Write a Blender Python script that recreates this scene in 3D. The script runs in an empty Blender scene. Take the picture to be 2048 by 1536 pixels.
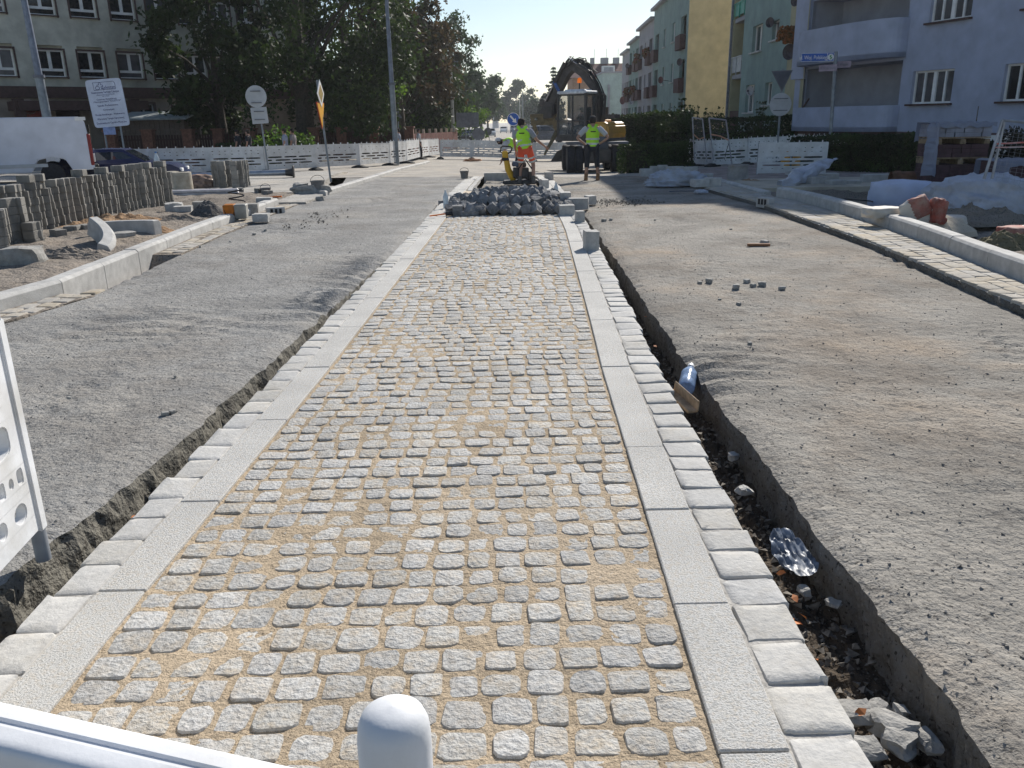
import bpy, bmesh, math, random
import numpy as np
from mathutils import Vector, Matrix, Euler, noise
R = math.radians
rnd = random.Random(7)
SC = bpy.context.scene
COL = SC.collection
# ------------------------------------------------------------------ camera
FPX, CAMH = 1640.0, 1.6
PITCH, YAW, ROLL = R(17.9186), 0.006647, -0.018
cam = bpy.data.cameras.new('camera'); camo = bpy.data.objects.new('camera', cam); COL.objects.link(camo)
CR = Matrix.Rotation(-YAW, 3, 'Z') @ Matrix.Rotation(math.pi/2-PITCH, 3, 'X') @ Matrix.Rotation(ROLL, 3, 'Z')
camo.location = (0, 0, CAMH); camo.rotation_euler = CR.to_euler()
cam.sensor_width = 36; cam.lens = 36*FPX/2048; cam.clip_start = .02; cam.clip_end = 3000
SC.camera = camo
# ------------------------------------------------------------------ sky, sun, exposure
SUN_EL, SUN_AZ = R(34), R(25)          # azimuth measured from +Y towards +X
w = bpy.data.worlds.new('World'); SC.world = w; w.use_nodes = True
nt = w.node_tree; bg = nt.nodes['Background']; bg.inputs[1].default_value = .085
sky = nt.nodes.new('ShaderNodeTexSky'); sky.sky_type = 'NISHITA'; sky.sun_disc = False
sky.sun_elevation = SUN_EL; sky.sun_rotation = SUN_AZ; sky.air_density = 1.0; sky.dust_density = .35; sky.ozone_density = 1.5
nt.links.new(sky.outputs[0], bg.inputs[0])
sl = bpy.data.lights.new('sun', 'SUN'); sl.energy = 4.9; sl.angle = R(.5); sl.color = (1, .95, .87)
so = bpy.data.objects.new('sun', sl); COL.objects.link(so)
sd = Vector((math.sin(SUN_AZ)*math.cos(SUN_EL), math.cos(SUN_AZ)*math.cos(SUN_EL), math.sin(SUN_EL)))
so.rotation_euler = (-sd).to_track_quat('-Z', 'Y').to_euler(); so.location = (20, 40, 60)
SC.view_settings.view_transform = 'Standard'; SC.view_settings.look = 'None'
SC.view_settings.exposure = 0.3; SC.view_settings.gamma = 1
# ------------------------------------------------------------------ ground profile and pixel helpers
GY = [-50, 20, 25, 33, 40, 53, 100, 282, 600, 3000]
GZ = [0, 0, -.09, -.2, -.35, -.55, -.95, -2.45, -4, -6]
def g(x, y):
    z = float(np.interp(y, GY, GZ))
    if 24 < y < 60:
        t = min(1, (y-24)/10)*min(1, (60-y)/10)
        z -= .36*t*math.exp(-((x-3.5)/5)**2)
    return z
def ray(px, py):
    return CR @ Vector(((px-1024)/FPX, -(py-768)/FPX, -1))
def G(px, py, dz=0.0):
    "point on the ground (raised by dz) seen at a photo pixel"
    d = ray(px, py); z = 0
    for _ in range(30):
        t = (z+dz-CAMH)/min(d.z, -1e-4); p = d*t; z = .5*z+.5*g(p.x, p.y)
    t = (z+dz-CAMH)/min(d.z, -1e-4)
    return Vector((d.x*t, d.y*t, z+dz))
def At(px, py, Y):
    d = ray(px, py); t = Y/d.y
    return Vector((d.x*t, Y, CAMH+d.z*t))
def Gx(px, py_guess, Y):
    p = At(px, py_guess, Y); return Vector((p.x, Y, g(p.x, Y)))
# ------------------------------------------------------------------ materials
MATS = {}
def mat(name, col, rough=.8, var=.18, scale=6, bump=0., bscale=40, metal=0., col2=None, spec=.4, rand=0., detail=4, dirt=0., dirtcol=(.25, .2, .14), trans=0., alpha=1., emit=None, mixr=(.35, .65), tone=0.):
    if name in MATS: return MATS[name]
    m = bpy.data.materials.new(name); m.use_nodes = True; nt = m.node_tree; N = nt.nodes; L = nt.links
    b = N['Principled BSDF']; b.inputs['Roughness'].default_value = rough; b.inputs['Metallic'].default_value = metal
    b.inputs['Specular IOR Level'].default_value = spec
    geo = N.new('ShaderNodeNewGeometry')
    def nz(sc, det=detail, ro=.55):
        n = N.new('ShaderNodeTexNoise'); n.inputs['Scale'].default_value = sc; n.inputs['Detail'].default_value = det
        n.inputs['Roughness'].default_value = ro; L.new(geo.outputs['Position'], n.inputs['Vector']); return n.outputs[0]
    def ramp(src, p0, p1, c0, c1):
        r = N.new('ShaderNodeValToRGB'); r.color_ramp.elements[0].position = p0; r.color_ramp.elements[1].position = p1
        r.color_ramp.elements[0].color = (*c0, 1); r.color_ramp.elements[1].color = (*c1, 1); L.new(src, r.inputs[0]); return r.outputs[0]
    c1 = col2 if col2 else tuple(c*(1-var) for c in col); c0 = col if col2 else tuple(min(1, c*(1+var)) for c in col)
    out = ramp(nz(scale), mixr[0], mixr[1], c1, c0)
    def mix(a, bb, fac):
        x = N.new('ShaderNodeMix'); x.data_type = 'RGBA'; L.new(fac, x.inputs[0]) if not isinstance(fac, float) else setattr(x.inputs[0], 'default_value', fac)
        L.new(a, x.inputs[6])
        if isinstance(bb, tuple): x.inputs[7].default_value = (*bb, 1)
        else: L.new(bb, x.inputs[7])
        return x.outputs[2]
    if dirt > 0:
        f = ramp(nz(scale*.35, 6, .65), .5-.3*dirt+.05, .8-.2*dirt, (0, 0, 0), (.8, .8, .8))
        out = mix(out, dirtcol, f)
    if rand > 0:
        oi = N.new('ShaderNodeObjectInfo'); mr = N.new('ShaderNodeMapRange'); L.new(oi.outputs['Random'], mr.inputs[0])
        mr.inputs[3].default_value = 1-rand; mr.inputs[4].default_value = 1+rand
        hs = N.new('ShaderNodeHueSaturation'); L.new(out, hs.inputs['Color']); L.new(mr.outputs[0], hs.inputs['Value']); out = hs.outputs[0]
    if tone > 0:
        at_ = N.new('ShaderNodeAttribute'); at_.attribute_name = 'tone'; mt = N.new('ShaderNodeMapRange'); L.new(at_.outputs['Fac'], mt.inputs[0]); mt.inputs[3].default_value = 1-tone; mt.inputs[4].default_value = 1+tone*.6
        ht = N.new('ShaderNodeHueSaturation'); L.new(out, ht.inputs['Color']); L.new(mt.outputs[0], ht.inputs['Value']); m2_ = N.new('ShaderNodeMath'); m2_.operation = 'FRACT'; m3_ = N.new('ShaderNodeMath'); m3_.operation = 'MULTIPLY'; m3_.inputs[1].default_value = 7.3
        L.new(at_.outputs['Fac'], m3_.inputs[0]); L.new(m3_.outputs[0], m2_.inputs[0]); m4_ = N.new('ShaderNodeMapRange'); L.new(m2_.outputs[0], m4_.inputs[0]); m4_.inputs[3].default_value = .55; m4_.inputs[4].default_value = 1.35; L.new(m4_.outputs[0], ht.inputs['Saturation']); out = ht.outputs[0]
    hs0 = N.new('ShaderNodeHueSaturation'); L.new(out, hs0.inputs['Color']); mr0 = N.new('ShaderNodeMapRange'); L.new(nz(1.7, 3), mr0.inputs[0]); mr0.inputs[1].default_value = .3; mr0.inputs[2].default_value = .7; mr0.inputs[3].default_value = .86; mr0.inputs[4].default_value = 1.08; L.new(mr0.outputs[0], hs0.inputs['Value']); out = hs0.outputs[0]
    L.new(out, b.inputs['Base Color'])
    if bump > 0:
        bn = N.new('ShaderNodeBump'); bn.inputs['Strength'].default_value = min(1, bump); bn.inputs['Distance'].default_value = .02*max(1, bump)
        L.new(nz(bscale, 5, .6), bn.inputs['Height']); L.new(bn.outputs[0], b.inputs['Normal'])
    if trans > 0:
        tr = N.new('ShaderNodeBsdfTranslucent'); L.new(out, tr.inputs[0]); ms = N.new('ShaderNodeMixShader'); ms.inputs[0].default_value = trans
        L.new(b.outputs[0], ms.inputs[1]); L.new(tr.outputs[0], ms.inputs[2]); L.new(ms.outputs[0], N['Material Output'].inputs[0])
    if alpha < 1: b.inputs['Alpha'].default_value = alpha
    if emit: b.inputs['Emission Color'].default_value = (*emit, 1); b.inputs['Emission Strength'].default_value = 1
    MATS[name] = m; return m
def glass(name, col=(.02, .03, .04), rough=.05, tr=0.):
    if name in MATS: return MATS[name]
    m = mat(name, col, rough, var=.3, scale=1.5, spec=.8)
    if tr > 0:
        nt = m.node_tree; N = nt.nodes; L = nt.links; b = N['Principled BSDF']
        t = N.new('ShaderNodeBsdfTransparent'); ms = N.new('ShaderNodeMixShader'); ms.inputs[0].default_value = tr
        L.new(b.outputs[0], ms.inputs[1]); L.new(t.outputs[0], ms.inputs[2]); L.new(ms.outputs[0], N['Material Output'].inputs[0])
    return m
def ground_mat(name, base, dark, tint, speck=90, tintamt=.5, bump=.9, dist=.012, tintreg=None, course=9, patch=.0, mid=.25):
    "rough ground: fine light and dark grit, larger patches, coloured dust"
    m = bpy.data.materials.new(name); m.use_nodes = True; nt = m.node_tree; N = nt.nodes; L = nt.links; b = N['Principled BSDF']
    b.inputs['Roughness'].default_value = .95; b.inputs['Specular IOR Level'].default_value = .2
    geo = N.new('ShaderNodeNewGeometry')
    def nz(sc, det=4, ro=.6, ty=None):
        n = N.new('ShaderNodeTexNoise'); n.inputs['Scale'].default_value = sc; n.inputs['Detail'].default_value = det
        n.inputs['Roughness'].default_value = ro; L.new(geo.outputs['Position'], n.inputs['Vector']); return n.outputs[0]
    def ramp(src, p0, p1, c0, c1):
        r = N.new('ShaderNodeValToRGB'); r.color_ramp.elements[0].position = p0; r.color_ramp.elements[1].position = p1
        r.color_ramp.elements[0].color = (*c0, 1); r.color_ramp.elements[1].color = (*c1, 1); L.new(src, r.inputs[0]); return r.outputs[0]
    def mix(a, bb, fac, ty='MIX'):
        x = N.new('ShaderNodeMix'); x.data_type = 'RGBA'; x.blend_type = ty
        L.new(fac, x.inputs[0]) if not isinstance(fac, float) else setattr(x.inputs[0], 'default_value', fac)
        L.new(a, x.inputs[6])
        if isinstance(bb, tuple): x.inputs[7].default_value = (*bb, 1)
        else: L.new(bb, x.inputs[7])
        return x.outputs[2]
    c = ramp(nz(course*.12, 6, .6), .38, .62, tuple(v*.82 for v in base), tuple(v*1.12 for v in base))
    c = mix(c, tint, ramp(nz(.55, 5, .65), .5, .72, (0, 0, 0), (tintamt,)*3))
    c = mix(c, dark, ramp(nz(course*.35, 6, .7), .56, .78, (0, 0, 0), (.75,)*3))
    c = mix(c, tuple(a*.72+b_*.28 for a, b_ in zip((dark[0]*1.15, dark[1], dark[2]*.85), base)), ramp(nz(.62, 8, .72), .49, .62, (0, 0, 0), (patch,)*3))
    c = mix(c, tuple(v*.45 for v in dark), ramp(nz(speck, 3, .6), .58, .66, (0, 0, 0), (.85,)*3))
    c = mix(c, tuple(v*.8 for v in dark), ramp(nz(speck*.26, 5, .7), .56, .68, (0, 0, 0), (mid,)*3))
    c = mix(c, tuple(min(.8, v*1.6) for v in base), ramp(nz(speck*1.3+3, 2, .5), .62, .7, (0, 0, 0), (.5,)*3))
    L.new(c, b.inputs['Base Color'])
    h = N.new('ShaderNodeMath'); h.operation = 'ADD'; L.new(nz(speck*.7, 4, .65), h.inputs[0])
    h2 = N.new('ShaderNodeMath'); h2.operation = 'MULTIPLY'; h2.inputs[1].default_value = 2.2; L.new(nz(speck*.2, 4, .6), h2.inputs[0]); L.new(h2.outputs[0], h.inputs[1])
    bn = N.new('ShaderNodeBump'); bn.inputs['Strength'].default_value = bump; bn.inputs['Distance'].default_value = dist
    L.new(h.outputs[0], bn.inputs['Height']); L.new(bn.outputs[0], b.inputs['Normal'])
    MATS[name] = m; return m
# ------------------------------------------------------------------ object helpers
def tag(o, label=None, cat=None, group=None, kind=None):
    if label: o['label'] = label
    if cat: o['category'] = cat
    if group: o['group'] = group
    if kind: o['kind'] = kind
    return o
def thing(name, label, cat, loc=(0, 0, 0), rz=0., group=None):
    o = bpy.data.objects.new(name, None); COL.objects.link(o); o.location = loc; o.rotation_euler = (0, 0, rz)
    return tag(o, label, cat, group)
def dup(o, parent=None):
    c = o.copy(); COL.objects.link(c)
    if parent: c.parent = parent
    for ch in list(o.children): dup(ch, c)
    return c
class MB:
    def __init__(s): s.v = []; s.f = []; s.t = []
    def add(s, V, F):
        n = len(s.v); s.v += [tuple(v) for v in V]; s.f += [tuple(i+n for i in f) for f in F]; return s
    def box(s, c, d, rot=(0, 0, 0), taper=1., tapery=None):
        ty = taper if tapery is None else tapery
        M = Euler(rot).to_matrix(); V = []
        for z in (-1, 1):
            for x, y in ((-1, -1), (1, -1), (1, 1), (-1, 1)):
                k = taper if z > 0 else 1; ky = ty if z > 0 else 1
                V.append(Vector(c)+M @ Vector((x*d[0]/2*k, y*d[1]/2*ky, z*d[2]/2)))
        return s.add(V, [(3, 2, 1, 0), (4, 5, 6, 7), (0, 1, 5, 4), (1, 2, 6, 5), (2, 3, 7, 6), (3, 0, 4, 7)])
    def tube(s, P, r, n=10, cap=True):
        P = [Vector(p) for p in P]; rs = r if isinstance(r, (list, tuple)) else [r]*len(P)
        V = []; F = []; up = None
        for i, p in enumerate(P):
            t = (P[min(i+1, len(P)-1)]-P[max(i-1, 0)]).normalized()
            if up is None: up = t.orthogonal().normalized()
            up = (up-t*up.dot(t)); up = up.normalized() if up.length > 1e-6 else t.orthogonal().normalized()
            sd_ = t.cross(up)
            for k in range(n):
                a = 2*math.pi*k/n; V.append(p+(up*math.cos(a)+sd_*math.sin(a))*rs[i])
        for i in range(len(P)-1):
            for k in range(n):
                a, b = i*n+k, i*n+(k+1) % n; F.append((a, b, b+n, a+n))
        if cap: F.append(tuple(range(n-1, -1, -1))); F.append(tuple(range((len(P)-1)*n, len(P)*n)))
        return s.add(V, F)
    def lathe(s, prof, c=(0, 0, 0), n=20, rot=(0, 0, 0), cap=True):
        M = Euler(rot).to_matrix(); V = []; F = []
        for r, z in prof:
            for k in range(n):
                a = 2*math.pi*k/n; V.append(Vector(c)+M @ Vector((r*math.cos(a), r*math.sin(a), z)))
        for i in range(len(prof)-1):
            for k in range(n):
                a, b = i*n+k, i*n+(k+1) % n; F.append((a, b, b+n, a+n))
        if cap:
            if prof[0][0] > 1e-4: F.append(tuple(range(n-1, -1, -1)))
            if prof[-1][0] > 1e-4: F.append(tuple(range((len(prof)-1)*n, len(prof)*n)))
        return s.add(V, F)
    def loft(s, rings, n=16, cap=True, ex=2.0):
        "rings: (cx,cy,cz,rx,ry[,tilt])"
        V = []; F = []
        for q in rings:
            cx, cy, cz, rx, ry = q[:5]; tl = q[5] if len(q) > 5 else 0
            for k in range(n):
                a = 2*math.pi*k/n; c, d = math.cos(a), math.sin(a)
                x = rx*math.copysign(abs(c)**(2/ex), c); y = ry*math.copysign(abs(d)**(2/ex), d)
                V.append((cx+x, cy+y, cz+tl*y))
        for i in range(len(rings)-1):
            for k in range(n):
                a, b = i*n+k, i*n+(k+1) % n; F.append((a, b, b+n, a+n))
        if cap: F.append(tuple(range(n-1, -1, -1))); F.append(tuple(range((len(rings)-1)*n, len(rings)*n)))
        return s.add(V, F)
    def prism(s, poly, y0, y1, M=None):
        "poly in (x,z), extruded along y"
        n = len(poly); V = [Vector((p[0], y0, p[1])) for p in poly]+[Vector((p[0], y1, p[1])) for p in poly]
        if M: V = [M @ v for v in V]
        F = [tuple(range(n)), tuple(range(2*n-1, n-1, -1))]+[(i+n, (i+1) % n+n, (i+1) % n, i) for i in range(n)]
        return s.add(V, F)
    def slab(s, poly, z0, z1):
        n = len(poly); V = [(p[0], p[1], z0) for p in poly]+[(p[0], p[1], z1) for p in poly]
        F = [tuple(range(n-1, -1, -1)), tuple(range(n, 2*n))]+[(i, (i+1) % n, (i+1) % n+n, i+n) for i in range(n)]
        return s.add(V, F)
    def mesh(s, name, m=None, smooth=False, bev=0, bs=1, M=None):
        me = bpy.data.meshes.new(name); me.from_pydata([Vector(v) for v in s.v] if M is None else [M @ Vector(v) for v in s.v], [], s.f)
        bm = bmesh.new(); bm.from_mesh(me)
        if bev > 0:
            bmesh.ops.remove_doubles(bm, verts=bm.verts, dist=1e-5)
            bmesh.ops.recalc_face_normals(bm, faces=bm.faces)
            ed = [e for e in bm.edges if len(e.link_faces) == 2 and e.calc_face_angle(0) > .5]
            bmesh.ops.bevel(bm, geom=ed, offset=bev, segments=bs, affect='EDGES', clamp_overlap=True)
        else: bmesh.ops.recalc_face_normals(bm, faces=bm.faces)
        bm.to_mesh(me); bm.free()
        if s.t and len(s.t) == len(me.vertices): me.attributes.new('tone', 'FLOAT', 'POINT').data.foreach_set('value', s.t)
        if m: me.materials.append(m)
        if smooth:
            for p in me.polygons: p.use_smooth = True
            try: me.set_sharp_from_angle(angle=R(42))
            except Exception: pass
        return me
    def build(s, name, m, parent=None, loc=None, rot=None, **k):
        o = bpy.data.objects.new(name, s.mesh(name, m, **k)); COL.objects.link(o)
        if parent: o.parent = parent
        if loc is not None: o.location = loc
        if rot is not None: o.rotation_euler = rot
        return o
def cyl(mb, a, b, r, n=12): return mb.tube([a, b], r, n)
def obj(name, me, parent=None, loc=(0, 0, 0), rot=(0, 0, 0)):
    o = bpy.data.objects.new(name, me); COL.objects.link(o); o.location = loc; o.rotation_euler = rot
    if parent: o.parent = parent
    return o
def text(name, s, size, m, parent, loc, rot=(math.pi/2, 0, 0), align='CENTER', ext=.002, shear=0, sx=1.):
    cu = bpy.data.curves.new(name, 'FONT'); cu.body = s; cu.size = size; cu.align_x = align; cu.align_y = 'CENTER'; cu.extrude = ext; cu.shear = shear
    t = bpy.data.objects.new('tmp', cu); COL.objects.link(t)
    bpy.context.view_layer.update()
    me = bpy.data.meshes.new_from_object(t.evaluated_get(bpy.context.evaluated_depsgraph_get())); bpy.data.objects.remove(t)
    me.materials.clear(); me.materials.append(m); me.name = name
    o = obj(name, me, parent, loc, rot); o.scale = (sx, 1, 1); return o
def plate(mb, W, rows, t, y=0., n=16):
    "flat moulded panel in xz with rounded holes. rows: (z0,z1,[(cx,rx,rz)..])"
    for z0, z1, hs in rows:
        if not hs:
            mb.box((0, y, (z0+z1)/2), (W, t, z1-z0)); continue
        hs = sorted(hs); xb = [-W/2]+[(hs[i][0]+hs[i][1]+hs[i+1][0]-hs[i+1][1])/2 for i in range(len(hs)-1)]+[W/2]
        for i, (cx, rx, rz) in enumerate(hs):
            xa, xc = xb[i], xb[i+1]; cz = (z0+z1)/2; V = []; F = []; e = 4. if rx > rz*1.3 or rz > rx*1.3 else 2.
            for k in range(n):
                a = 2*math.pi*(k+.5)/n; c, d = math.cos(a), math.sin(a)
                hx = cx+rx*math.copysign(abs(c)**(2/e), c); hz = cz+rz*math.copysign(abs(d)**(2/e), d)
                q = max(abs(c), abs(d)); ox = (cx+(xc-cx if c > 0 else cx-xa)*c/q); oz = cz+(z1-z0)/2*d/q
                if k in (1, 2): pass
                V += [(hx, y-t/2, hz), (ox, y-t/2, oz), (hx, y+t/2, hz), (ox, y+t/2, oz)]
            # snap corners
            for qx, qz in ((xa, z0), (xc, z0), (xc, z1), (xa, z1)):
                best = min(range(n), key=lambda k: (V[4*k+1][0]-qx)**2/(xc-xa)**2+(V[4*k+1][2]-qz)**2/(z1-z0)**2)
                V[4*best+1] = (qx, y-t/2, qz); V[4*best+3] = (qx, y+t/2, qz)
            for k in range(n):
                a, b = 4*k, 4*((k+1) % n)
                F += [(a, a+1, b+1, b), (a+2, b+2, b+3, a+3), (a, b, b+2, a+2)]
            mb.add(V, F)
def sheet(name, xl, xr, Y0, Y1, nc, ratio, zf, m, skirt=0., kind='structure', dy=None, sm=None):
    "ground strip between two edge curves, rows closer together near the camera; skirt gives it real edges"
    Ys = [Y0]
    while Ys[-1] < Y1: Ys.append(Ys[-1]+(dy if dy else max(.012, Ys[-1]*ratio)))
    Ys[-1] = Y1; V = []; F = []
    for Y in Ys:
        a, b = xl(Y), xr(Y)
        for i in range(nc+1):
            x = a+(b-a)*i/nc; V.append((x, Y, zf(x, Y)))
    for j in range(len(Ys)-1):
        for i in range(nc):
            k = j*(nc+1)+i; F.append((k, k+1, k+nc+2, k+nc+1))
    nF = len(F)
    if skirt:
        def sk(idx, flip, wob, sl=0.):
            base = len(V)
            for q, i in enumerate(idx):
                x, y, z = V[i]
                for d in (.12, .32, .55, .78, 1.):
                    e = (.022*noise.noise((x*9, y*9, d*3))+.016*noise.noise((x*28, y*28, d*9))+.010*noise.noise((x*70, y*70, d*20)))*wob
                    V.append((x+e+sl*d**.8, y, z-skirt*d))
            for q in range(len(idx)-1):
                for l in range(5):
                    a, b = (idx[q], idx[q+1]) if l == 0 else (base+5*q+l-1, base+5*q+4+l)
                    c, d = base+5*q+l, base+5*q+5+l
                    F.append((a, c, d, b) if flip else (b, d, c, a))
        sk([j*(nc+1) for j in range(len(Ys))], False, 1); sk([j*(nc+1)+nc for j in range(len(Ys))], True, .75, .04 if sm else 0)
        sk(list(range(nc+1)), True, 0); sk([(len(Ys)-1)*(nc+1)+i for i in range(nc+1)], False, 0)
    me = bpy.data.meshes.new(name); me.from_pydata(V, [], F); me.materials.append(m)
    if sm:
        me.materials.append(sm)
        for i_ in range(nF, len(me.polygons)): me.polygons[i_].material_index = 1
    o = obj(name, me); o['kind'] = kind; return o
def ip(pts): 
    xs = [p[0] for p in pts]; ys = [p[1] for p in pts]
    return lambda Y: float(np.interp(Y, xs, ys))
def fz(x, y, s, o=3): return noise.fractal((x*s, y*s, 1.7), 1.0, 2.0, o)
# ================================================================== ground, road, paving
M_asph = ground_mat('milled_asphalt', (.30, .293, .28), (.13, .125, .12), (.40, .34, .26), speck=70, tintamt=.3, patch=.45, mid=.6, bump=1., dist=.012)
M_asph2 = ground_mat('milled_asphalt_dusty', (.30, .28, .25), (.12, .11, .10), (.40, .29, .19), speck=70, tintamt=.65, patch=.8, mid=.7, bump=1., dist=.012)
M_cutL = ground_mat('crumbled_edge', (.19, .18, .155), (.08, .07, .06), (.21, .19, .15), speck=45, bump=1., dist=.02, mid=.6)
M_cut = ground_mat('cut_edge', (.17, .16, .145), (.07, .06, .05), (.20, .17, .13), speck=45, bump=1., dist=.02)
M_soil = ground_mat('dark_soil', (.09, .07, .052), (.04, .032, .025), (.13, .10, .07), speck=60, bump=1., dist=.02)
M_dirt = ground_mat('pale_dirt', (.27, .235, .20), (.10, .08, .06), (.33, .25, .17), speck=40, bump=1., dist=.03)
M_dust = ground_mat('dusty_ground', (.40, .37, .33), (.2, .18, .16), (.45, .37, .27), speck=30, bump=.8, dist=.01)
M_sand = ground_mat('joint_sand', (.47, .375, .265), (.28, .21, .14), (.50, .42, .33), speck=150, tintamt=.6, bump=1., dist=.008)
M_slab = mat('speckled_granite', (.59, .58, .555), .85, col2=(.40, .395, .38), scale=160, detail=2, bump=.5, bscale=160, mixr=(.38, .52), dirt=.25, dirtcol=(.52, .45, .36))
M_cob = mat('granite_cobble', (.55, .54, .515), .85, col2=(.40, .39, .37), scale=60, detail=6, bump=.8, bscale=60, dirt=.38, dirtcol=(.50, .42, .32), mixr=(.36, .55), tone=.14)
M_bord = mat('sawn_granite', (.53, .515, .485), .85, tone=.08, dirt=.25, dirtcol=(.44, .41, .36), col2=(.45, .44, .42), scale=35, detail=6, bump=.3, bscale=60, mixr=(.35, .6))
M_conc = mat('kerb_concrete', (.52, .51, .49), .85, col2=(.40, .39, .375), scale=9, detail=8, bump=.3, bscale=80)
M_mort = mat('mortar', (.42, .40, .37), .95, var=.2, scale=30, bump=.5)
M_gut = mat('dusty_setts', (.46, .42, .36), .9, tone=.1, dirt=.5, dirtcol=(.42, .35, .26), col2=(.36, .34, .30), scale=30, detail=6, bump=.4, bscale=60)
M_pave = ground_mat('sett_pavement', (.40, .38, .35), (.17, .16, .15), (.46, .40, .31), speck=22, bump=.8, dist=.01)
# base terrain
xs = sorted(set([-900, -600, -400, -250, -150, -100, -70]+[-50+2*i for i in range(51)]+[70, 100, 150, 250, 400, 600, 900]))
ys = sorted(set([-60, -30, -10]+[2*i for i in range(40)]+[85, 95, 110, 130, 160, 200, 260, 330, 420, 600, 900, 1400]))
V = []; F = []
for y in ys:
    for x in xs:
        z = g(x, y)-.012
        if -9 < x < 10 and y < 31: z = g(x, y)-.34
        V.append((x, y, z))
nx = len(xs)
for j in range(len(ys)-1):
    for i in range(nx-1): F.append((j*nx+i, j*nx+i+1, (j+1)*nx+i+1, (j+1)*nx+i))
me = bpy.data.meshes.new('ground'); me.from_pydata(V, [], F); me.materials.append(M_dust); o = obj('ground', me); o['kind'] = 'structure'
# edge curves
XLi = ip([(0, -1.36), (2.5, -1.30), (5, -1.20), (13, -1.0), (20, -.86), (28, -.72)])
XRi = ip([(0, .48), (2.4, .55), (3.8, .59), (5.2, .63), (6.5, .69), (12.4, .92), (20, 1.0), (28, 1.05)])
XLa = ip([(0, -2.1), (2.2, -1.9), (2.6, -1.84), (3.2, -1.77), (4.2, -1.68), (5.3, -1.62), (7.9, -1.52), (10.7, -1.40), (16.6, -1.33), (25.6, -.99), (28, -.99)])
XRa = ip([(0, 1.22), (2, 1.25), (5.6, 1.25), (7.4, 1.28), (9.3, 1.33), (11.3, 1.36), (14.3, 1.42), (22, 1.36), (28, 1.36)])
def la(Y): return XLa(Y)-.085*max(0, min(1, (11-Y)/5))+.03*noise.noise((Y*2.2, 3, 0))+.02*noise.noise((Y*9, 7, 0))+.008*noise.noise((Y*40, 7, 0))
def ra(Y): return XRa(Y)-.03*noise.noise((Y*2.2, 13, 0))+.02*noise.noise((Y*9, 27, 0))+.008*noise.noise((Y*40, 7, 0))
LK = ip([(0, -4.9), (6.5, -4.75), (8, -4.42), (10, -4.5), (12.7, -4.6), (17, -4.55), (20, -4.6), (23, -4.75), (28, -5.5)])
def zroad(x, Y, edge=None):
    z = g(x, Y)+.012*fz(x, Y, .7, 3)
    k = 1 if Y < 12 else .6
    z += k*(.0045*fz(x, Y, 9, 3)+.003*noise.noise((x*37, Y*37, 0)))
    rut = noise.noise((x*.9+2, Y*.5, 4))
    if rut > .1: z += (rut-.1)*.05*math.sin((Y*1.0+x*.35+.4*noise.noise((x, Y, 0)))*24)*k
    for xt in (-3.55, -2.55, 52.35, 53.75):
        c_ = x-xt-.25*math.sin(Y*.31+xt)
        if abs(c_) < .3: z -= math.exp(-(c_/.13)**4)*.010*k*(.55+.45*math.copysign(min(1, abs(math.sin(Y*26+abs(c_)*22))*2), math.sin(Y*26+abs(c_)*22)))*(.5+.8*max(0, noise.noise((x*.6, Y*.5, 9))+.3))
    return z
GLr = lambda Y: LK(Y)+.34
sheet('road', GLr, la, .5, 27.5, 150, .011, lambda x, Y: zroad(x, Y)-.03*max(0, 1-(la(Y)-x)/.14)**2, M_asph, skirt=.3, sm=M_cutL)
# right gutter edge from pixels
RG = [(2300, 730), (2048, 608), (1900, 548), (1750, 485), (1610, 436), (1500, 398), (1400, 372), (1340, 356)]
RGp = [G(a, b, .09) for a, b in RG]; RGx = ip(sorted((p.y, p.x) for p in RGp))
RK = [(2300, 650), (2048, 563), (1830, 475), (1700, 430), (1610, 405), (1530, 388)]
RKp = [G(a, b, .10) for a, b in RK]; RKx = ip(sorted((p.y, p.x) for p in RKp))
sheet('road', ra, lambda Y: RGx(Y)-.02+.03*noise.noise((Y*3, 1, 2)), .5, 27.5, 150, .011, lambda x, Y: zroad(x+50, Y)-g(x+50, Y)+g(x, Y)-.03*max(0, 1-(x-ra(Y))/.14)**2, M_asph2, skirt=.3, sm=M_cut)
sheet('road', lambda Y: -9 if Y < 60 else -5., lambda Y: 8. if Y < 60 else 5.5, 27.5, 500, 16, .03, lambda x, Y: g(x, Y)+.004+.01*fz(x, Y, .5, 2), M_dust)
# trench bottoms
def zsoil(x, Y): return g(x, Y)-.23+.035*fz(x, Y, 7, 4)+.02*noise.noise((x*30, Y*30, 0))
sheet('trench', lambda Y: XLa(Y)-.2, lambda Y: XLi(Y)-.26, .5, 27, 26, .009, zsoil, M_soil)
sheet('trench', lambda Y: XRi(Y)+.3, lambda Y: XRa(Y)+.1, .5, 27, 34, .009, lambda x, Y: zsoil(x+9, Y)+.07*max(0, 1-(x-XRi(Y)-.36)/.12) if x < XRi(Y)+.48 else zsoil(x+9, Y), M_soil)
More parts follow.
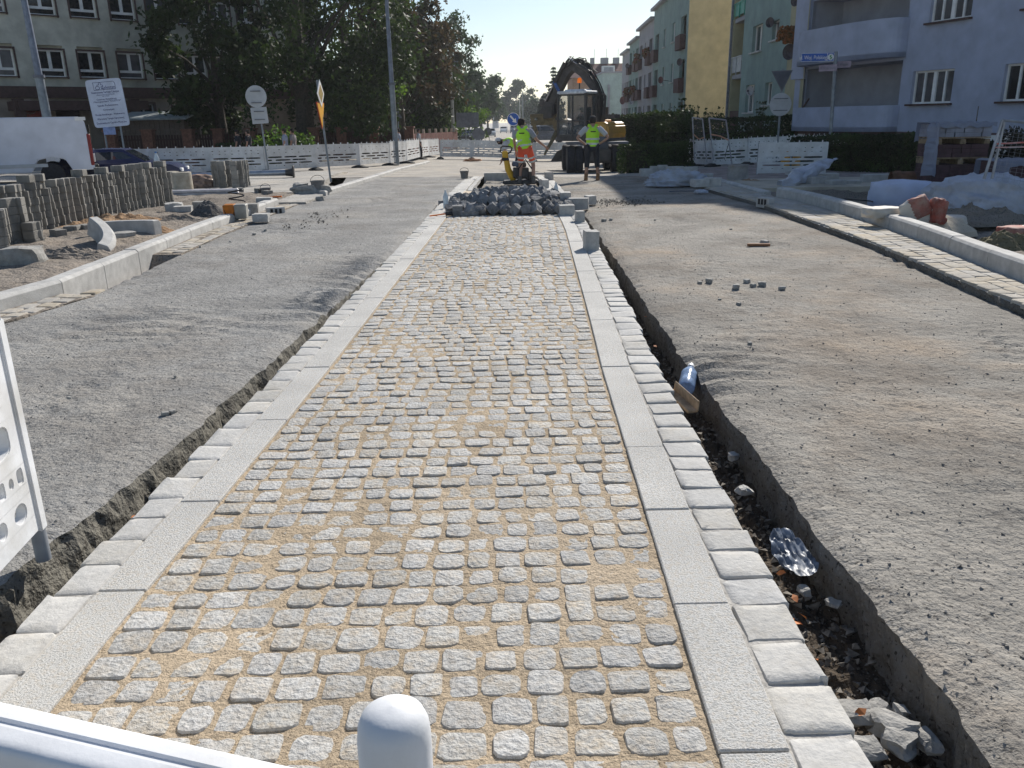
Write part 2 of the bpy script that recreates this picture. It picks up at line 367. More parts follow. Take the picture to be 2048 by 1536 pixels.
# island: sand bed, cobbles, slab kerbs, border setts
YE = 14.25
def bed(x, Y):
    a, b = XLi(Y), XRi(Y); return .0185+.004*fz(x, Y, 6, 3)+.003*noise.noise((x*45, Y*45, 0))
sheet('sand_bed', lambda Y: XLi(Y)-.002, lambda Y: XRi(Y)+.002, .9, YE+4.6, 110, .009, bed, M_sand)
def cobble(mb, cx, cy, w_, d_, zt, zb, n=12, ex=3.4, rough=.007, ang=0):
    V = []; F = []; r0 = rnd.random()*99; ca, sa = math.cos(ang), math.sin(ang); tx, ty = rnd.uniform(-.05, .05), rnd.uniform(-.05, .05)
    rings = ((1.03, zb), (1.015, zt-.006), (.965, zt-.001), (.6, zt+.001))
    for s_, z in rings:
        for k in range(n):
            a = 2*math.pi*(k+.5)/n; c, d = math.cos(a), math.sin(a); e = ex
            x = w_/2*math.copysign(abs(c)**(2/e), c); y = d_/2*math.copysign(abs(d)**(2/e), d)
            q = 1+.15*noise.noise((c*1.3+r0, d*1.3, r0*.37)); x *= s_*q; y *= s_*q
            zz = z+(0 if z == zb else rough*.7*noise.noise((x*30+r0, y*30, 2))+tx*x+ty*y)
            V.append((cx+x*ca-y*sa, cy+x*sa+y*ca, zz))
    V.append((cx, cy, zt+.003+rough*.5*noise.noise((r0, 0, 2))))
    for i in range(3):
        for k in range(n):
            a, b = i*n+k, i*n+(k+1) % n; F.append((a, b, b+n, a+n))
    F += [(3*n+k, 3*n+(k+1) % n, 4*n) for k in range(n)]
    mb.add(V, F); mb.t += [rnd.random()]*len(V)
mb = MB(); Y = 1.25
while Y < YE:
    pd = .119+rnd.uniform(-.006, .008); x = XLi(Y)+.012; xe = XRi(Y)-.01
    n_ = round((xe-x)/.119); ws = [rnd.uniform(.83, 1.2) for _ in range(n_)]; k = (xe-x)/sum(ws)
    for wv in ws:
        wv *= k; sk = .006+.02*max(0, noise.noise((x*1.5, Y*1.5, 8)))
        cobble(mb, x+wv/2+rnd.uniform(-.003, .003), Y+pd/2+rnd.uniform(-.005, .005), wv-.012+rnd.uniform(-.009, .003), pd-.013+rnd.uniform(-.011, .003), .0255+rnd.uniform(-.004, .004)-sk*.3, .0, ang=rnd.uniform(-.06, .06), ex=rnd.uniform(3.2, 7.5)); x += wv
    Y += pd
o = mb.build('cobblestone_paving', M_cob, smooth=True); o['kind'] = 'structure'
mb = MB()
for xf, w_, sgn, brk in ((XLi, .17, -1, [.9, 1.35, 2.56, 3.27, 4.29, 5.3]), (XRi, .185, 1, [.9, 1.72, 2.4, 3.1, 3.79, 5.18, 6.49])):
    while brk[-1] < 26: brk.append(brk[-1]+1.12)
    for a, b in zip(brk[:-1], brk[1:]):
        if sgn < 0 and 19 < a < 26 or a > 25 : w2 = w_
        a2, b2 = a+.003, b-.003; i0, i1 = xf(a2), xf(b2); z = .033+rnd.uniform(-.002, .002)
        mb.slab([(i0, a2), (i0+sgn*w_, a2), (i1+sgn*w_, b2), (i1, b2)][::sgn], -.14, z+g(0, a2))
o = mb.build('slab_kerb', M_slab, bev=.004); o['kind'] = 'structure'
mb = MB()
for xf, w_, sgn, L0 in ((XLi, .15, -1, .215), (XRi, .20, 1, .19)):
    Y = 1.0
    while Y < 25:
        L_ = L0*rnd.uniform(.85, 1.15)
        if Y > 14: L_ *= 2
        x0 = xf(Y)+(sgn*.178 if sgn < 0 else .203); ww = w_-(.02 if sgn > 0 else 0)+rnd.uniform(-.012, .012)
        cobble(mb, x0+sgn*ww/2, Y+L_/2, ww, L_-(.009 if sgn < 0 else .016), .024+rnd.uniform(-.002, .002)+g(0, Y), -.13, n=20, ex=14, rough=.003); Y += L_
o = mb.build('border_setts', M_bord, smooth=True); o['kind'] = 'structure'
sheet('mortar_bed', lambda Y: XLi(Y)-.315, lambda Y: XLi(Y)-.17, .9, 25, 4, .012, lambda x, Y: .0155+.003*fz(x, Y, 8)+g(x, Y), M_mort, skirt=.12)
sheet('mortar_bed', lambda Y: XRi(Y)+.17, lambda Y: XRi(Y)+.37, .9, 25, 4, .012, lambda x, Y: .0155+.003*fz(x, Y, 8)+g(x, Y), M_mort, skirt=.12)
# rear unfinished bay of the island
sheet('rear_bay', lambda Y: XLi(Y)+.28, lambda Y: XRi(Y)-.1, 19.2, 26, 30, .01, lambda x, Y: g(x, Y)-.06+.035*fz(x, Y, 2.5, 4), M_asph2, skirt=.1)
mb = MB()
mb.slab([(XLi(18.4), 18.55), (XRi(18.4), 18.55), (XRi(19), 19.2), (XLi(19), 19.2)], -.05, .05)
for i in range(9):
    mb.slab([(-.35+i*.09, 18.6), (-.31+i*.09, 18.6), (-.31+i*.09, 19.1), (-.35+i*.09, 19.1)], .04, .056)
o = mb.build('tactile_strip', mat('sand_concrete', (.58, .48, .36), .9, bump=.2), bev=.003); o['kind'] = 'structure'
mb = MB()
P = [(XLi(a)+.05+.02*math.sin(a*5), a) for a in np.linspace(19.2, 25.6, 9)]
for a, b in zip(P[:-1], P[1:]): mb.slab([(a[0], a[1]+.01), (a[0]+.1, a[1]+.01), (b[0]+.1, b[1]-.01), (b[0], b[1]-.01)], -.1, .02+rnd.uniform(0, .05)+g(0, a[1]))
mb.slab([(XLi(25)+.2, 25.9), (XRi(25)-.1, 25.9), (XRi(25)-.1, 26.05), (XLi(25)+.2, 26.05)], -.4, .03)
o = mb.build('edging_blocks', M_conc, bev=.006); o['kind'] = 'structure'
# ---- left kerb, gutter and dirt strip
def kerb(name, pts, w_, z0, z1, m, seg=1.0, side=1, ch=.03, lab=None):
    "kerb stones laid end to end along a line; side=+1 puts the body on the right of the travel direction"
    mb = MB(); P = [Vector((p[0], p[1])) for p in pts]; Ls = [0]
    for a, b in zip(P[:-1], P[1:]): Ls.append(Ls[-1]+(b-a).length)
    def at(s):
        s = max(0, min(Ls[-1], s))
        for i in range(len(P)-1):
            if s <= Ls[i+1]+1e-9:
                t = (s-Ls[i])/(Ls[i+1]-Ls[i]); return P[i].lerp(P[i+1], t), (P[i+1]-P[i]).normalized()
    s = 0
    while s < Ls[-1]-.05:
        e = min(Ls[-1], s+seg); (a, ta), (b, tb) = at(s+.004), at(e-.004); t = (b-a).normalized(); nn = Vector((t.y, -t.x))*side
        V = []
        dz = rnd.uniform(-.004, .004)
        for p in (a, b):
            gz = g(p.x, p.y); V += [(p.x, p.y, gz+z0), (p.x, p.y, gz+z1-ch+dz), (p.x+nn.x*ch, p.y+nn.y*ch, gz+z1+dz), (p.x+nn.x*w_, p.y+nn.y*w_, gz+z1+dz), (p.x+nn.x*w_, p.y+nn.y*w_, gz+z0)]
        mb.add(V, [(0, 1, 2, 3, 4), (9, 8, 7, 6, 5)]+[(i, i+5, (i+1) % 5+5, (i+1) % 5) for i in range(5)]); s = e
    o = mb.build(name, m, bev=.004); o['kind'] = 'structure'; return o
kerb('kerb', [(LK(y), y) for y in (5.2, 6.5, 7.3, 8.0, 9, 10.0, 11.4, 12.7, 14, 15.6, 17.)], .17, -.3, .15, M_conc, side=-1, seg=1.0)
kp = [G(a, b) for a, b in ((652, 392), (690, 378), (740, 362), (800, 342), (860, 326))]
kerb('kerb', [(p.x, p.y) for p in kp], .15, -.25, .11, M_conc, side=-1)
mb = MB()
for (a, b) in ((5.0, 8.1), (10.7, 18.6)):
    for c in range(2):
        Y = a+c*.07
        while Y < b:
            L_ = rnd.uniform(.17, .26); cobble(mb, LK(Y)+.02+.08+c*.165, Y+L_/2, .15, L_-.015, .02+rnd.uniform(-.003, .003), -.14, n=12, ex=9, rough=.004); Y += L_
o = mb.build('gutter_setts', M_gut, smooth=True); o['kind'] = 'structure'
sheet('gutter_bed', lambda Y: LK(Y)-.02, lambda Y: LK(Y)+.36, 4.9, 18.6, 6, .02, lambda x, Y: (.015 if not 8.15 < Y < 10.6 else -.17)+.008*fz(x, Y, 5), M_dirt, skirt=.1)
def zdirtL(x, Y):
    z = .045+.05*fz(x, Y, .9, 4)+.02*fz(x, Y, 5, 3); d = LK(Y)-.18-x
    return g(x, Y)+z+.05*min(1, max(0, d/.5))
sheet('dirt_ground', lambda Y: LK(Y)-6.5, lambda Y: LK(Y)-.165, 4.5, 19.5, 130, .01, zdirtL, M_dirt, skirt=.3)
sheet('pavement', lambda Y: -30., lambda Y: LK(Y)-.16, 19.5, 31, 60, .012, lambda x, Y: g(x, Y)+.07+.008*fz(x, Y, 1.2, 3)+.006*(noise.cell((x*8, Y*8, 0)) if hasattr(noise, 'cell') else 0), M_pave, skirt=.2)
sheet('pavement', lambda Y: -60., lambda Y: -11.2, 4., 19.5, 30, .03, lambda x, Y: g(x, Y)+.03, M_pave, skirt=.2)
sheet('pavement', lambda Y: LK(Y)-.2, lambda Y: LK(Y)+.5, 17.2, 22, 16, .02, lambda x, Y: g(x, Y)+.05+.006*fz(x, Y, 5, 3), M_pave, skirt=.2)
# ---- right gutter, kerb
mb = MB(); mbk = MB(); Y = 4.2
while Y < 21:
    L_ = rnd.uniform(.15, .22) if Y < 13 else .4
    x0, x1 = RGx(Y), min(RKx(Y), RGx(Y)+1.); w_ = (x1-x0)/3
    for c in range(3):
        cobble(mb, x0+w_*(c+.5), Y+L_/2+c*.05, w_-.014, L_-.014, .094+rnd.uniform(-.002, .002)+g(x0, Y), .055, n=12, ex=10, rough=.003)
    Y += L_
o = mb.build('gutter_setts', M_gut, smooth=True); o['kind'] = 'structure'
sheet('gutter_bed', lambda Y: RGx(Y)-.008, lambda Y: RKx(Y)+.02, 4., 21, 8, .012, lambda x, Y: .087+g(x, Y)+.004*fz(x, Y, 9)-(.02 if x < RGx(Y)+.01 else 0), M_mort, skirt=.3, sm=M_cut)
sheet('road', lambda Y: RGx(Y)-.3, lambda Y: RKx(Y)-.02, 20.9, 27.5, 20, .02, lambda x, Y: g(x, Y)+.01+.01*fz(x, Y, 3), M_asph2, skirt=.2)
ky = [4.2, 5.5, 7, 8, 9, 10.5, 12, 13.6, 14.8, 16]
kerb('kerb', [(RKx(y), y) for y in ky], .17, -.1, .27, M_conc, side=1)
kerb('kerb', [(RKx(y), y) for y in (16.6, 18.5, 21)], .15, -.1, .14, M_conc, side=1)
def zdirtR(x, Y):
    z = .06+.05*fz(x+20, Y, .9, 4)+.025*fz(x, Y, 5, 3); d = x-RKx(Y)-.18
    if 9 < Y < 17.2 and d > .5: z -= .16*min(1, (d-.5)/.4)*min(1, (Y-9)/3)*(1 if x < 8.2 else max(0, 1-(x-8.2)))
    return g(x, Y)+z
sheet('dirt_ground', lambda Y: RKx(Y)+.165, lambda Y: RKx(Y)+10., 4., 17.3, 120, .01, zdirtR, M_dirt, skirt=.3)
sheet('concrete_path', lambda Y: RKx(Y)+.12, lambda Y: 30., 17.3, 19.9, 50, .02, lambda x, Y: g(x, Y)+.15+.008*fz(x, Y, 2), mat('path_sand', (.44, .39, .31), .9, var=.2, scale=2, bump=.4, bscale=60), skirt=.4)
sheet('dirt_ground', lambda Y: RKx(Y)+.3, lambda Y: 40., 19.9, 31, 90, .02, lambda x, Y: g(x, Y)+.07+.05*fz(x+9, Y, 1.5, 4), mat('reddish_paving', (.27, .22, .20), .9, var=.3, scale=3, bump=.6, bscale=20), skirt=.3)
# ================================================================== buildings
M_white = mat('white_pvc', (.78, .78, .77), .4, var=.05)
M_pane = glass('window_glass', (.012, .014, .018), .06)
M_pane2 = glass('window_glass_curtain', (.25, .26, .30), .3)
M_pane3 = glass('window_glass_dim_curtain', (.09, .09, .10), .15)
M_sill = mat('brown_sill', (.07, .035, .03), .6)
M_sillw = mat('white_sill', (.5, .5, .5), .6)
def wallframe(ax, ay, bx, by, z0):
    "local frame of a facade: origin a, x along the wall, y outwards-negative"
    d = Vector((bx-ax, by-ay, 0)); L_ = d.length; d.normalize()
    M = Matrix(((d.x, -d.y, 0, ax), (d.y, d.x, 0, ay), (0, 0, 1, z0), (0, 0, 0, 1))); return M, L_
def facade(mb, M, W, H, holes, depth=.18, x0=0., z0=0.):
    "wall skin with real openings; holes (x0,x1,z0,z1); visible side is local -y"
    X = sorted(set([x0, W]+[h[0] for h in holes]+[h[1] for h in holes])); Z = sorted(set([z0, H]+[h[2] for h in holes]+[h[3] for h in holes]))
    V = []; F = []
    def q(*p):
        n = len(V); V.extend(M @ Vector(a) for a in p); F.append(tuple(range(n, n+len(p))))
    for i in range(len(X)-1):
        for j in range(len(Z)-1):
            cx, cz = (X[i]+X[i+1])/2, (Z[j]+Z[j+1])/2
            if any(h[0] < cx < h[1] and h[2] < cz < h[3] for h in holes): continue
            q((X[i], 0, Z[j]), (X[i+1], 0, Z[j]), (X[i+1], 0, Z[j+1]), (X[i], 0, Z[j+1]))
    for a, b, c, d in holes:
        D = depth
        q((a, 0, c), (a, 0, d), (a, D, d), (a, D, c)); q((b, 0, c), (b, D, c), (b, D, d), (b, 0, d))
        q((a, 0, d), (b, 0, d), (b, D, d), (a, D, d)); q((a, 0, c), (a, D, c), (b, D, c), (b, 0, c))
    mb.add(V, F)
def window(par, M, a, b, c, d, depth=.18, style='two', sill=M_sill, fr=.07, pane=None, trim=None):
    mb = MB(); y = depth-.06
    def bar(x0, x1, z0, z1, yy=0, t=.06): mb.box(((x0+x1)/2, y+yy, (z0+z1)/2), (x1-x0, t, z1-z0))
    bar(a, a+fr, c, d); bar(b-fr, b, c, d); bar(a+fr, b-fr, d-fr, d); bar(a+fr, b-fr, c, c+fr)
    m_ = (a+b)/2; w_ = b-a
    if style == 'two': bar(m_-fr*.7, m_+fr*.7, c+fr, d-fr)
    if style == 'school':
        h1 = c+(d-c)*.27; bar(a+fr, b-fr, h1-.07, h1+.07); bar(m_-.09, m_+.09, h1+.07, d-fr)
    if style == 'four':
        bar(m_-.075, m_+.075, c+fr, d-fr)
        for q in (.25, .75): bar(a+w_*q-.035, a+w_*q+.035, c+fr, d-fr)
    wn = mb.build('window', M_white, par, M=M)
    MB().box((m_, y+.03, (c+d)/2), (w_-fr, .02, d-c-fr)).build('pane', pane or (M_pane if rnd.random() < .6 else M_pane3), wn, M=M)
    MB().box((m_, -.03, c-.03), (w_+.16, .22, .06)).build('sill', sill, wn, M=M)
    if trim:
        t = MB(); t.box((a-.05, -.012, (c+d)/2), (.1, .03, d-c+.2)); t.box((b+.05, -.012, (c+d)/2), (.1, .03, d-c+.2)); t.box((m_, -.014, d+.05), (w_, .03, .1)); t.build('surround', trim, wn, M=M)
    return wn
# ---- school, left
M_school = mat('school_render', (.60, .59, .51), .9, var=.18, scale=.5, dirt=.5, dirtcol=(.13, .14, .12), bump=.2)
M_brown = mat('brown_band', (.085, .05, .045), .8)
M_gf = mat('school_ground_floor', (.34, .28, .23), .9, scale=.7, dirt=.4, dirtcol=(.16, .14, .12))
sc = thing('school_building', 'long grey green school with rows of white framed windows and brown band behind the signboard', 'building', (-26, 50, -.4))
inv = Matrix.Translation((26, -50, .4))
c47, s47 = .70, .714
A = Vector((-26-14*s47, 50-14*c47)); B = Vector((-26+18.6*s47, 50+18.6*c47))
Ms, Lw = wallframe(A.x, A.y, B.x, B.y, 0); Ms = inv @ Ms
def sx_at(px, z):  # distance along the wall seen at photo column px
    d = ray(px, 150); u = d.x/d.y; t = (u*A.y-A.x)/((B.x-A.x)/Lw-u*(B.y-A.y)/Lw); return t
cols = [-20, 57, 139, 214, 290, 345, 402, 460, 520, 580]
wx = [sx_at((a if i < 5 else a)+2, 0) for i, a in enumerate([4, 105, 186, 263, 332, 392, 450, 505])]
wx = [wx[0]-2*2.55, wx[0]-2.55]+wx
def zrow(py, px=240):
    t = sx_at(px, 0); P = A.lerp(B, t/Lw); return At(px, py, P.y).z
z1, z0_ = zrow(97, 262), zrow(157, 262); zf = z0_-zrow(40+157-157, 262)
fl = zrow(40, 262)-z0_
holes = []; W_ = 1.45
rows_ = [(z0_, z1), (z0_+fl, z1+fl), (z0_+2*fl, z1+2*fl)]
gz0, gz1 = zrow(253, 290), zrow(208, 290)
for x in wx:
    for a, b in rows_: holes.append((x-W_/2, x+W_/2, a, b))
gh = [(sx_at(280, 0)-.6, sx_at(280, 0)+.6, gz0, gz1), (sx_at(355, 0)-.6, sx_at(355, 0)+.6, gz0, gz1), (sx_at(98, 0), sx_at(148, 0), -.2, zrow(215, 120))]
bz = zrow(186, 240); bzt = zrow(180, 240)+.25
mb = MB(); facade(mb, Ms, Lw, 16.5, [h for h in holes], .3, z0=bz); mb.build('wall', M_school, sc)
mb = MB(); facade(mb, Ms, Lw, bz, gh, .3, z0=-1); mb.build('ground_floor_wall', M_gf, sc)
MB().box((Lw/2, -.08, bz), (Lw, .2, .62)).build('brown_band', M_brown, sc, M=Ms)
MB().box((Lw/2, 6.3, 8), (Lw-.02, 12, 17.2)).build('wing', M_school, sc, M=Ms)
for x in wx:
    for a, b in rows_: window(sc, Ms, x-W_/2, x+W_/2, a, b-.25, .3, 'school', trim=M_brown)
for h in gh[:2]: window(sc, Ms, h[0], h[1], h[2], h[3], .3, 'two', trim=M_brown)
dd = MB().box(((gh[2][0]+gh[2][1])/2, .2, 1.2), (gh[2][1]-gh[2][0], .06, 3.4)).build('door', mat('dark_door', (.03, .02, .02), .6), sc, M=Ms)
xc_ = (gh[2][0]+gh[2][1])/2
MB().box((xc_+.4, -1.0, bz-.75), (7.0, 2.2, .5)).build('canopy', M_brown, sc, M=Ms)
mb = MB(); 
for q in (-3, 3.2): MB().box((xc_+q, -1.7, 1.2), (.5, .4, 3.8)).build('canopy_pillar', M_brown, sc, M=Ms)
pq = sx_at(45, 0)
MB().box((pq, -.02, zrow(232, 45)), (1.3, .04, .55)).build('nameplate', mat('red_plate', (.35, .06, .05), .5), sc, M=Ms)
MB().lathe([(.42, 0), (.42, .04)], (pq, -.0, zrow(214, 45)), n=20, rot=(math.pi/2, 0, 0)).build('emblem', mat('emblem_white', (.5, .4, .38), .6), sc, M=Ms)
# low shed with sheet roof
pz = At(300, 262, 47)
sh = thing('garden_shed', 'low timber shed with pale metal lean-to roof against the school', 'shed', (pz.x, 47, -.4))
mb = MB()
for i in range(13): mb.box((-1.45+i*.27, 0, 1.15), (.25, .1+.02*(i % 2), 2.3))
mb.box((.2, 1.2, 1.1), (3.4, 2.2, 2.2)); mb.build('plank_wall', mat('old_planks', (.10, .075, .06), .9, scale=12), sh)
MB().prism([(-1.7, 2.3), (2.1, 2.3), (2.1, 2.36), (-1.7, 2.36)], -.5, -.35).add([(-1.8, -.5, 2.33), (2.2, -.5, 2.33), (2.2, 2.3, 2.75), (-1.8, 2.3, 2.75), (-1.8, -.5, 2.27), (2.2, -.5, 2.27), (2.2, 2.3, 2.69), (-1.8, 2.3, 2.69)], [(0, 1, 2, 3), (7, 6, 5, 4), (0, 4, 5, 1), (1, 5, 6, 2), (2, 6, 7, 3), (3, 7, 4, 0)]).build('roof', mat('sheet_roof', (.30, .33, .33), .6), sh)
# ---- blue house, right
M_blue = mat('lavender_render', (.38, .42, .54), .9, var=.06, scale=.8, dirt=.2, dirtcol=(.30, .32, .38), bump=.25, bscale=60)
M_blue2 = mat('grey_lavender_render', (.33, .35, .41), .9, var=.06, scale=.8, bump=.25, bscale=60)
M_plinth = mat('red_brown_plinth', (.13, .085, .085), .9, var=.25, scale=2)
C0 = Vector((12.25, 36.2)); bdx, bdy = .274, -.962
bl = thing('apartment_house', 'lavender blue corner house with rounded balconies behind the street name sign', 'building', (C0.x, C0.y, 0))
Mb = Matrix(((bdx, -bdy, 0, 0), (bdy, bdx, 0, 0), (0, 0, 1, 0), (0, 0, 0, 1)))
LB = 15.0
def bt(px, py=150):
    d = ray(px, py); u = d.x/d.y; return (u*C0.y-C0.x)/(bdx-u*bdy)
def bz_(px, py):
    t = bt(px, py); return At(px, py, C0.y+bdy*t).z
rec = (bt(1613), bt(1803))
f1 = (bz_(1760, 213), bz_(1760, 125)); f2 = (bz_(1760, 52), bz_(1760, -40))
win1 = (bt(1826), bt(1908), bz_(1866, 207), bz_(1866, 140)); dzf = bz_(1880, 43)-bz_(1866, 207)
win2 = (bt(1844), bt(1925), win1[2]+dzf, win1[3]+dzf)
win1b = (bt(2008), bt(2120), win1[2], win1[3]); win2b = (bt(2030), bt(2150), win1[2]+dzf, win1[3]+dzf)
hol = [win1, win2, win1b, win2b, (win1[0], win1[1], win1[2]+2*dzf, win1[3]+2*dzf)]
zb = bz_(1700, 262)
mb = MB(); facade(mb, Mb, LB, 12.9, hol+[(rec[0], rec[1], f1[0], f1[1]), (rec[0], rec[1], f1[0]+dzf, f1[1]+dzf), (rec[0], rec[1], f1[0]+2*dzf, f1[1]+2*dzf)], .2, z0=zb)
mb.build('wall', M_blue, bl)
MB().box((LB/2, .12, zb/2-.5), (LB, .3, zb+1)).build('plinth', M_plinth, bl, M=Mb)
mb = MB()
ex = (rec[0]-.4, rec[1]+.4)
for k in range(3):
    za, zc = f1[0]+k*dzf, f1[1]+k*dzf
    mb.box(((rec[0]+rec[1])/2, 1.5, (za+zc)/2), (rec[1]-rec[0], .1, zc-za))
    mb.box((rec[0]-.04, .8, (za+zc)/2), (.08, 1.5, zc-za)); mb.box((rec[1]+.04, .8, (za+zc)/2), (.08, 1.5, zc-za))
    mb.box(((rec[0]+rec[1])/2, .8, za-.05), (rec[1]-rec[0], 1.5, .1)); mb.box(((rec[0]+rec[1])/2, .8, zc+.05), (rec[1]-rec[0], 1.5, .1))
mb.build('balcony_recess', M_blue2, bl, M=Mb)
for k in range(2):
    base = bz_(1700, 262) if k == 0 else bz_(1700, 125); top = bz_(1700, 213) if k == 0 else bz_(1700, 54)
    xm, hw = (rec[0]+rec[1])/2, (rec[1]-rec[0])/2+.1; P = []; n = 26
    for i in range(n+1):
        a = math.pi*(1-i/n); P.append((xm+hw*math.copysign(abs(math.cos(a))**.75, math.cos(a)), -.95*math.sin(a)**.6))
    mb = MB(); V = []; F = []
    for i, (x, y) in enumerate(P):
        xi = xm+(x-xm)*.94; yi = y*.86+.06; V += [(x, y, base), (x, y, top), (xi, yi, top), (xi, yi, base+.18)]
    for i in range(n):
        for q in range(4): F.append((i*4+q, (i+1)*4+q, (i+1)*4+(q+1) % 4, i*4+(q+1) % 4))
    mb.add(V, F); mb.slab([(p[0], p[1]) for p in P], base, base+.16)
    b_ = mb.build('balcony', M_blue, bl, M=Mb)
    b_.data.polygons.foreach_set('use_smooth', [False]*len(b_.data.polygons))
    d_ = MB().box((rec[1]-.55, 1.4, top+.5), (.75, .08, 2.3)).build('balcony_door', mat('grey_balcony_door', (.2, .2, .24), .5), bl, M=Mb)
for h in hol: window(bl, Mb, h[0], h[1], h[2], h[3]-.0, .2, 'four', sill=M_sill, fr=.06)
mb = MB(); mb.box((rec[0]/2-.1, -.06, 8.), (rec[0]+.1, .12, 8.5-.4+2)); mb.build('corner_pier', M_blue, bl, M=Mb)
# massing: tall part over the corner, lower wing towards the camera, both behind the facade
mb = MB(); mb.box((1.5, 5.4, 7.75), (3, 7.6, 15.9)); mb.box((9.0, 6, 6.4), (12, 8.7, 12.9)); mb.build('house_body', M_blue, bl, M=Mb)
mb = MB(); mb.add([Mb @ Vector(p) for p in ((2, -.4, 12.9), (15.3, -.4, 12.9), (15.3, 11, 12.9), (2, 11, 12.9), (4, 5, 14.4), (13, 5, 14.4))], [(0, 1, 5, 4), (1, 2, 5), (2, 3, 4, 5), (3, 0, 4), (0, 3, 2, 1)]); mb.build('roof', mat('brown_tiles', (.14, .06, .045), .85, scale=20, bump=.4), bl)
lg = MB(); lg.box((.55, -.02, .0), (.75, .04, .8)); 
pl = bt(1608)
MB().box((pl+.35, -.11, bz_(1608, 262)-.35), (1.55, .16, .75)).build('plinth_panel', mat('brown_panel', (.16, .09, .08), .8), bl, M=Mb)
mb = MB(); zz = bz_(1608, 262)-.38
for a, b, c, d in ((.1, .42, .2, .27), (.35, .42, -.2, .2), (.1, .17, -.22, .1), (.2, .3, .05, .12), (.22, .29, -.2, .05)): mb.box((pl+.12+(a+b)/2, -.2, zz+(c+d)/2), (b-a, .02, d-c))
mb.build('house_number', M_white, bl, M=Mb)
MB().box((rec[0]+.55, -.3, f1[0]+.2), (.05, .05, .5), (0, .8, 0)).build('folded_chair', M_sill, bl, M=Mb)
# ---- green apartment house behind it
M_green = mat('mint_render', (.24, .33, .31), .9, var=.08, scale=.6, bump=.15)
M_beige = mat('beige_render', (.40, .37, .24), .9, var=.06, scale=.6)
M_yell = mat('yellow_render', (.60, .50, .31), .9, var=.06, scale=.8, bump=.15, bscale=50)
M_grey = mat('grey_render', (.34, .34, .36), .9, var=.08, scale=.5)
gr = thing('apartment_house', 'mint green apartment house with recessed green railed balconies between blue house and yellow gable', 'building', (12.9, 49, 0))
Mg, Lg = wallframe(0, 0, -.55, -13.1, 0)
def gt(px):
    d = ray(px, 150); u = d.x/d.y; dx, dy = -.55/Lg, -13.1/Lg; return (u*49-12.9)/(dx-u*dy)
def gz(px, py): return At(px, py, 49-13.1/Lg*gt(px)).z
sA = gt(1482)
gw = [(gt(1500), gt(1519), gz(1508, 104), gz(1508, 50)), (gt(1538), gt(1551), gz(1545, 80), gz(1545, 40)), (gt(1494), gt(1511), gz(1500, 225), gz(1500, 170)), (gt(1532), gt(1546), gz(1538, 210), gz(1538, 165))]
mb = MB(); facade(mb, Mg, gt(1572), 14.6, gw, .25, x0=sA, z0=-1); mb.build('wall', M_green, gr)
mb = MB(); facade(mb, Mg, Lg+.5, 14.6, [], .25, x0=gt(1572), z0=-1); mb.build('beige_wall', M_beige, gr)
for h in gw: window(gr, Mg, *h, .25, 'two', sill=M_sillw, fr=.06)
MB().box(((sA+.2)/2, 2.2, 6.8), (sA, .2, 15.6)).box((0.05, 1.2, 6.8), (.3, 2.4, 15.6)).build('balcony_recess', M_beige, gr, M=Mg)
M_rail = mat('green_railing', (.02, .28, .20), .5)
M_rail2 = mat('pale_railing', (.42, .44, .46), .5)
fb = [(gz(1465, 151), gz(1465, 105), M_rail2), (gz(1465, 38), gz(1465, -8), M_rail)]
for zlo, zhi, mm in ((gz(1465, 151), gz(1465, 116), M_rail2), (gz(1465, 38), gz(1465, 8), M_rail)):
    b_ = MB().box((sA/2, 1.1, zlo-.1), (sA-.1, 2.1, .2)).build('balcony', M_grey, gr, M=Mg)
    mb = MB(); mb.box((sA/2, .03, (zlo+zhi)/2+.05), (sA-.25, .03, zhi-zlo-.15))
    for q in (.1, sA/2, sA-.1): mb.box((q, 0, (zlo+zhi)/2), (.06, .06, zhi-zlo))
    mb.box((sA/2, 0, zhi), (sA-.1, .07, .06)); mb.build('railing', mm, b_, M=Mg)
MB().box((sA/2, .1, .7), (sA-.2, .1, 2.2)).build('basement_screen', mat('dark_brick_screen', (.10, .055, .05), .9, scale=6), gr, M=Mg)
MB().box((-.05, -.08, 6.5), (.12, .12, 15)).build('downpipe', mat('zinc', (.2, .22, .26), .5, metal=.4), gr, M=Mg)
MB().box((Lg/2, 7, 6.9), (Lg, 9.6, 15.4)).build('house_body', M_beige, gr, M=Mg)
MB().box((Lg/2, 5.6, 14.7), (Lg+.4, 12.6, .2)).build('roof', M_brown, gr, M=Mg)
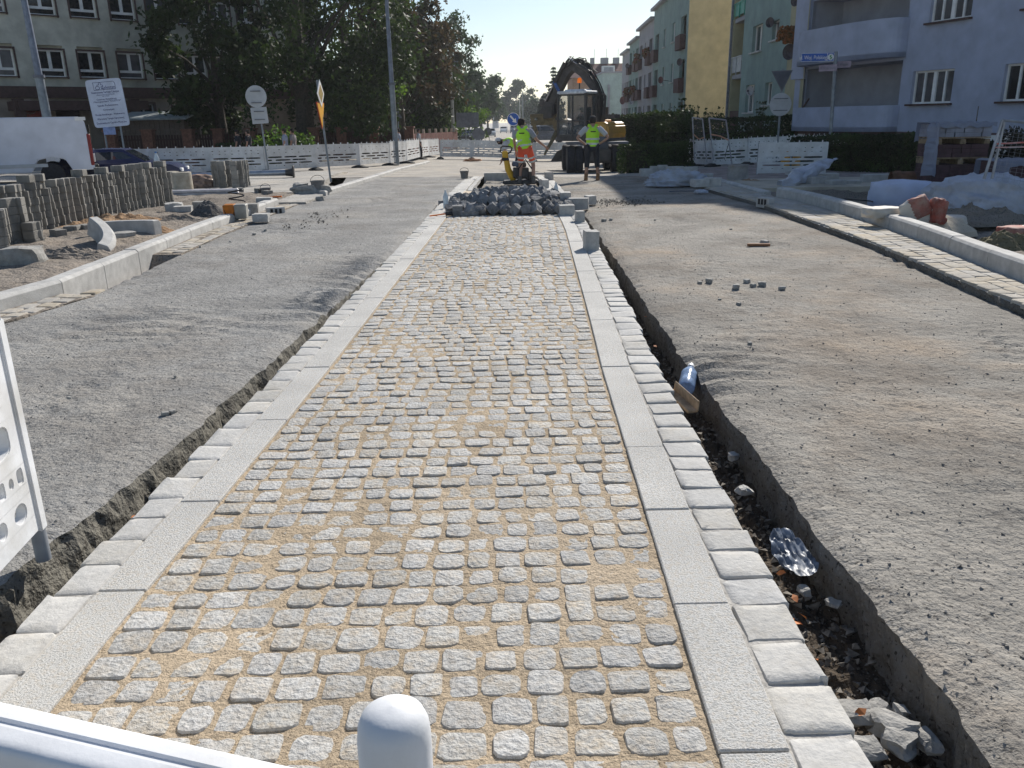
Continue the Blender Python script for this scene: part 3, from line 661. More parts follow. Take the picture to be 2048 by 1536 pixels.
# ---- terrace of four houses
defs = [(60, 78, 10.3, M_green, 'nearest mint green terrace house with the sunlit yellow end wall'), (78, 89, 9.7, M_grey, 'grey terrace house joined to the far end of the near green one'),
        (89, 98, 9.1, M_green, 'smaller green terrace house second from the far end of the row'), (98, 106, 8.6, M_grey, 'last and lowest grey house at the far end of the terrace')]
def rx(Y): return 12.8+.042*(Y-60)
M_flow = mat('red_flowers', (.22, .02, .025), .8, col2=(.05, .10, .02), scale=9)
M_box = mat('balcony_boarding', (.10, .055, .05), .9)
for i, (ya, yb, H_, m_, lab) in enumerate(defs):
    t = thing('terrace_house', lab, 'building', (rx(ya), ya, 0), group='terrace of stepped houses along the street')
    off = -.25*i
    Mt, Lt = wallframe(off*.3, yb-ya, 0, 0, 0)   # local x runs towards the camera, outside on the left
    Mt, Lt = wallframe(rx(yb)-rx(ya), yb-ya, 0, 0, 0); n = 4 if i == 0 else 3
    hs = []; bal = []
    for k in range(n):
        x = Lt*(k+.5)/n
        for f in range(3):
            z = 1.2+f*2.85
            if z+1.5 > H_-.3: continue
            if k == n-1 or (k == 0 and i < 3): bal.append((x-1.1, x+1.1, z-.9, z+1.35))
            else: hs.append((x-.6, x+.6, z, z+1.35))
    mb = MB(); facade(mb, Mt, Lt, H_, hs+bal, .22, z0=-1.5); mb.build('wall', m_, t)
    for h in hs: window(t, Mt, *h, .22, 'two', sill=M_sillw, fr=.07, pane=M_pane2)
    for q, h in enumerate(bal):
        b_ = MB().box(((h[0]+h[1])/2, .9, (h[2]+h[3])/2), (h[1]-h[0], .1, h[3]-h[2])).box(((h[0]+h[1])/2, .45, h[2]+.04), (h[1]-h[0], .9, .08)).build('balcony', M_grey, t, M=Mt)
        MB().box(((h[0]+h[1])/2, -.2, h[2]+.5), (h[1]-h[0]-.1, .4, .95)).build('railing', M_box, b_, M=Mt)
        if (q+i) % 3 == 0:
            mb = MB()
            for _ in range(45):
                c = Vector((rnd.uniform(h[0], h[1]), -.35+rnd.uniform(-.25, .2), h[2]+1.0+rnd.uniform(-.3, .45))); mb.box(c, (.22, .2, .16), (rnd.random()*3, rnd.random()*3, 0))
            mb.build('flowers', M_flow, b_, M=Mt)
    mb = MB(); mb.box((Lt/2, 4.9, H_/2-.75), (Lt-.04, 8, H_+1.4)); mb.build('house_body', M_yell if i == 0 else m_, t, M=Mt)
    mb = MB(); mb.prism([(-.1, H_), (Lt+.1, H_), (Lt+.1, H_+.22), (-.1, H_+.22)], -.35, .3, M=Mt)
    mb.add([Mt @ Vector(p) for p in ((0, -.3, H_+.1), (Lt, -.3, H_+.1), (Lt, 9.2, H_+.1), (0, 9.2, H_+.1), (0, 4.4, H_+1.2), (Lt, 4.4, H_+1.2))], [(0, 1, 5, 4), (2, 3, 4, 5), (0, 4, 3), (1, 2, 5)]); mb.build('roof', M_grey, t)
    if i in (1, 2): MB().box((Lt*.85, 1.6, H_+1.0), (.9, .9, 1.6)).build('chimney', mat('chimney_white', (.5, .5, .5), .8), t, M=Mt)
    if i == 0: MB().box((Lt+.06, 4.6, H_/2), (.14, 9.3, H_+2.4)).build('gable_wall', M_yell, t, M=Mt)
# satellite dishes
M_dish = mat('dark_dish', (.06, .05, .06), .5); M_dishl = mat('pale_dish', (.42, .42, .44), .5); M_dishr = mat('rust_dish', (.16, .06, .06), .6)
def dish(px, py, Y, dpx, m, lab, rz=-.9, wall=.45):
    p = At(px, py, Y); r = dpx/2*Y/1724
    t = thing('satellite_dish', lab, 'satellite dish', p, rz, 'satellite dishes on the house fronts')
    MB().lathe([(.0, .0), (r*.5, .03*r/.4), (r*.85, .1*r/.4), (r, .16*r/.4), (r*.99, .17*r/.4), (r*.84, .12*r/.4), (0, .03)], n=20, rot=(math.pi/2, 0, 0), cap=False).build('reflector', m, t, smooth=True)
    MB().tube([(0, 0, -r*.8), (0, -r*.9, -r*.5), (0, -r*1.15, -.0)], .018, 6).lathe([(.05, -.05), (.05, .05)], (0, -r*1.15, 0), n=8).build('feed_arm', M_dish, t)
    MB().tube([(0, 0, 0), (0, .12, 0), (.1, wall, -.05), (.1, wall+.3, -.05)], .025, 6).build('bracket', M_dish, t)
dish(1542, 45, 40.5, 19, M_dish, 'upper dark dish on the green house front'); dish(1582, 104, 37.2, 30, M_dish, 'largest dark dish beside the blue house corner'); dish(1502, 182, 44., 18, M_dishl, 'pale dish above a white window of the green house')
dish(1323, 160, 68, 13, M_dishr, 'dark red dish on the green terrace wall'); dish(1361, 124, 61, 14, M_dish, 'dark dish on the edge by the yellow gable'); dish(1256, 132, 95, 10, M_dish, 'small dark dish high on the farthest grey wall')
dish(1265, 202, 92, 14, M_dishl, 'large pale dish low on the far terrace'); dish(1247, 201, 99, 15, M_dishr, 'red and white dish at the end of the terrace'); dish(1593, 2, 36.5, 20, M_dish, 'dish half out of frame at the top beside the blue house')
for px, py, Y, n in ((1585, 70, 37., 420),):
    p = At(px, py, Y); mb = MB()
    for _ in range(n): mb.box((max(-.6, min(.6, rnd.gauss(0, .3))), max(-.25, min(.25, rnd.gauss(0, .12))), max(-.3, min(.3, rnd.gauss(0, .16)))), (.1, .09, .07), (rnd.random()*3, rnd.random()*3, 0))
    o = mb.build('hanging_plant', mat('orange_leaves', (.30, .09, .02), .8, col2=(.08, .05, .01), scale=7), loc=p); tag(o, 'orange leaved window plant above the largest dish', 'plant')
# ---- far houses
fh = thing('far_house', 'far orange brown house with tall dark red roof behind the excavator', 'building', (Gx(1200, 240, 135)))
def lx(px, py, Y): p = At(px, py, Y); return p.x-fh.location.x, p.z-fh.location.z
x0, zt = lx(1145, 124, 135); x1, ze = lx(1262, 155, 135); zr = lx(1200, 124, 135)[1]; ze = lx(1200, 155, 135)[1]
MB().box(((x0+x1)/2, 5, ze/2-1), (x1-x0, 10, ze+2)).build('wall', mat('orange_render', (.42, .24, .15), .9), fh)
rf = MB().add([(x0-.3, -.4, ze), (x1+.3, -.4, ze), (x1+.3, 10.4, ze), (x0-.3, 10.4, ze), (x0-.3, 4, zr), (x1+.3, 4, zr)], [(0, 1, 5, 4), (2, 3, 4, 5), (1, 2, 5), (3, 0, 4), (0, 3, 2, 1)]).build('roof', mat('dark_red_roof', (.13, .05, .045), .9, scale=3), fh)
for px, w_ in ((1215, 1.5), (1239, 1.2), (1190, .8)):
    a, b = lx(px, 118, 135); MB().box((a, 4, zr+.4), (w_*.8, .8, .9)).tube([(a+.3, 4, zr+.4), (a+.3, 4, zr+2.2)], .035, 5).build('chimney', M_grey, rf)
a, b = lx(1217, 142, 135); MB().box((a, .7, b), (1.9, 1.6, 1.5)).build('dormer', M_white, rf); MB().box((a, -.12, b), (1.5, .05, 1.1)).build('dormer_pane', M_pane2, rf)
a, b = lx(1178, 145, 135); MB().box((a, .9, b), (1.1, .8, 1.1)).build('skylight', M_white, rf)
a0, b0 = lx(1206, 146, 118); a1, _ = lx(1262, 146, 118)
pg = thing('pale_block', 'pale mint windowless block beside the far end of the terrace', 'building', Gx(1230, 230, 118))
dx_ = fh.location.x-pg.location.x; zt = At(1230, 146, 118).z-pg.location.z
MB().box(((a0+a1)/2+dx_, 4, zt/2-1), (a1-a0, 8, zt+2)).build('wall', mat('pale_mint', (.45, .55, .50), .9, var=.06), pg)
MB().box(((a0+a1)/2+dx_, 4, zt+.1), (a1-a0+.3, 8.3, .2)).build('roof', M_grey, pg)
p = At(1218, 190, 117.6); MB().box((p.x-pg.location.x, -.1, zt*.45), (.3, .15, zt*.75)).build('downpipe', M_grey, pg)
ch = thing('factory_chimney', 'tall thin factory chimney far beyond the street trees', 'chimney', Gx(991, 240, 520))
hh = At(991, 178, 520).z-ch.location.z
o = MB().lathe([(2.0, 0), (1.5, hh*.5), (1.25, hh), (1.25, hh)], n=16).build('shaft', mat('chimney_concrete', (.35, .35, .37), .9), ch)
MB().lathe([(1.4, hh-1.2), (1.4, hh+.2)], n=16).build('rim', M_grey, ch)
# low dark houses at the end of the street
for px, w_, h_, Y, rz, lab in ((1052, 12, 7.5, 330, 0, 'dim far house at the end of the street left of the fork'), (1092, 9, 6.5, 250, 0, 'dark roofed far house beyond the pallet fork')):
    t = thing('far_house', lab, 'building', Gx(px, 245, Y))
    MB().box((0, 0, h_/2-1), (w_, 8, h_*.6+2)).build('wall', M_grey, t); MB().add([(-w_/2-.4, -4.3, h_*.75), (w_/2+.4, -4.3, h_*.75), (w_/2+.4, 4.3, h_*.75), (-w_/2-.4, 4.3, h_*.75), (-w_/2+1, 0, h_*1.2), (w_/2-1, 0, h_*1.2)], [(0, 1, 5, 4), (1, 2, 5), (2, 3, 4, 5), (3, 0, 4), (0, 3, 2, 1)]).build('roof', M_brown, t)
# ================================================================== trees, hedges, shrubs
def leafmat(name, a, b, tr=.35): return mat(name, a, .6, col2=b, scale=.9, trans=tr, spec=.3, detail=6, mixr=(.4, .6))
L_dark = leafmat('chestnut_leaves', (.045, .075, .018), (.022, .036, .010))
L_brown = leafmat('rusty_leaves', (.085, .055, .026), (.045, .045, .018))
L_green = leafmat('green_leaves', (.085, .13, .025), (.03, .055, .015))
L_far = leafmat('far_leaves', (.05, .09, .035), (.03, .05, .02))
L_hedge = leafmat('hedge_leaves', (.05, .085, .02), (.018, .03, .01), .2)
L_light = leafmat('bright_leaves', (.13, .22, .03), (.05, .11, .02), .5)
L_con = leafmat('spruce_needles', (.03, .05, .03), (.015, .028, .018), .1)
L_thuja = leafmat('thuja', (.05, .05, .02), (.02, .02, .01), .1)
M_bark = mat('bark', (.06, .05, .04), .95, var=.35, scale=9, bump=.6, bscale=12)
def leaves(C, n, size, rr, flat=.35):
    "n leaf quads scattered in blobs C = (x,y,z,radius)"
    C = np.array(C); wts = C[:, 3]**2; idx = rr.choice(len(C), n, p=wts/wts.sum())
    d = rr.normal(size=(n, 3)); d /= np.linalg.norm(d, axis=1)[:, None]; rad = C[idx, 3]*(rr.random(n)**.42)
    c = C[idx, :3]+d*rad[:, None]*np.array([1, 1, .8])
    u = rr.normal(size=(n, 3)); u /= np.linalg.norm(u, axis=1)[:, None]; v = np.cross(u, rr.normal(size=(n, 3))); v /= np.linalg.norm(v, axis=1)[:, None]
    s = size*rr.uniform(.6, 1.3, n)[:, None]
    P = np.stack([c-u*s, c+v*s*.55, c+u*s, c-v*s*.55], 1).reshape(-1, 3)
    return P, n
def quads(name, P, n, m, parent=None):
    me = bpy.data.meshes.new(name); me.vertices.add(4*n); me.vertices.foreach_set('co', P.astype(np.float32).ravel())
    me.loops.add(4*n); me.loops.foreach_set('vertex_index', np.arange(4*n, dtype=np.int32)); me.polygons.add(n)
    me.polygons.foreach_set('loop_start', np.arange(0, 4*n, 4, dtype=np.int32)); me.polygons.foreach_set('loop_total', np.full(n, 4, dtype=np.int32))
    me.update(); me.validate(); me.materials.append(m); return obj(name, me, parent)
def tree(name, base, H_, R_, m, lab, n=9000, leaf=.16, seed=1, trunk=.3, zc=None, gap=.5, blobs=34, group=None, rz=1., cat='tree'):
    rr = np.random.default_rng(seed); q = random.Random(seed)
    t = thing(name, lab, cat, base, 0, group); zc = zc or .58; hz = H_*(1-zc)*rz
    C = []
    for i in range(blobs):
        a = q.uniform(0, 6.28); b = math.asin(q.uniform(-.85, 1)); k = q.uniform(.5, .92); r = R_*q.uniform(.17, .3)
        C.append((R_*k*math.cos(a)*math.cos(b), R_*k*math.sin(a)*math.cos(b), H_*zc+hz*k*math.sin(b), r))
    mb = MB(); z1 = H_*zc*.55
    mb.tube([(0, 0, -.3), (0, 0, .2), (.05, 0, z1*.5), (0, .05, z1), (.1, 0, H_*.75)], [trunk*1.5, trunk*1.1, trunk, trunk*.8, trunk*.2], 9)
    for c in C[::3]:
        c = Vector(c[:3]); s = Vector((0, 0, z1*q.uniform(.7, 1.3))); mid = s.lerp(c, .5)+Vector((0, 0, .08*R_)); mb.tube([s, mid, c], [trunk*.35, trunk*.2, trunk*.06], 5)
    mb.build('trunk', M_bark, t, smooth=True)
    P, n = leaves([(c[0], c[1], c[2], c[3]*q.uniform(.7, 1.15)) for c in C], n, leaf, rr); P2, n2 = leaves([(c[0]*1.05, c[1]*1.05, c[2], c[3]*1.5) for c in C], n//6, leaf, rr)
    quads('crown', np.concatenate([P, P2]), n+n2, m, t); return t
def col(px, Y, py=240): return Gx(px, py, Y)
tree('chestnut_tree', col(440, 50), 12.5, 4.0, L_dark, 'dark chestnut tree covering the school end wall', 16000, .17, 3, .32, zc=.5, group='street trees on the left')
tree('chestnut_tree', col(608, 48), 15., 6.0, L_dark, 'largest dark chestnut, its thick trunk behind the round sign back', 20000, .15, 4, .5, zc=.5, blobs=42, gap=.4, group='street trees on the left')
tree('chestnut_tree', col(700, 57), 14.5, 5.0, L_green, 'green chestnut between the tall lamp post and the largest tree', 9000, .16, 5, .3, zc=.48, blobs=40, group='street trees on the left')
tree('chestnut_tree', col(800, 64), 13.2, 4.2, L_brown, 'rusty brown chestnut to the right of the tall lamp post', 14000, .17, 6, .35, zc=.5, blobs=44, group='street trees on the left')
tree('chestnut_tree', col(842, 80), 12.2, 4.0, L_brown, 'browned chestnut farther down the street', 11000, .19, 16, .35, zc=.5, group='street trees on the left')
tree('chestnut_tree', col(800, 72), 9.5, 5.5, L_dark, 'low dark tree behind the rusty chestnut', 11000, .2, 26, .3, zc=.42, group='street trees on the left')
tree('street_tree', col(918, 118), 10.3, 4.2, L_far, 'green tree past the far rectangular sign', 7000, .28, 7, .3, group='street trees farther down the road')
tree('street_tree', col(950, 150), 11.5, 4.8, L_far, 'rounded far tree left of the factory chimney', 7000, .33, 8, .3, group='street trees farther down the road')
tree('street_tree', col(962, 190), 10.5, 5, L_far, 'darker tree behind the round one near the chimney', 5000, .4, 18, .3, group='street trees farther down the road')
tree('street_tree', col(975, 240), 11, 5, L_far, 'small far tree closing the left side of the road', 4000, .5, 19, .3, group='street trees farther down the road')
tree('street_tree', col(1034, 300), 16.5, 7.2, L_far, 'round hazy tree standing alone at the end of the street', 6500, .5, 9, .4, group='street trees farther down the road')
tree('street_tree', col(1080, 230), 9, 4.5, L_far, 'low bushy tree right of the road end', 4000, .4, 29, .3, group='street trees farther down the road')
tree('street_tree', col(1062, 270), 9.5, 6, L_far, 'hazy low tree under the round one', 3500, .45, 39, .3, group='street trees farther down the road')
def spruce(base, H_, R_, m, lab, n=3500, seed=1, leaf=.3, name='spruce_tree', grp=None):
    q = random.Random(seed); rr = np.random.default_rng(seed); t = thing(name, lab, 'tree', base, 0, grp); C = []
    mb = MB(); mb.tube([(0, 0, -.3), (0, 0, H_*.98)], [.03*H_/2, .01], 7)
    k = int(H_/.55)
    for i in range(k):
        z = H_*(.12+.86*i/k); r = R_*(1-i/k)*q.uniform(.75, 1.15)+.1
        for j in range(6):
            a = q.uniform(0, 6.28)
            mb.tube([(0, 0, z), (r*math.cos(a), r*math.sin(a), z-.12*r)], [.04, .01], 4)
            for f in (.35, .65, .92): C.append((r*f*math.cos(a), r*f*math.sin(a), z-.12*r*f, .1+r*.14))
    mb.build('trunk', M_bark, t); P, n = leaves(C, n, leaf, rr); quads('crown', P, n, m, t); return t
spruce(col(1107, 130), 10.5, 2.6, L_con, 'tall pointed spruce left of the excavator arm', 4200, 2, .22); spruce(col(1090, 140), 7.2, 3.0, L_con, 'shorter spruce beside the tall pointed one', 3000, 12, .24)
tree('larch_tree', col(908, 92), 12.8, 3.6, L_far, 'feathery larch poking out above the brown crowns', 2600, .2, 77, .2, zc=.62, rz=1.1)
def hedge(name, lab, pts, W_, z0, z1, n, leaf, m, seed=1, cat='hedge', top=.06, grp=None):
    "clipped hedge: dense leaf quads in the body of a box running along pts, over a twiggy core"
    rr = np.random.default_rng(seed); P = [Vector(p) for p in pts]; seg = [(P[i+1]-P[i]).length for i in range(len(P)-1)]
    t = thing(name, lab, cat, P[0], 0, grp); allP = []; tot = 0; core = MB()
    for i in range(len(P)-1):
        k = int(n*seg[i]/sum(seg)); d = (P[i+1]-P[i]); nn = Vector((-d.y, d.x, 0)).normalized()
        s = rr.random(k); a = rr.uniform(-1, 1, k); h = rr.random(k); f = rr.integers(0, 4, k)
        a = np.where(f == 0, -1, np.where(f == 1, 1, a)); h = np.where(f == 2, 1, h)
        wob = np.array([1+.13*noise.noise((float(x)*seg[i]*1.1, float(y)*2, float(z)*3+seed)) for x, y, z in zip(s, a, h)])
        c = np.array(P[i])[None]+s[:, None]*np.array(d)[None]+(a*W_/2*wob)[:, None]*np.array(nn)[None]; zb = np.array([g(x, y) for x, y in c[:, :2]])
        c[:, 2] = zb+z0+(z1-z0)*h*(1+(wob-1)*.6)+rr.normal(0, top, k)*.5; c[:, :2] += rr.normal(0, .03, (k, 2))
        u = rr.normal(size=(k, 3)); u /= np.linalg.norm(u, axis=1)[:, None]; v = np.cross(u, rr.normal(size=(k, 3))); v /= np.linalg.norm(v, axis=1)[:, None]
        sz = leaf*rr.uniform(.6, 1.4, k)[:, None]; c -= np.array(P[0]); allP.append(np.stack([c-u*sz, c+v*sz*.6, c+u*sz, c-v*sz*.6], 1).reshape(-1, 3)); tot += k
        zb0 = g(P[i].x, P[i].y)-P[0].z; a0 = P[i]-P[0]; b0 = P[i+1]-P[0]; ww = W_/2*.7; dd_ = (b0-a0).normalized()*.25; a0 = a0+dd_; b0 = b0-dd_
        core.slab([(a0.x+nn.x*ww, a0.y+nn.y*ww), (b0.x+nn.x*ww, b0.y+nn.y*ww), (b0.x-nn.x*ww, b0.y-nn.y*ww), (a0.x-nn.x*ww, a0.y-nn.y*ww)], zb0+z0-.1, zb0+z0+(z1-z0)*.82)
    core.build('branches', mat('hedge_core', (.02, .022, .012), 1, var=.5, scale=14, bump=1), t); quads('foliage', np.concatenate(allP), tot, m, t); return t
a, b, c_ = G(1232, 355), G(1355, 352), G(1362, 330)
pA, pB = At(1235, 330, 25.5), At(1362, 330, 27.5)
hA, hB = Vector((At(1265, 300, 32).x, 32, 0)), Vector((At(1358, 300, 33.5).x, 33.5, 0))
hedge('hedge', 'clipped sunlit topped hedge beside the wheels of the excavator', [hA, hB], 1.6, 0, .98, 9000, .045, L_hedge, 2)
hedge('hedge', 'small hedge clump directly behind the excavator wheel', [Vector((At(1226, 300, 38.5).x, 38.5, 0)), Vector((At(1262, 300, 38.5).x, 38.5, 0))], 1.2, .0, .95, 2500, .05, L_hedge, 3)
hedge('hedge', 'tall dark hedge along the garden under the terrace', [Vector((At(1213, 240, 44).x, 44, 0)), Vector((At(1385, 240, 43).x, 43, 0))], 2.2, 0, 2.2, 14000, .08, L_hedge, 4, top=.15)
hedge('hedge', 'long dark clipped hedge in front of the green house', [Vector((At(1322, 250, 38.5).x, 38.5, 0)), Vector((At(1600, 250, 36).x, 36, 0))], 1.4, 0, 1.75, 14000, .06, L_hedge, 5)
hedge('hedge', 'near dark hedge below the blue house behind the street name post', [Vector((At(1592, 290, 25.5).x, 25.5, 0)), Vector((At(1880, 290, 23.3).x, 23.3, 0))], 1.3, 0, 1.02, 15000, .045, L_hedge, 6)
hedge('hedge', 'tall dark hedgerow behind the chestnut trunks', [Vector((At(560, 290, 68).x, 68, 0)), Vector((At(905, 290, 84).x, 84, 0))], 2.5, -.2, 4.6, 12000, .22, L_dark, 8, top=.3)
hedge('hedge', 'dim hedge behind the park fence on the left', [Vector((At(440, 290, 43).x, 43, 0)), Vector((At(600, 290, 43).x, 43, 0))], 1.2, 0, 1.0, 4000, .09, L_hedge, 7)
def bush(px, py, Y, w_, h_, m, lab, n=900, leaf=.07, seed=1, name='bush', spiky=False, base=None):
    p = base or Gx(px, py, Y); rr = np.random.default_rng(seed); q = random.Random(seed); t = thing(name, lab, 'bush', p)
    C = [(q.uniform(-.35, .35)*w_, q.uniform(-.3, .3)*w_, q.uniform(.3, .8)*h_, q.uniform(.15, .28)*w_) for _ in range(9)]; mb = MB()
    for i in range(8):
        a = q.uniform(0, 6.28); r = q.uniform(.1, .4)*w_; mb.tube([(0, 0, 0), (r*math.cos(a)*.5, r*math.sin(a)*.5, h_*.5), (r*math.cos(a), r*math.sin(a), h_*(.95 if spiky else .7))], [.015, .012, .004], 4)
        if spiky: C += [(r*math.cos(a)*f, r*math.sin(a)*f, h_*f, .06+.1*(1-f)*w_) for f in (.5, .7, .85, .95)]
    mb.build('stems', M_bark, t); P, n = leaves(C, n, leaf, rr); quads('foliage', P, n, m, t); return t
bush(570, 270, 40, 3.0, 1.9, L_light, 'light green bush catching sun behind the white barriers', 1500, .09, 2)
bush(855, 262, 72, 4.5, 2.6, L_light, 'bright grassy bush above the brown fence', 2600, .12, 3, spiky=True)
bush(728, 215, 54, 5, 3.4, L_light, 'yellow green sunlit bush by the tall lamp post', 3000, .12, 4, base=Vector((*Gx(735, 240, 52).xy, 1.6)))
bush(950, 235, 75, 3.2, 3.8, L_light, 'green leafy shrub above the far rectangular sign', 1200, .11, 5)
for i, (px, Y, w_, h_) in enumerate(((1388, 36, 1.2, 2.5), (1405, 37, .8, 2.2), (1425, 37, 1.2, 2.4), (1365, 38, .6, 2.9), (1520, 36.5, .7, 2.5), (1370, 40, 2.2, 2.6))):
    bush(px, 250, Y, w_, h_, L_hedge, 'weedy shoots rising above the clipped hedge', 420, .06, 20+i, name='weeds', spiky=True)['group'] = 'weedy shoots over the hedge'
spruce(Gx(1944, 300, 21), 1.75, .42, L_con, 'young spruce behind the taller wrapped pallet', 900, 31, .045, 'young_spruce'); spruce(Gx(1962, 300, 20), 1.25, .3, L_con, 'smallest spruce in the gap right of the wrapped pallets', 600, 32, .04, 'young_spruce'); spruce(Gx(1911, 300, 22), 1.35, .25, L_con, 'thin young spruce behind the wrapped pallets', 500, 33, .04, 'young_spruce')
def thuja(px, Y, h_, r, lab, seed):
    rr = np.random.default_rng(seed); t = thing('thuja', lab, 'bush', Gx(px, 300, Y)); MB().tube([(0, 0, 0), (0, 0, h_*.8)], [.05, .02], 6).build('trunk', M_bark, t)
    C = [(r*.55*math.cos(k*2.4), r*.55*math.sin(k*2.4), h_*(.2+.7*k/14), r*.55) for k in range(15)]; P, n = leaves(C, 2600, .05, rr); quads('foliage', P, n, L_thuja, t)
thuja(1963, 17.5, 1.05, .26, 'dark brown green conical shrub right of the wrapped pallets', 1); thuja(2045, 17, 1.22, .42, 'rounded dark shrub cut by the right edge', 2)
# ================================================================== barriers
M_plast = mat('white_plastic', (.76, .77, .78), .45, var=.06, scale=5, dirt=.25, dirtcol=(.5, .48, .44), trans=.12)
M_plast2 = mat('white_plastic_clean', (.74, .75, .77), .62, var=.05, scale=9, bump=.06, bscale=30, dirt=.32, dirtcol=(.52, .50, .46))
M_rub = mat('black_rubber', (.02, .02, .022), .8, var=.3)
M_post = mat('grey_post', (.30, .32, .35), .5, metal=.3)
def panel_mb(rich=False):
    mb = MB(); H_ = .92
    small = [(x, .03, .014) for x in (-.85, -.55, -.25, .05, .35, .65)]
    r1 = [(-.58, .27, .03), (.02, .25, .03), (.60, .27, .03)]; r2 = [(-.80, .1, .03), (-.28, .30, .03), (.36, .28, .03)]
    rows = [(0, .12, []), (.12, .16, small if rich else []), (.16, .20, []), (.20, .29, r1), (.29, .32, []), (.32, .41, r2), (.41, .44, []), (.44, .53, r1), (.53, .64, []),
            (.64, .68, [(x, .035 if i % 2 else .016, .013) for i, x in enumerate((-.85, -.6, -.4, -.15, .1, .35, .55, .8))]), (.68, .76, []), (.76, .80, [(x, .016 if i % 2 else .035, .014) for i, x in enumerate((-.85, -.6, -.4, -.15, .1, .35, .55, .8))]), (.80, H_, [])]
    plate(mb, 1.94, rows, .035)
    for x in (-.98, .98): mb.box((x, 0, .45), (.035, .05, .94))
    mb.box((0, 0, H_+.008), (1.98, .05, .02))
    for i in range(6):
        x = -.82+i*.328; mb.lathe([(.02, .0), (.02, .05), (.013, .062), (0, .066)], (x, 0, H_+.015), n=8)
    return mb
ME_panel = panel_mb(True).mesh('panel', M_plast)
ME_panel.name = 'panel'
def foot_mb():
    mb = MB(); mb.loft([(0, 0, 0, .42, .2), (0, 0, .05, .40, .18), (0, 0, .10, .22, .12), (0, 0, .12, .1, .1)], n=14, ex=4); return mb
ME_foot = foot_mb().mesh('rubber_foot', M_rub)
def barrier(a, b, lab, group, h=1., flip=False, foot=True):
    d = b-a; L_ = d.length; t = thing('barrier', lab, 'barrier', a, math.atan2(d.y, d.x), group)
    o = obj('panel', ME_panel, t, (L_/2, 0, .1)); o.scale = (L_/1.99, 1, h)
    o.rotation_euler = (0, -math.asin((b.z-a.z)/L_), 0)
    if foot: obj('rubber_foot', ME_foot, t, (0, 0, .0), (0, 0, 1.2))
    MB().tube([(0, 0, 0), (0, 0, 1.0*h+.05)], .02, 6).build('post', M_post, t); return t
grp = 'white plastic barriers closing the left pavement'
bp = [(100, 356), (206, 354), (313, 352), (422, 349), (531, 346), (632, 341), (720, 336), (781, 331)]
P = [G(*p) for p in bp]
labs = ['white barrier hidden mostly by the van', 'white barrier seen through the dark car windows', 'white barrier behind the concrete rings and brick row', 'white barrier behind the small far paver stack', 'white barrier between the round sign back and the yellow pennant sign', 'white barrier crossed by the yellow pennant sign pole', 'short white barrier just left of where the row bends']
for i in range(7): barrier(P[i], P[i+1], labs[i], grp, h=.92)
bp = [(781, 331), (814, 327), (841, 319), (858, 315), (878, 312)]; P = [G(*p) for p in bp]
for i in range(4): barrier(P[i], P[i+1], ['first barrier of the slanting run after the bend', 'second barrier of the slanting run', 'third barrier of the slanting run', 'last slanting barrier touching the grey middle ones'][i], 'slanting white barriers after the bend', h=1)
def Bz(px, py, Y): p = At(px, py, Y); return Vector((p.x, Y, g(p.x, Y)))
P = [Bz(px, 300, Y) for px, Y in ((880, 49), (943, 49.5), (1007, 50), (1068, 50.5), (1130, 51), (1190, 52))]
for i in range(5): barrier(P[i], P[i+1], ['shaded barrier at the left end of the road closure', 'shaded barrier behind the plate compactor handle', 'shaded barrier behind the orange shorted worker', 'shaded barrier under the pallet fork', 'shaded barrier behind the excavator'][i], 'backlit barriers across the road', h=1.0)
P = [Bz(px, 300, Y) for px, Y in ((1248, 46), (1290, 45), (1325, 43.5), (1352, 41), (1372, 38), (1391, 35.5), (1427, 33.8), (1496, 33.2), (1572, 32.8), (1632, 32), (1690, 31))]
for i in range(10): barrier(P[i], P[i+1], ['far barrier right behind the yellow counterweight', 'barrier second behind the trimmed hedge', 'barrier peeping over the trimmed hedge', 'barrier at the end of the trimmed hedge', 'narrow turned barrier right of the trimmed hedge', 'curving barrier behind the first wire frame', 'white barrier behind the second wire frame', 'white barrier left of the yield sign post', 'white barrier behind the leaning white one', 'barrier top showing over the near dark hedge'][i], 'white barriers along the right garden', h=1.)
P = [Bz(px, 300, Y) for px, Y in ((1925, 21), (2045, 20.3), (2190, 19.4))]
for i in range(2): barrier(P[i], P[i+1], ['pale barrier behind the conical shrub', 'pale barrier by the insurance sign at the right edge'][i], 'pale barriers by the wrapped pallets', h=1.)
P = [Bz(px, 300, Y) for px, Y in ((1945, 18.6), (2060, 18.0), (2180, 17.4))]
for i in range(2): 
    t = barrier(P[i], P[i+1], ['lower barrier whose top rail runs behind the wire fence', 'lower barrier cut by the right edge'][i], 'lower barriers in front of the shrubs', h=.7)
a = Bz(1513, 350, 23.6); b = Bz(1650, 350, 23.2)
t = barrier(a, b, 'detached white barrier panel leaning in front of the yield sign post', None, h=.88, foot=False); t.rotation_euler.x = .12
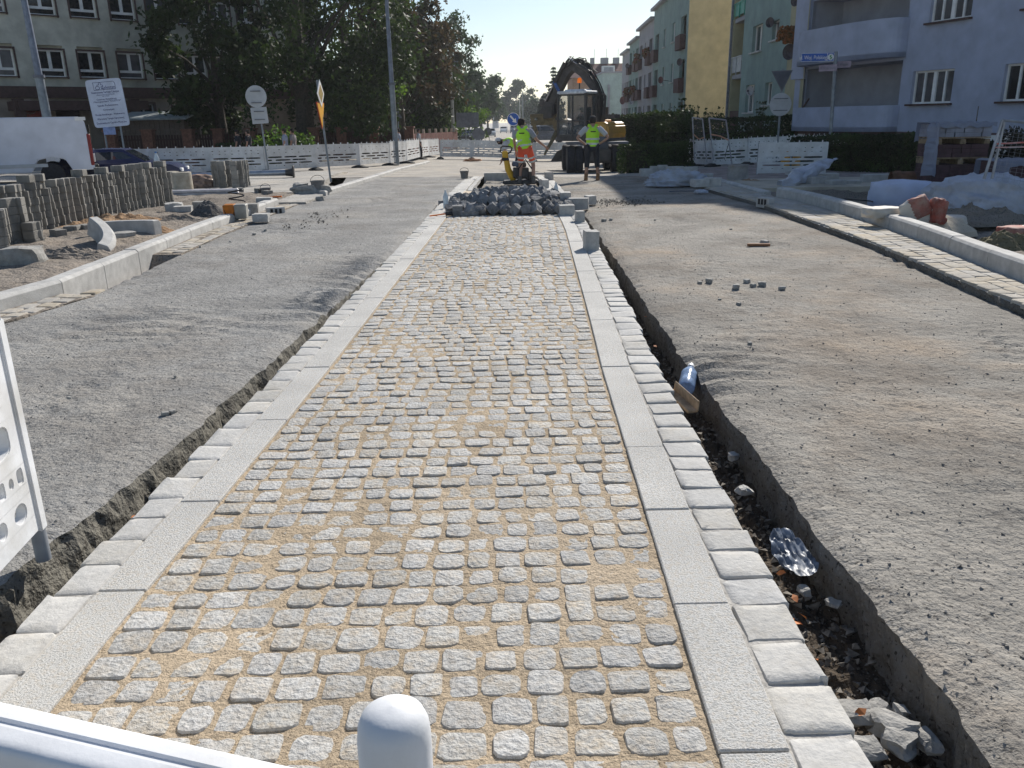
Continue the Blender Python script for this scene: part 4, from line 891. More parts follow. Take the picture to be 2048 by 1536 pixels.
# the near left barrier and the one at the photographer's hand
M_knobs = M_plast2
def near_panel(par, L_, M, M0):
    mb = MB(); x0 = L_/2
    rows = [(0, .07, []), (.07, .17, [(-.72, .045, .035), (-.58, .03, .03), (-.35, .03, .03), (.1, .05, .04), (.5, .03, .03), (.7, .05, .04)]), (.17, .21, []), (.21, .29, [(-.77, .02, .028), (-.70, .014, .018), (-.63, .02, .028), (.0, .03, .03), (.5, .06, .03)]), (.29, .34, []),
            (.34, .48, [(-.64, .11, .055), (-.2, .16, .055), (.25, .16, .055), (.65, .12, .055)]), (.48, .53, []), (.53, .67, [(-.6, .15, .055), (0, .22, .055), (.58, .18, .055)]), (.67, .95, [])]
    plate(mb, L_-.04, rows, .04, n=24); return mb.build('panel', M_plast2, par, loc=(L_/2, 0, .12), bev=.004, bs=2)
p1 = ray(73, 1050); t_ = (.13-CAMH)/p1.z; p1 = p1*t_; p2 = ray(0, 1128); t_ = (.13-CAMH)/p2.z; p2 = p2*t_
d = (Vector((p2.x, p2.y))-Vector((p1.x, p1.y))).normalized()
t = thing('barrier', 'near white barrier whose holed end pokes in at the left edge', 'barrier', (p1.x, p1.y, 0), math.atan2(d.y, d.x))
near_panel(t, 1.7, None, None)
MB().box((.0, 0, .53), (.05, .06, .84)).box((.035, -.026, .5), (.012, .016, .84)).build('end_rail', M_plast2, t, bev=.008, bs=2)
MB().tube([(-.0, 0, -.02), (-.0, 0, 1.05)], .028, 14).build('post', M_post, t, smooth=True)
r_ = ray(793, 1532); K = Vector((0, 0, CAMH))+r_*.80
z_r = K.z-.075
def un(px, py, z): d = ray(px, py); return Vector((0, 0, CAMH))+d*((z-CAMH)/d.z)
e1, e2 = un(0, 1412, z_r), un(640, 1556, z_r); dd = (e2-e1); dd.z = 0; dd.normalize(); nn = Vector((-dd.y, dd.x, 0))
# rail centre line passes under the knob
t = thing('barrier', 'white barrier at the very front whose rounded top rail and knob cut the bottom edge', 'barrier', (K.x, K.y, 0), math.atan2(dd.y, dd.x))
off = (e1-Vector((K.x, K.y, z_r))).dot(nn)
mb = MB(); prof = []
for i in range(17):
    a_ = math.pi*(i/16); prof.append((.034*math.copysign(abs(math.cos(a_))**.55, math.cos(a_)), .016*math.sin(a_)**.6))
prof = [(.034, -.09)]+prof[:7]+[(.006, .0162), (.0035, .0125), (-.0035, .0125), (-.006, .0162)]+prof[10:]+[(-.034, -.09)]
n_ = len(prof); V = [(-1.4, p[0], z_r+p[1]-.0) for p in prof]+[(.6, p[0], z_r+p[1]) for p in prof]
F = [(i, (i+1) % n_, (i+1) % n_+n_, i+n_) for i in range(n_)]+[tuple(range(n_)), tuple(range(2*n_-1, n_-1, -1))]
mb.add(V, F); rl = mb.build('top_rail', M_plast2, t, smooth=True)
mb = MB(); plate(mb, 1.96, [(0, .2, []), (.2, .3, [(-.6, .25, .04), (0, .25, .04), (.6, .25, .04)]), (.3, .5, []), (.5, .6, [(-.6, .25, .04), (0, .25, .04), (.6, .25, .04)]), (.6, .86, [])], .03)
mb.build('panel', M_plast2, t, loc=(-.4, 0, z_r-.94))
K_ = Vector((0, 0, 0))
for k in (-3, 0):
    MB().lathe([(.0355, -.07), (.0355, .035), (.034, .05), (.030, .060), (.022, .066), (.012, .069), (0, .07)], (k*.42, -.0, K.z), n=36).build('knob', M_plast2, t, smooth=True)
MB().lathe([(.19, 0), (.19, .03), (.05, .1), (.03, .12)], (-1.2, 0, 0), n=16).lathe([(.19, 0), (.19, .03), (.05, .1), (.03, .12)], (.5, 0, 0), n=16).build('rubber_foot', M_rub, t)
# ================================================================== signs and posts
M_alu = mat('sign_back_grey', (.42, .44, .47), .5, metal=.2, var=.06); M_alud = mat('sign_back_dark', (.13, .14, .17), .5, metal=.2)
M_pole = mat('galvanised_pole', (.22, .25, .28), .5, metal=.3); M_blk = mat('black_paint', (.015, .015, .018), .5)
M_bluef = mat('sign_blue', (.01, .09, .42), .4, var=.05); M_yel = mat('sign_yellow', (.75, .38, .03), .5, var=.06)
M_navy = mat('sign_navy', (.02, .03, .16), .5); M_red = mat('sign_red', (.5, .03, .03), .5)
def pole(par, a, b, r, nm='post', m=None): return MB().tube([a, b], r, 10).build(nm, m or M_pole, par, smooth=True)
def mpp(Y): return Y/1724.
def signpost(px0, py0, px1, py1, Y, lab, r=.03, cat='sign', name='road_sign', group=None):
    a, b = At(px0, py0, Y), At(px1, py1, Y); gz_ = g(a.x, Y); k = (gz_-a.z)/(b.z-a.z); a = a+(b-a)*k
    t = thing(name, lab, cat, a, 0, group); pole(t, (0, 0, 0), b-a, r); return t, a
t, o0 = signpost(538, 345, 511, 172, 29.4, 'round sign back over a square sign back on a leaning pole behind the pavers')
c = At(512, 193, 29.35)-o0; r = 20.5*mpp(29.4)
MB().lathe([(r, -.01), (r*1.02, 0), (r, .01)], c, n=32, rot=(math.pi/2, 0, 0)).build('round_plate', M_alu, t)
c2 = At(519, 231, 29.35)-o0; MB().box(c2, (32*mpp(29.4), .02, 31*mpp(29.4)), (0, -.05, 0)).build('square_plate', M_alu, t, bev=.004)
mb = MB()
for cc, dz in ((c, .17), (c, -.2), (c2, .13), (c2, -.13)): mb.box(cc+Vector((0, -.03, dz)), (.34, .03, .03))
mb.build('bracket', M_alud, t)
t, o0 = signpost(661, 358, 634, 160, 25, 'narrow edge-on diamond sign above a yellow pennant sign on a leaning pole')
c = At(641, 187, 24.95)-o0; q = 26*mpp(25); th = 1.52
def turned(poly, c, rz, y0=-.008, y1=.008):
    M = Matrix.Translation(c) @ Matrix.Rotation(rz, 4, 'Z'); return MB().prism(poly, y0, y1, M=M)
turned([(0, -q), (q, 0), (0, q), (-q, 0)], c, th).build('diamond_plate', M_white, t)
for y_ in (-.012,): turned([(0, -q*.66), (q*.66, 0), (0, q*.66), (-q*.66, 0)], c, th, -.013, -.009).build('diamond_centre', mat('ochre', (.35, .24, .07), .5), t)
c = At(643, 231, 24.9)-o0; q = 23*mpp(25)*1.0
turned([(-q, q), (q, q), (0, -q)], c, 1.49).build('pennant_plate', M_yel, t)
turned([(-q*1.1, q*1.06), (q*1.1, q*1.06), (0, -q*1.12)], c+Vector((-.014, .0, 0)), 1.49).build('pennant_rim', M_red, t)
t, o0 = signpost(1553, 318, 1566, 138, 31, 'back of a yield triangle above a round sign back on the tall right pole', .035)
tri = [(At(a, b, 30.95)-o0) for a, b in ((1543, 142), (1586, 140), (1564, 184))]; pz = [(p.x, p.z) for p in tri]
MB().prism(pz, tri[0].y, tri[0].y+.02).build('triangle_plate', M_alud, t, bev=.006); MB().prism([(p[0]*.86+.14*(sum(x[0] for x in pz)/3), p[1]*.86+.14*sum(x[1] for x in pz)/3) for p in pz], tri[0].y-.006, tri[0].y).build('triangle_rim', mat('dark_back', (.07, .08, .11), .5), t)
c = At(1561, 209, 30.95)-o0; r = 21.5*mpp(31); MB().lathe([(r, -.01), (r*1.02, 0), (r, .01)], c, n=32, rot=(math.pi/2, 0, 0)).build('round_plate', M_alu, t)
mb = MB(); [mb.box(c+Vector((0, -.03, dz)), (.5, .03, .03)) for dz in (.2, -.2)]; mb.build('bracket', M_alud, t)
# street name post
Yn = 27.
t, o0 = signpost(1657, 330, 1672, 103, Yn, 'pale pole carrying the blue street name plates in front of the blue house', .055, cat='street sign', name='street_name_sign')
c = At(1635, 114.5, Yn-.06)-o0; W_, H_ = 66*mpp(Yn), 17*mpp(Yn)*.95
pl_ = MB().box(c, (W_, .015, H_), (0, -.015, 0)).build('name_plate', M_bluef, t, bev=.003)
mb = MB(); [mb.box(c+Vector((0, -.008, s*H_*.46)), (W_*.97, .004, .012)) for s in (1, -1)]; [mb.box(c+Vector((s*W_*.485, -.008, 0)), (.012, .004, H_*.93)) for s in (1, -1)]; mb.box(c+Vector((W_*.29, -.008, 0)), (.012, .004, H_*.93)); mb.build('white_border', M_white, pl_)
text('lettering', 'ul. Woj. Polskiego', H_*.62, M_white, pl_, c+Vector((-W_*.1, -.012, -.01)), sx=.80)
MB().lathe([(H_*.36, 0), (H_*.36, .01)], c+Vector((W_*.39, -.008, 0)), n=16, rot=(math.pi/2, 0, 0)).build('emblem', M_white, pl_)
MB().tube([c+Vector((W_*.40, -.02, H_*.2)), c+Vector((W_*.36, -.02, .03)), c+Vector((W_*.42, -.02, -.03)), c+Vector((W_*.37, -.02, -H_*.22))], .018, 6).build('emblem_mark', mat('mark_green', (.05, .25, .08), .5), pl_)
for (px, py, w_, rz, s) in ((1685, 129, 26, -.75, 'ul. Wojska'), (1656, 136, 26, -.5, 'ul. Kościuszki')):
    c = At(px, py, Yn-.02)-o0; q = MB().box((0, 0, 0), (w_*mpp(Yn)*1.3, .012, .19)).build('side_plate', M_bluef if 0 else mat('faded_plate', (.30, .24, .30), .6), t, loc=c, rot=(0, 0, rz))
    text('lettering', s, .12, M_alud, q, (0, -.01, 0), sx=.7)
# signboard
Yb = 36.
cs = [At(a, b, Yb) for a, b in ((170, 161), (241, 155), (260, 250), (190, 257))]; cen = sum(cs, Vector())/4
t = thing('signboard', 'white signboard with lines of blue lettering above the van', 'sign', (cen.x, Yb, g(cen.x, Yb)))
wv = ((cs[1]-cs[0]).length+(cs[2]-cs[3]).length)/2; hv = ((cs[0]-cs[3]).length+(cs[1]-cs[2]).length)/2; ang = -math.atan2((cs[1]-cs[0]).z, (cs[1]-cs[0]).x)
mb = MB(); mb.loft([(0, 0, -.02, wv/2, hv/2), (0, 0, .02, wv/2, hv/2)], n=32, ex=14)
bd = mb.build('board', mat('board_white', (.62, .66, .78), .5, var=.04), t, loc=(0, 0, cen.z-t.location.z), rot=(math.pi/2, -ang*0+0, 0)); bd.rotation_euler = Euler((math.pi/2, 0, 0)); 
Mr = Matrix.Rotation(ang, 4, 'Y') @ Matrix.Rotation(math.pi/2, 4, 'X'); bd.rotation_euler = Mr.to_euler()
k = hv/96.
for s, y, sz in (('Celestyn', 31, 7.5), ('Stowarzyszenie Świętego Celestyna', 22, 5.2), ('Mikoszów 27, 57-100 Strzelin', 17, 2.8), ('tel. 71 39 21', 14, 2.6), ('Centrum Rehabilitacji', 8, 4.2), ('i Neuropsychiatrii "CELESTYN"', 3.6, 4.2), ('Szkoła Podstawowa', -4.5, 4.8), ('Gimnazjum', -13, 4.6), ('Ośrodek Rewalidacyjno - Wychowawczy', -22.5, 4.4), ('Warsztaty Terapii Zajęciowej', -31, 4.8), ('Środowiskowe Ognisko Muzyczne', -39.5, 4.8)):
    sx = min(1, 60/(len(s)*sz*.52)); text('lettering', s, sz*k*1.15, M_navy, bd, (8*k if s == 'Celestyn' else 0, y*k, .022), rot=(0, 0, 0), sx=sx)
mb = MB(); pts = [(-22, 42), (22, 42), (24, 38), (24, 27), (-22, 27), (-22, 42)]
mb.tube([(a*k, b*k, .024) for a, b in pts], .45*k, 4); mb.build('logo_frame', M_navy, bd)
mb = MB(); mb.tube([(a*k, b*k, .024) for a, b in ((-14, 34), (-14, 37), (-10, 37), (-10, 41), (-6, 41), (-6, 37), (-2, 36), (-2, 33), (-5, 30), (0, 28))], .5*k, 4)
mb.tube([((-14+4.5*math.cos(i*.63))*k, (31+3.6*math.sin(i*.63))*k, .024) for i in range(11)], .5*k, 4); mb.build('logo', M_navy, bd)
mb = MB(); mb.tube([(-.35, .05, 0), (-.35, .05, cen.z-t.location.z)], .04, 8); mb.tube([(.35, .05, 0), (.35, .05, cen.z-t.location.z)], .04, 8)
MB().tube([(-.35, .06, 0), (-.35, .06, cen.z-t.location.z)], .04, 8).build('leg', M_pole, t); MB().tube([(.35, .06, 0), (.35, .06, cen.z-t.location.z)], .04, 8).build('leg', M_pole, t)
MB().box((-.1, -.02, cen.z-t.location.z-hv/2-.16), (.5, .02, .3)).build('small_plate', mat('small_blue_plate', (.25, .32, .55), .5), t)
# lamp posts
def lamp(px0, py0, px1, py1, Y, r0, r1, lab, pyb):
    a, b = At(px0, py0, Y), At(px1, py1, Y); gz_ = g(a.x, Y); d = (b-a)/(b.z-a.z); base = a+d*(gz_-a.z); top = base+d*8.5
    t = thing('street_lamp', lab, 'street lamp', base); zc = At(px0, pyb, Y).z-base.z
    MB().tube([(0, 0, 0), d*zc], [r0, r0*.95], 12).build('post_base', M_pole, t, smooth=True); MB().tube([d*zc, d*8.5], [r0*.8, r1], 12).build('pole', mat('lamp_pole', (.17, .20, .26), .5, metal=.2), t, smooth=True)
    MB().tube([d*(zc-.04), d*(zc+.06)], r0*1.25, 12).build('collar', M_alud, t)
    MB().tube([d*8.45, d*8.45+Vector((.5, -.1, .25)), d*8.45+Vector((1.3, -.2, .3))], .04, 8).build('arm', M_pole, t); MB().box(d*8.45+Vector((1.6, -.2, .28)), (.7, .25, .12)).build('lamp_head', M_alu, t, bev=.03)
lamp(92, 225, 52, 20, 33, .17, .09, 'tall leaning lamp post rising behind the van', 153)
lamp(791, 288, 773, 0, 40, .13, .07, 'tall lamp post between the green and rusty chestnuts', 168)
# blue direction sign, far signs
t, o0 = signpost(1029, 275, 1026, 226, 52, 'round blue sign with white arrow pointing down right beyond the workers', .03)
c = At(1026.5, 238.5, 51.95)-o0; r = 12*mpp(52)
MB().lathe([(r, -.012), (r, .012)], c, n=32, rot=(math.pi/2, 0, 0)).build('blue_disc', M_bluef, t); 
mb = MB(); mb.lathe([(r*1.05, -.0), (r*1.05, .01), (r*.97, .01), (r*.97, -.0)], c+Vector((0, -.014, 0)), n=32, rot=(math.pi/2, 0, 0), cap=False); mb.build('white_rim', M_white, t)
M = Matrix.Translation(c) @ Matrix.Rotation(R(48), 4, 'Y')
MB().prism([(-r*.75, -r*.14), (r*.15, -r*.14), (r*.15, -r*.42), (r*.8, 0), (r*.15, r*.42), (r*.15, r*.14), (-r*.75, r*.14)], -.03, -.015, M=M).build('arrow', M_white, t)
t, o0 = signpost(932, 275, 932, 228, 60, 'far grey back of a rectangular sign by the brown fence', .04)
c = At(935, 240, 59.9)-o0; MB().box(c, (45*mpp(60), .03, 28*mpp(60))).build('plate', M_alud, t, bev=.01)
t, o0 = signpost(957, 285, 957, 257, 56, 'far grey octagonal sign back behind the road closure', .04)
c = At(957, 269, 55.9)-o0; r = 13.5*mpp(56); MB().prism([(r*math.cos(a), r*math.sin(a)) for a in [math.pi/8+i*math.pi/4 for i in range(8)]], -.015, .015, M=Matrix.Translation(c)).build('octagon_plate', M_alud, t)
t, o0 = signpost(978, 274, 976, 254, 75, 'small far oval sign back right of the octagon', .03)
c = At(976, 263, 74.9)-o0; MB().lathe([(.33, -.01), (.33, .01)], c, n=18, rot=(math.pi/2, 0, 0)).build('plate', M_alud, t)
t, o0 = signpost(797, 290, 796, 205, 48, 'grey triangular sign back half behind the lamp post', .03)
pz = [((At(a, b, 47.9)-o0).x, (At(a, b, 47.9)-o0).z) for a, b in ((786, 237), (804, 236), (790, 212))]; MB().prism(pz, -.1, -.08).build('triangle_plate', M_alud, t)
for i, (px, Y, h_) in enumerate(((906, 70, 7), (912, 85, 7.5), (1040, 210, 8), (1046, 140, 7))):
    t = thing('utility_pole', ['pale utility pole by the end of the brown fence', 'second pale pole just behind the first', 'very far pole under the round tree', 'far pole right of the blue arrow sign'][i], 'pole', Gx(px, 250, Y), 0, 'utility poles down the street')
    MB().tube([(0, 0, 0), (0, 0, h_)], [.16, .09], 8).build('pole', mat('concrete_pole', (.42, .42, .40), .9), t); MB().box((0, 0, h_-.3), (1.2, .08, .08)).build('cross_arm', M_alud, t)
# small ARAG sign
t = thing('small_sign', 'small white sign lettered ARAG by the right edge', 'sign', Gx(2022, 300, 19.))
z_ = At(2022, 270, 19).z-t.location.z; MB().box((0, 0, z_), (25*mpp(19), .02, 8*mpp(19))).build('plate', M_white, t, bev=.003); text('lettering', 'ARAG', .075, M_bluef, t, (.03, -.012, z_), sx=1.1)
MB().tube([(0, .02, 0), (0, .02, z_)], .015, 6).build('post', M_pole, t)
# ================================================================== vehicles
M_van = mat('white_van_paint', (.60, .63, .72), .35, var=.03, scale=1.5); M_tyre = mat('tyre_rubber', (.025, .025, .03), .85, var=.3, scale=12); M_rim = mat('wheel_rim', (.35, .35, .36), .4, metal=.6)
M_tail = mat('tail_lamp_red', (.22, .02, .02), .4); M_dglass = glass('car_glass', (.015, .02, .03), .05)
def wheel(par, c, r, w_, rim=True, axis='y', m=None):
    M = Matrix.Translation(c) @ (Matrix.Rotation(math.pi/2, 4, 'X') if axis == 'y' else Matrix.Rotation(math.pi/2, 4, 'Y'))
    o = MB().lathe([(r*.55, -w_/2), (r*.93, -w_/2), (r, -w_*.35), (r, w_*.35), (r*.93, w_/2), (r*.55, w_/2)], n=26).build('wheel', M_tyre, par, M=M, smooth=True)
    MB().lathe([(r*.1, w_*.3), (r*.5, w_*.38), (r*.58, w_*.3), (r*.58, -w_*.3), (r*.5, -w_*.38), (r*.1, -w_*.3)], n=16).build('rim', M_rim, o, M=M); return o
a = At(183, 290, 27.); xr_ = a.x; zt = At(172, 233, 27).z; zb = At(100, 342, 27).z; gz_ = g(-14, 27)
van = thing('white_van', 'white panel van with tall red tail lamp parked at the left edge', 'van', (xr_, 27, zb-.42), R(27))
H_ = zt-zb+.42
mb = MB(); mb.prism([(-.0, .45), (.0, .9), (-.1, H_-.12), (-.22, H_), (-4.2, H_), (-5.0, H_-.2), (-5.6, 1.3), (-5.9, .95), (-5.95, .45), (-5.3, .42), (-5.15, .75), (-4.75, .8), (-4.45, .42), (-1.75, .42), (-1.55, .78), (-1.15, .86), (-.8, .78), (-.62, .42)], 0, 1.95); mb.build('body', M_van, van, bev=.03, bs=2)
for x in (-1.2, -4.8):
    for y in (.12, 1.83): wheel(van, (x, y, .34), .34, .24)
MB().box((-.05, .03, 1.05), (.10, .10, .95)).build('tail_lamp', M_tail, van, bev=.02); MB().box((.02, .1, .8), (.06, .12, .25)).build('reversing_lamp', M_white, van, bev=.01)
MB().box((.02, 1.0, 1.5), (.03, 1.3, .6)).build('rear_window', M_dglass, van); MB().box((.05, 1., .5), (.15, 1.9, .18)).build('bumper', M_blk, van, bev=.02)
MB().box((-.2, -.01, H_-.06), (.3, .04, .1)).build('roof_trim', M_white, van); MB().box((-3.1, -.015, .62), (3.6, .03, .1)).build('side_trim', M_alu, van)
def car(name, lab, loc, rz, Ln, H_, W_, m, cat='car', group=None, hatch=True):
    t = thing(name, lab, cat, loc, rz, group); h = H_
    pro = [(-Ln/2, .35*h), (-Ln/2+.03, .62*h), (-Ln/2+.25, .68*h)]+([(-Ln/2+.45, .93*h)] if hatch else [(-Ln/2+.9, .70*h), (-Ln/2+1.2, .93*h)])+[(-Ln*.15, h), (Ln*.05, h*.99), (Ln*.22, .70*h), (Ln*.42, .62*h), (Ln/2-.05, .52*h), (Ln/2, .35*h), (Ln/2-.1, .17*h)]
    ar = lambda c: [(c+.36, .17*h), (c+.28, .38*h), (c, .46*h), (c-.28, .38*h), (c-.36, .17*h)]
    pro += ar(Ln*.31)+ar(-Ln*.31)+[(-Ln/2+.1, .17*h)]
    mb = MB(); mb.prism(pro, -W_/2, W_/2)
    for i, v in enumerate(mb.v):
        if v[2] > .7*h: mb.v[i] = (v[0], v[1]*.84, v[2])
    mb.build('body', m, t, bev=.03, bs=2)
    for s in (-1, 1):
        y = s*(W_/2*.92)
        def win(p):
            q = MB(); V = []
            for x, z in p:
                k = (z-.66*h)/(.34*h); yy = W_/2*(1-.16*max(0, k))+.012; V.append((x, s*yy, z))
            q.add(V+[(v[0], v[1]-s*.02, v[2]) for v in V], [tuple(range(len(V))), tuple(range(2*len(V)-1, len(V)-1, -1))]+[(i, (i+1) % len(V), (i+1) % len(V)+len(V), i+len(V)) for i in range(len(V))]); q.build('side_window', M_dglass, t)
        win([(-Ln/2+.5, .70*h), (-Ln*.17, .70*h), (-Ln*.17, .93*h), (-Ln/2+.62, .90*h)]); win([(-Ln*.15, .70*h), (Ln*.17, .70*h), (Ln*.05, .93*h), (-Ln*.15, .93*h)])
        for x in (Ln*.31, -Ln*.31): wheel(t, (x, s*(W_/2-.1), .3), .3, .2)
        MB().box((Ln/2-.12, s*W_*.38, .50*h), (.2, .35, .12)).build('headlight', M_white, t, bev=.02); MB().box((-Ln/2+.02, s*W_*.4, .6*h), (.1, .25, .22)).build('tail_light', M_tail, t, bev=.02)
    A_ = [(Ln*.065, .96*h), (Ln*.21, .72*h)]
    MB().add([(A_[0][0]+.03, -W_*.38, A_[0][1]), (A_[0][0]+.03, W_*.38, A_[0][1]), (A_[1][0]+.03, W_*.42, A_[1][1]), (A_[1][0]+.03, -W_*.42, A_[1][1])], [(0, 1, 2, 3)]).build('windscreen', M_dglass, t)
    MB().box((-Ln/2+.32, 0, .8*h), (.05, W_*.7, .2*h), (0, -.6, 0)).build('rear_window', M_dglass, t); MB().box((Ln/2-.0, 0, .28*h), (.06, W_*.5, .1)).build('number_plate', M_white, t)
    return t
cx = At(240, 301, 29.4); car('blue_car', 'dark navy estate car half hidden behind the van and paver row', (cx.x+.1, 29.2, cx.z-1.38), R(12), 4.1, 1.46, 1.7, mat('navy_paint', (.012, .018, .07), .25, var=.1))
MW = mat('white_car_paint', (.7, .72, .75), .3, var=.03); MG = mat('grey_car_paint', (.20, .21, .24), .35); MS = mat('silver_paint', (.38, .42, .47), .3)
for px, Y, rz, Ln, h_, w_, m_, lab, nm, ct in ((1007, 235, -math.pi/2, 4.4, 1.7, 1.85, MW, 'far white car driving towards us down the street', 'white_car', 'car'), (1028, 225, -math.pi/2, 4.8, 1.95, 2.0, MG, 'far grey van beside the white car', 'grey_van', 'van'),
                                               (1055, 150, -math.pi/2+.3, 4.2, 1.5, 1.75, MS, 'silver blue car parked left of the pallet fork', 'silver_car', 'car'), (1092, 90, 0.05, 4.4, 1.75, 1.8, MG, 'dim grey people carrier seen through the pallet fork', 'grey_car', 'car'),
                                               (938, 100, -math.pi/2-.2, 4.2, 1.45, 1.75, mat('dark_car_paint', (.03, .03, .04), .3), 'dark car behind the octagonal sign back', 'dark_car', 'car'), (981, 150, -math.pi/2, 4.2, 1.45, 1.75, MS, 'small silver car behind the far oval sign', 'silver_car', 'car'), (1010, 330, -math.pi/2, 4.2, 1.45, 1.75, MS, 'tiny farthest car glinting at the top of the road', 'silver_car', 'car')):
    car(nm, lab, Gx(px, 255, Y), rz, Ln, h_, w_, m_, ct)
# ================================================================== excavator
Y0 = 36.8; c0 = Gx(1187, 330, Y0); ex = thing('excavator', 'wheeled excavator with dark bent boom, yellow counterweight and pallet fork', 'excavator', c0)
M_edark = mat('excavator_dark', (.06, .055, .055), .6, var=.3, scale=5, dirt=.4, dirtcol=(.09, .08, .07)); M_egrey = mat('excavator_grey', (.10, .11, .14), .6, var=.2, scale=4, dirt=.4, dirtcol=(.16, .15, .14)); M_eyel = mat('excavator_yellow', (.62, .33, .05), .5, var=.1, scale=3, dirt=.3, dirtcol=(.35, .22, .1))
M_cabw = mat('cab_white', (.62, .64, .68), .4); M_fork = mat('fork_ochre', (.20, .155, .085), .7, var=.25, scale=8); M_cabg = glass('cab_glass', (.10, .13, .15), .05, tr=.75); M_chrome = mat('piston_chrome', (.5, .5, .52), .25, metal=.8)
s_ = mpp(Y0)
for i, (x, y) in enumerate(((-.93, -1.2), (.93, -1.2), (-.93, 1.4), (.93, 1.4))):
    for q in (-.17, .17): wheel(ex, (x+q, y, .55), .56, .31, axis='x')
mb = MB(); mb.box((0, -1.2, .56), (1.3, .3, .3)).box((0, 1.4, .56), (1.3, .3, .3)).box((0, .1, .75), (1.1, 3.4, .45)); mb.build('chassis', M_edark, ex)
mb = MB(); mb.box((-.85, -1.15, 1.22), (.85, .9, .1), (0, 0, 0)).box((.85, -1.15, 1.22), (.85, .9, .1)).box((0, -.9, 1.12), (1.0, .5, .3)); mb.build('step_deck', M_egrey, ex, bev=.02)
MB().prism([(-1.75, .35), (-1.2, .35), (-1.2, .9), (-1.45, .8)], 1.9, 2.1).prism([(-1.25, .35), (1.25, .35), (1.25, .85), (-1.25, .85)], 2.25, 2.35).build('dozer_blade', M_edark, ex)
MB().lathe([(.6, 1.1), (.6, 1.3)], n=24).build('slew_ring', M_edark, ex)
fx, fy = -.82, .572; U = Matrix(((fx, -fy, 0, 0), (fy, fx, 0, 0), (0, 0, 1, 0), (0, 0, 0, 1)))
MB().box((0, 0, 1.38), (2.1, 1.9, .18)).build('turntable_deck', M_egrey, ex, M=U, bev=.02)
MB().prism([(-1.0, 1.3), (-1.1, 1.5), (-1.05, 1.95), (-.85, 2.05), (-.35, 2.05), (-.25, 1.3)], -.95, .75, M=U).build('counterweight', M_eyel, ex, bev=.08, bs=3)
MB().prism([(-.28, 1.42), (-.35, 2.15), (.5, 2.1), (.7, 1.42)], -.95, -.3, M=U).build('engine_hood', M_eyel, ex, bev=.04)
MB().box((-.75, -.2, 2.27), (.5, .5, .15)).box((-.2, -.75, 2.4), (.12, .12, .5)).build('exhaust', M_edark, ex, M=U)
# cab: frame bars, glass, roof
cx_, cy_, cw, cl, z0c, z1c = .45, .68, .92, 1.32, 1.32, 3.2
mb = MB(); x0, x1, y0, y1 = cx_-cl/2, cx_+cl/2, cy_-cw/2, cy_+cw/2
for x, y in ((x0, y0), (x0, y1), (x1, y0), (x1, y1)): mb.box((x, y, (z0c+z1c)/2), (.09, .09, z1c-z0c))
for z in (z0c+.12, 2.12, z1c-.05):
    t_ = .24 if z < 1.5 else .05
    for y in (y0, y1): mb.box((cx_, y, z), (cl, .07, t_))
    for x in (x0, x1): mb.box((x, cy_, z), (.07, cw, t_))
mb.box((cx_-.05, y1, 2.2), (.06, .08, 1.8)); cabf = mb.build('cab_frame', M_edark, ex, M=U, bev=.01)
MB().box((cx_, cy_, z1c+.04), (cl+.08, cw+.08, .12)).box((cx_-.05, cy_, z1c+.12), (cl*.7, cw*.8, .08)).build('cab_roof', M_cabw, ex, M=U, bev=.03)
MB().box((x0-.03, cy_, 2.6), (.05, cw-.1, .9)).build('cab_rear_panel', M_cabw, ex, M=U) if 0 else None
mb = MB(); mb.box((cx_, y1+.01, 2.35), (cl-.1, .015, 1.6)); mb.build('door_glass', M_cabg, cabf, M=U); MB().box((cx_, y0, 2.4), (cl-.1, .015, 1.5)).build('side_glass', M_cabg, cabf, M=U); MB().box((x1, cy_, 2.35), (.015, cw-.1, 1.6)).build('front_glass', M_cabg, cabf, M=U); MB().box((x0, cy_, 2.6), (.015, cw-.1, 1.1)).build('rear_glass', M_cabg, cabf, M=U)
MB().box((cx_-.3, cy_, 1.85), (.5, .5, .16)).box((cx_-.5, cy_, 2.25), (.14, .48, .8)).build('seat', M_blk, ex, M=U, bev=.04)
MB().tube([(x1-.1, cy_, 1.5), (x1-.32, cy_, 2.1)], .03, 6).lathe([(.17, -.015), (.19, 0), (.17, .015)], (x1-.34, cy_, 2.13), n=16, rot=(0, -.5, 0)).build('steering_column', M_blk, ex, M=U)
MB().box((x1+.1, y1+.12, 2.6), (.05, .2, .4)).tube([(x1, y1, 2.9), (x1+.1, y1+.12, 2.85)], .02, 5).build('mirror', M_blk, ex, M=U, bev=.02)
bc = MB().lathe([(.09, 0), (.09, .05), (.085, .16), (.05, .2), (0, .21)], (cx_-.05, cy_-.1, z1c+.42), n=14).build('beacon', mat('beacon_orange', (.85, .22, .02), .3, emit=(.35, .06, .0)), ex, M=U, smooth=True)
MB().tube([(cx_-.05, cy_-.1, z1c+.1), (cx_-.05, cy_-.1, z1c+.44)], .03, 6).build('beacon_stalk', M_blk, ex, M=U)
for q in (-.35, .3): MB().box((x1-.05, cy_+q, z1c+.02), (.12, .18, .14)).build('work_lamp', M_white, ex, M=U, bev=.02)
# guard frame behind the boom
gx = lambda px, py, dy=0: At(px, py, Y0+dy)-c0
mb = MB(); P_ = [gx(1186, 190), gx(1208, 188), gx(1211, 192), gx(1207, 250)]; mb.tube(P_, .055, 6); mb.tube([gx(1210, 196), gx(1188, 222)], .035, 6); mb.tube([gx(1186, 190), gx(1188, 250)], .05, 6); mb.box((gx(1196, 222)+gx(1200, 240))/2, (.4, .25, .7)); mb.build('guard_frame', M_edark, ex)
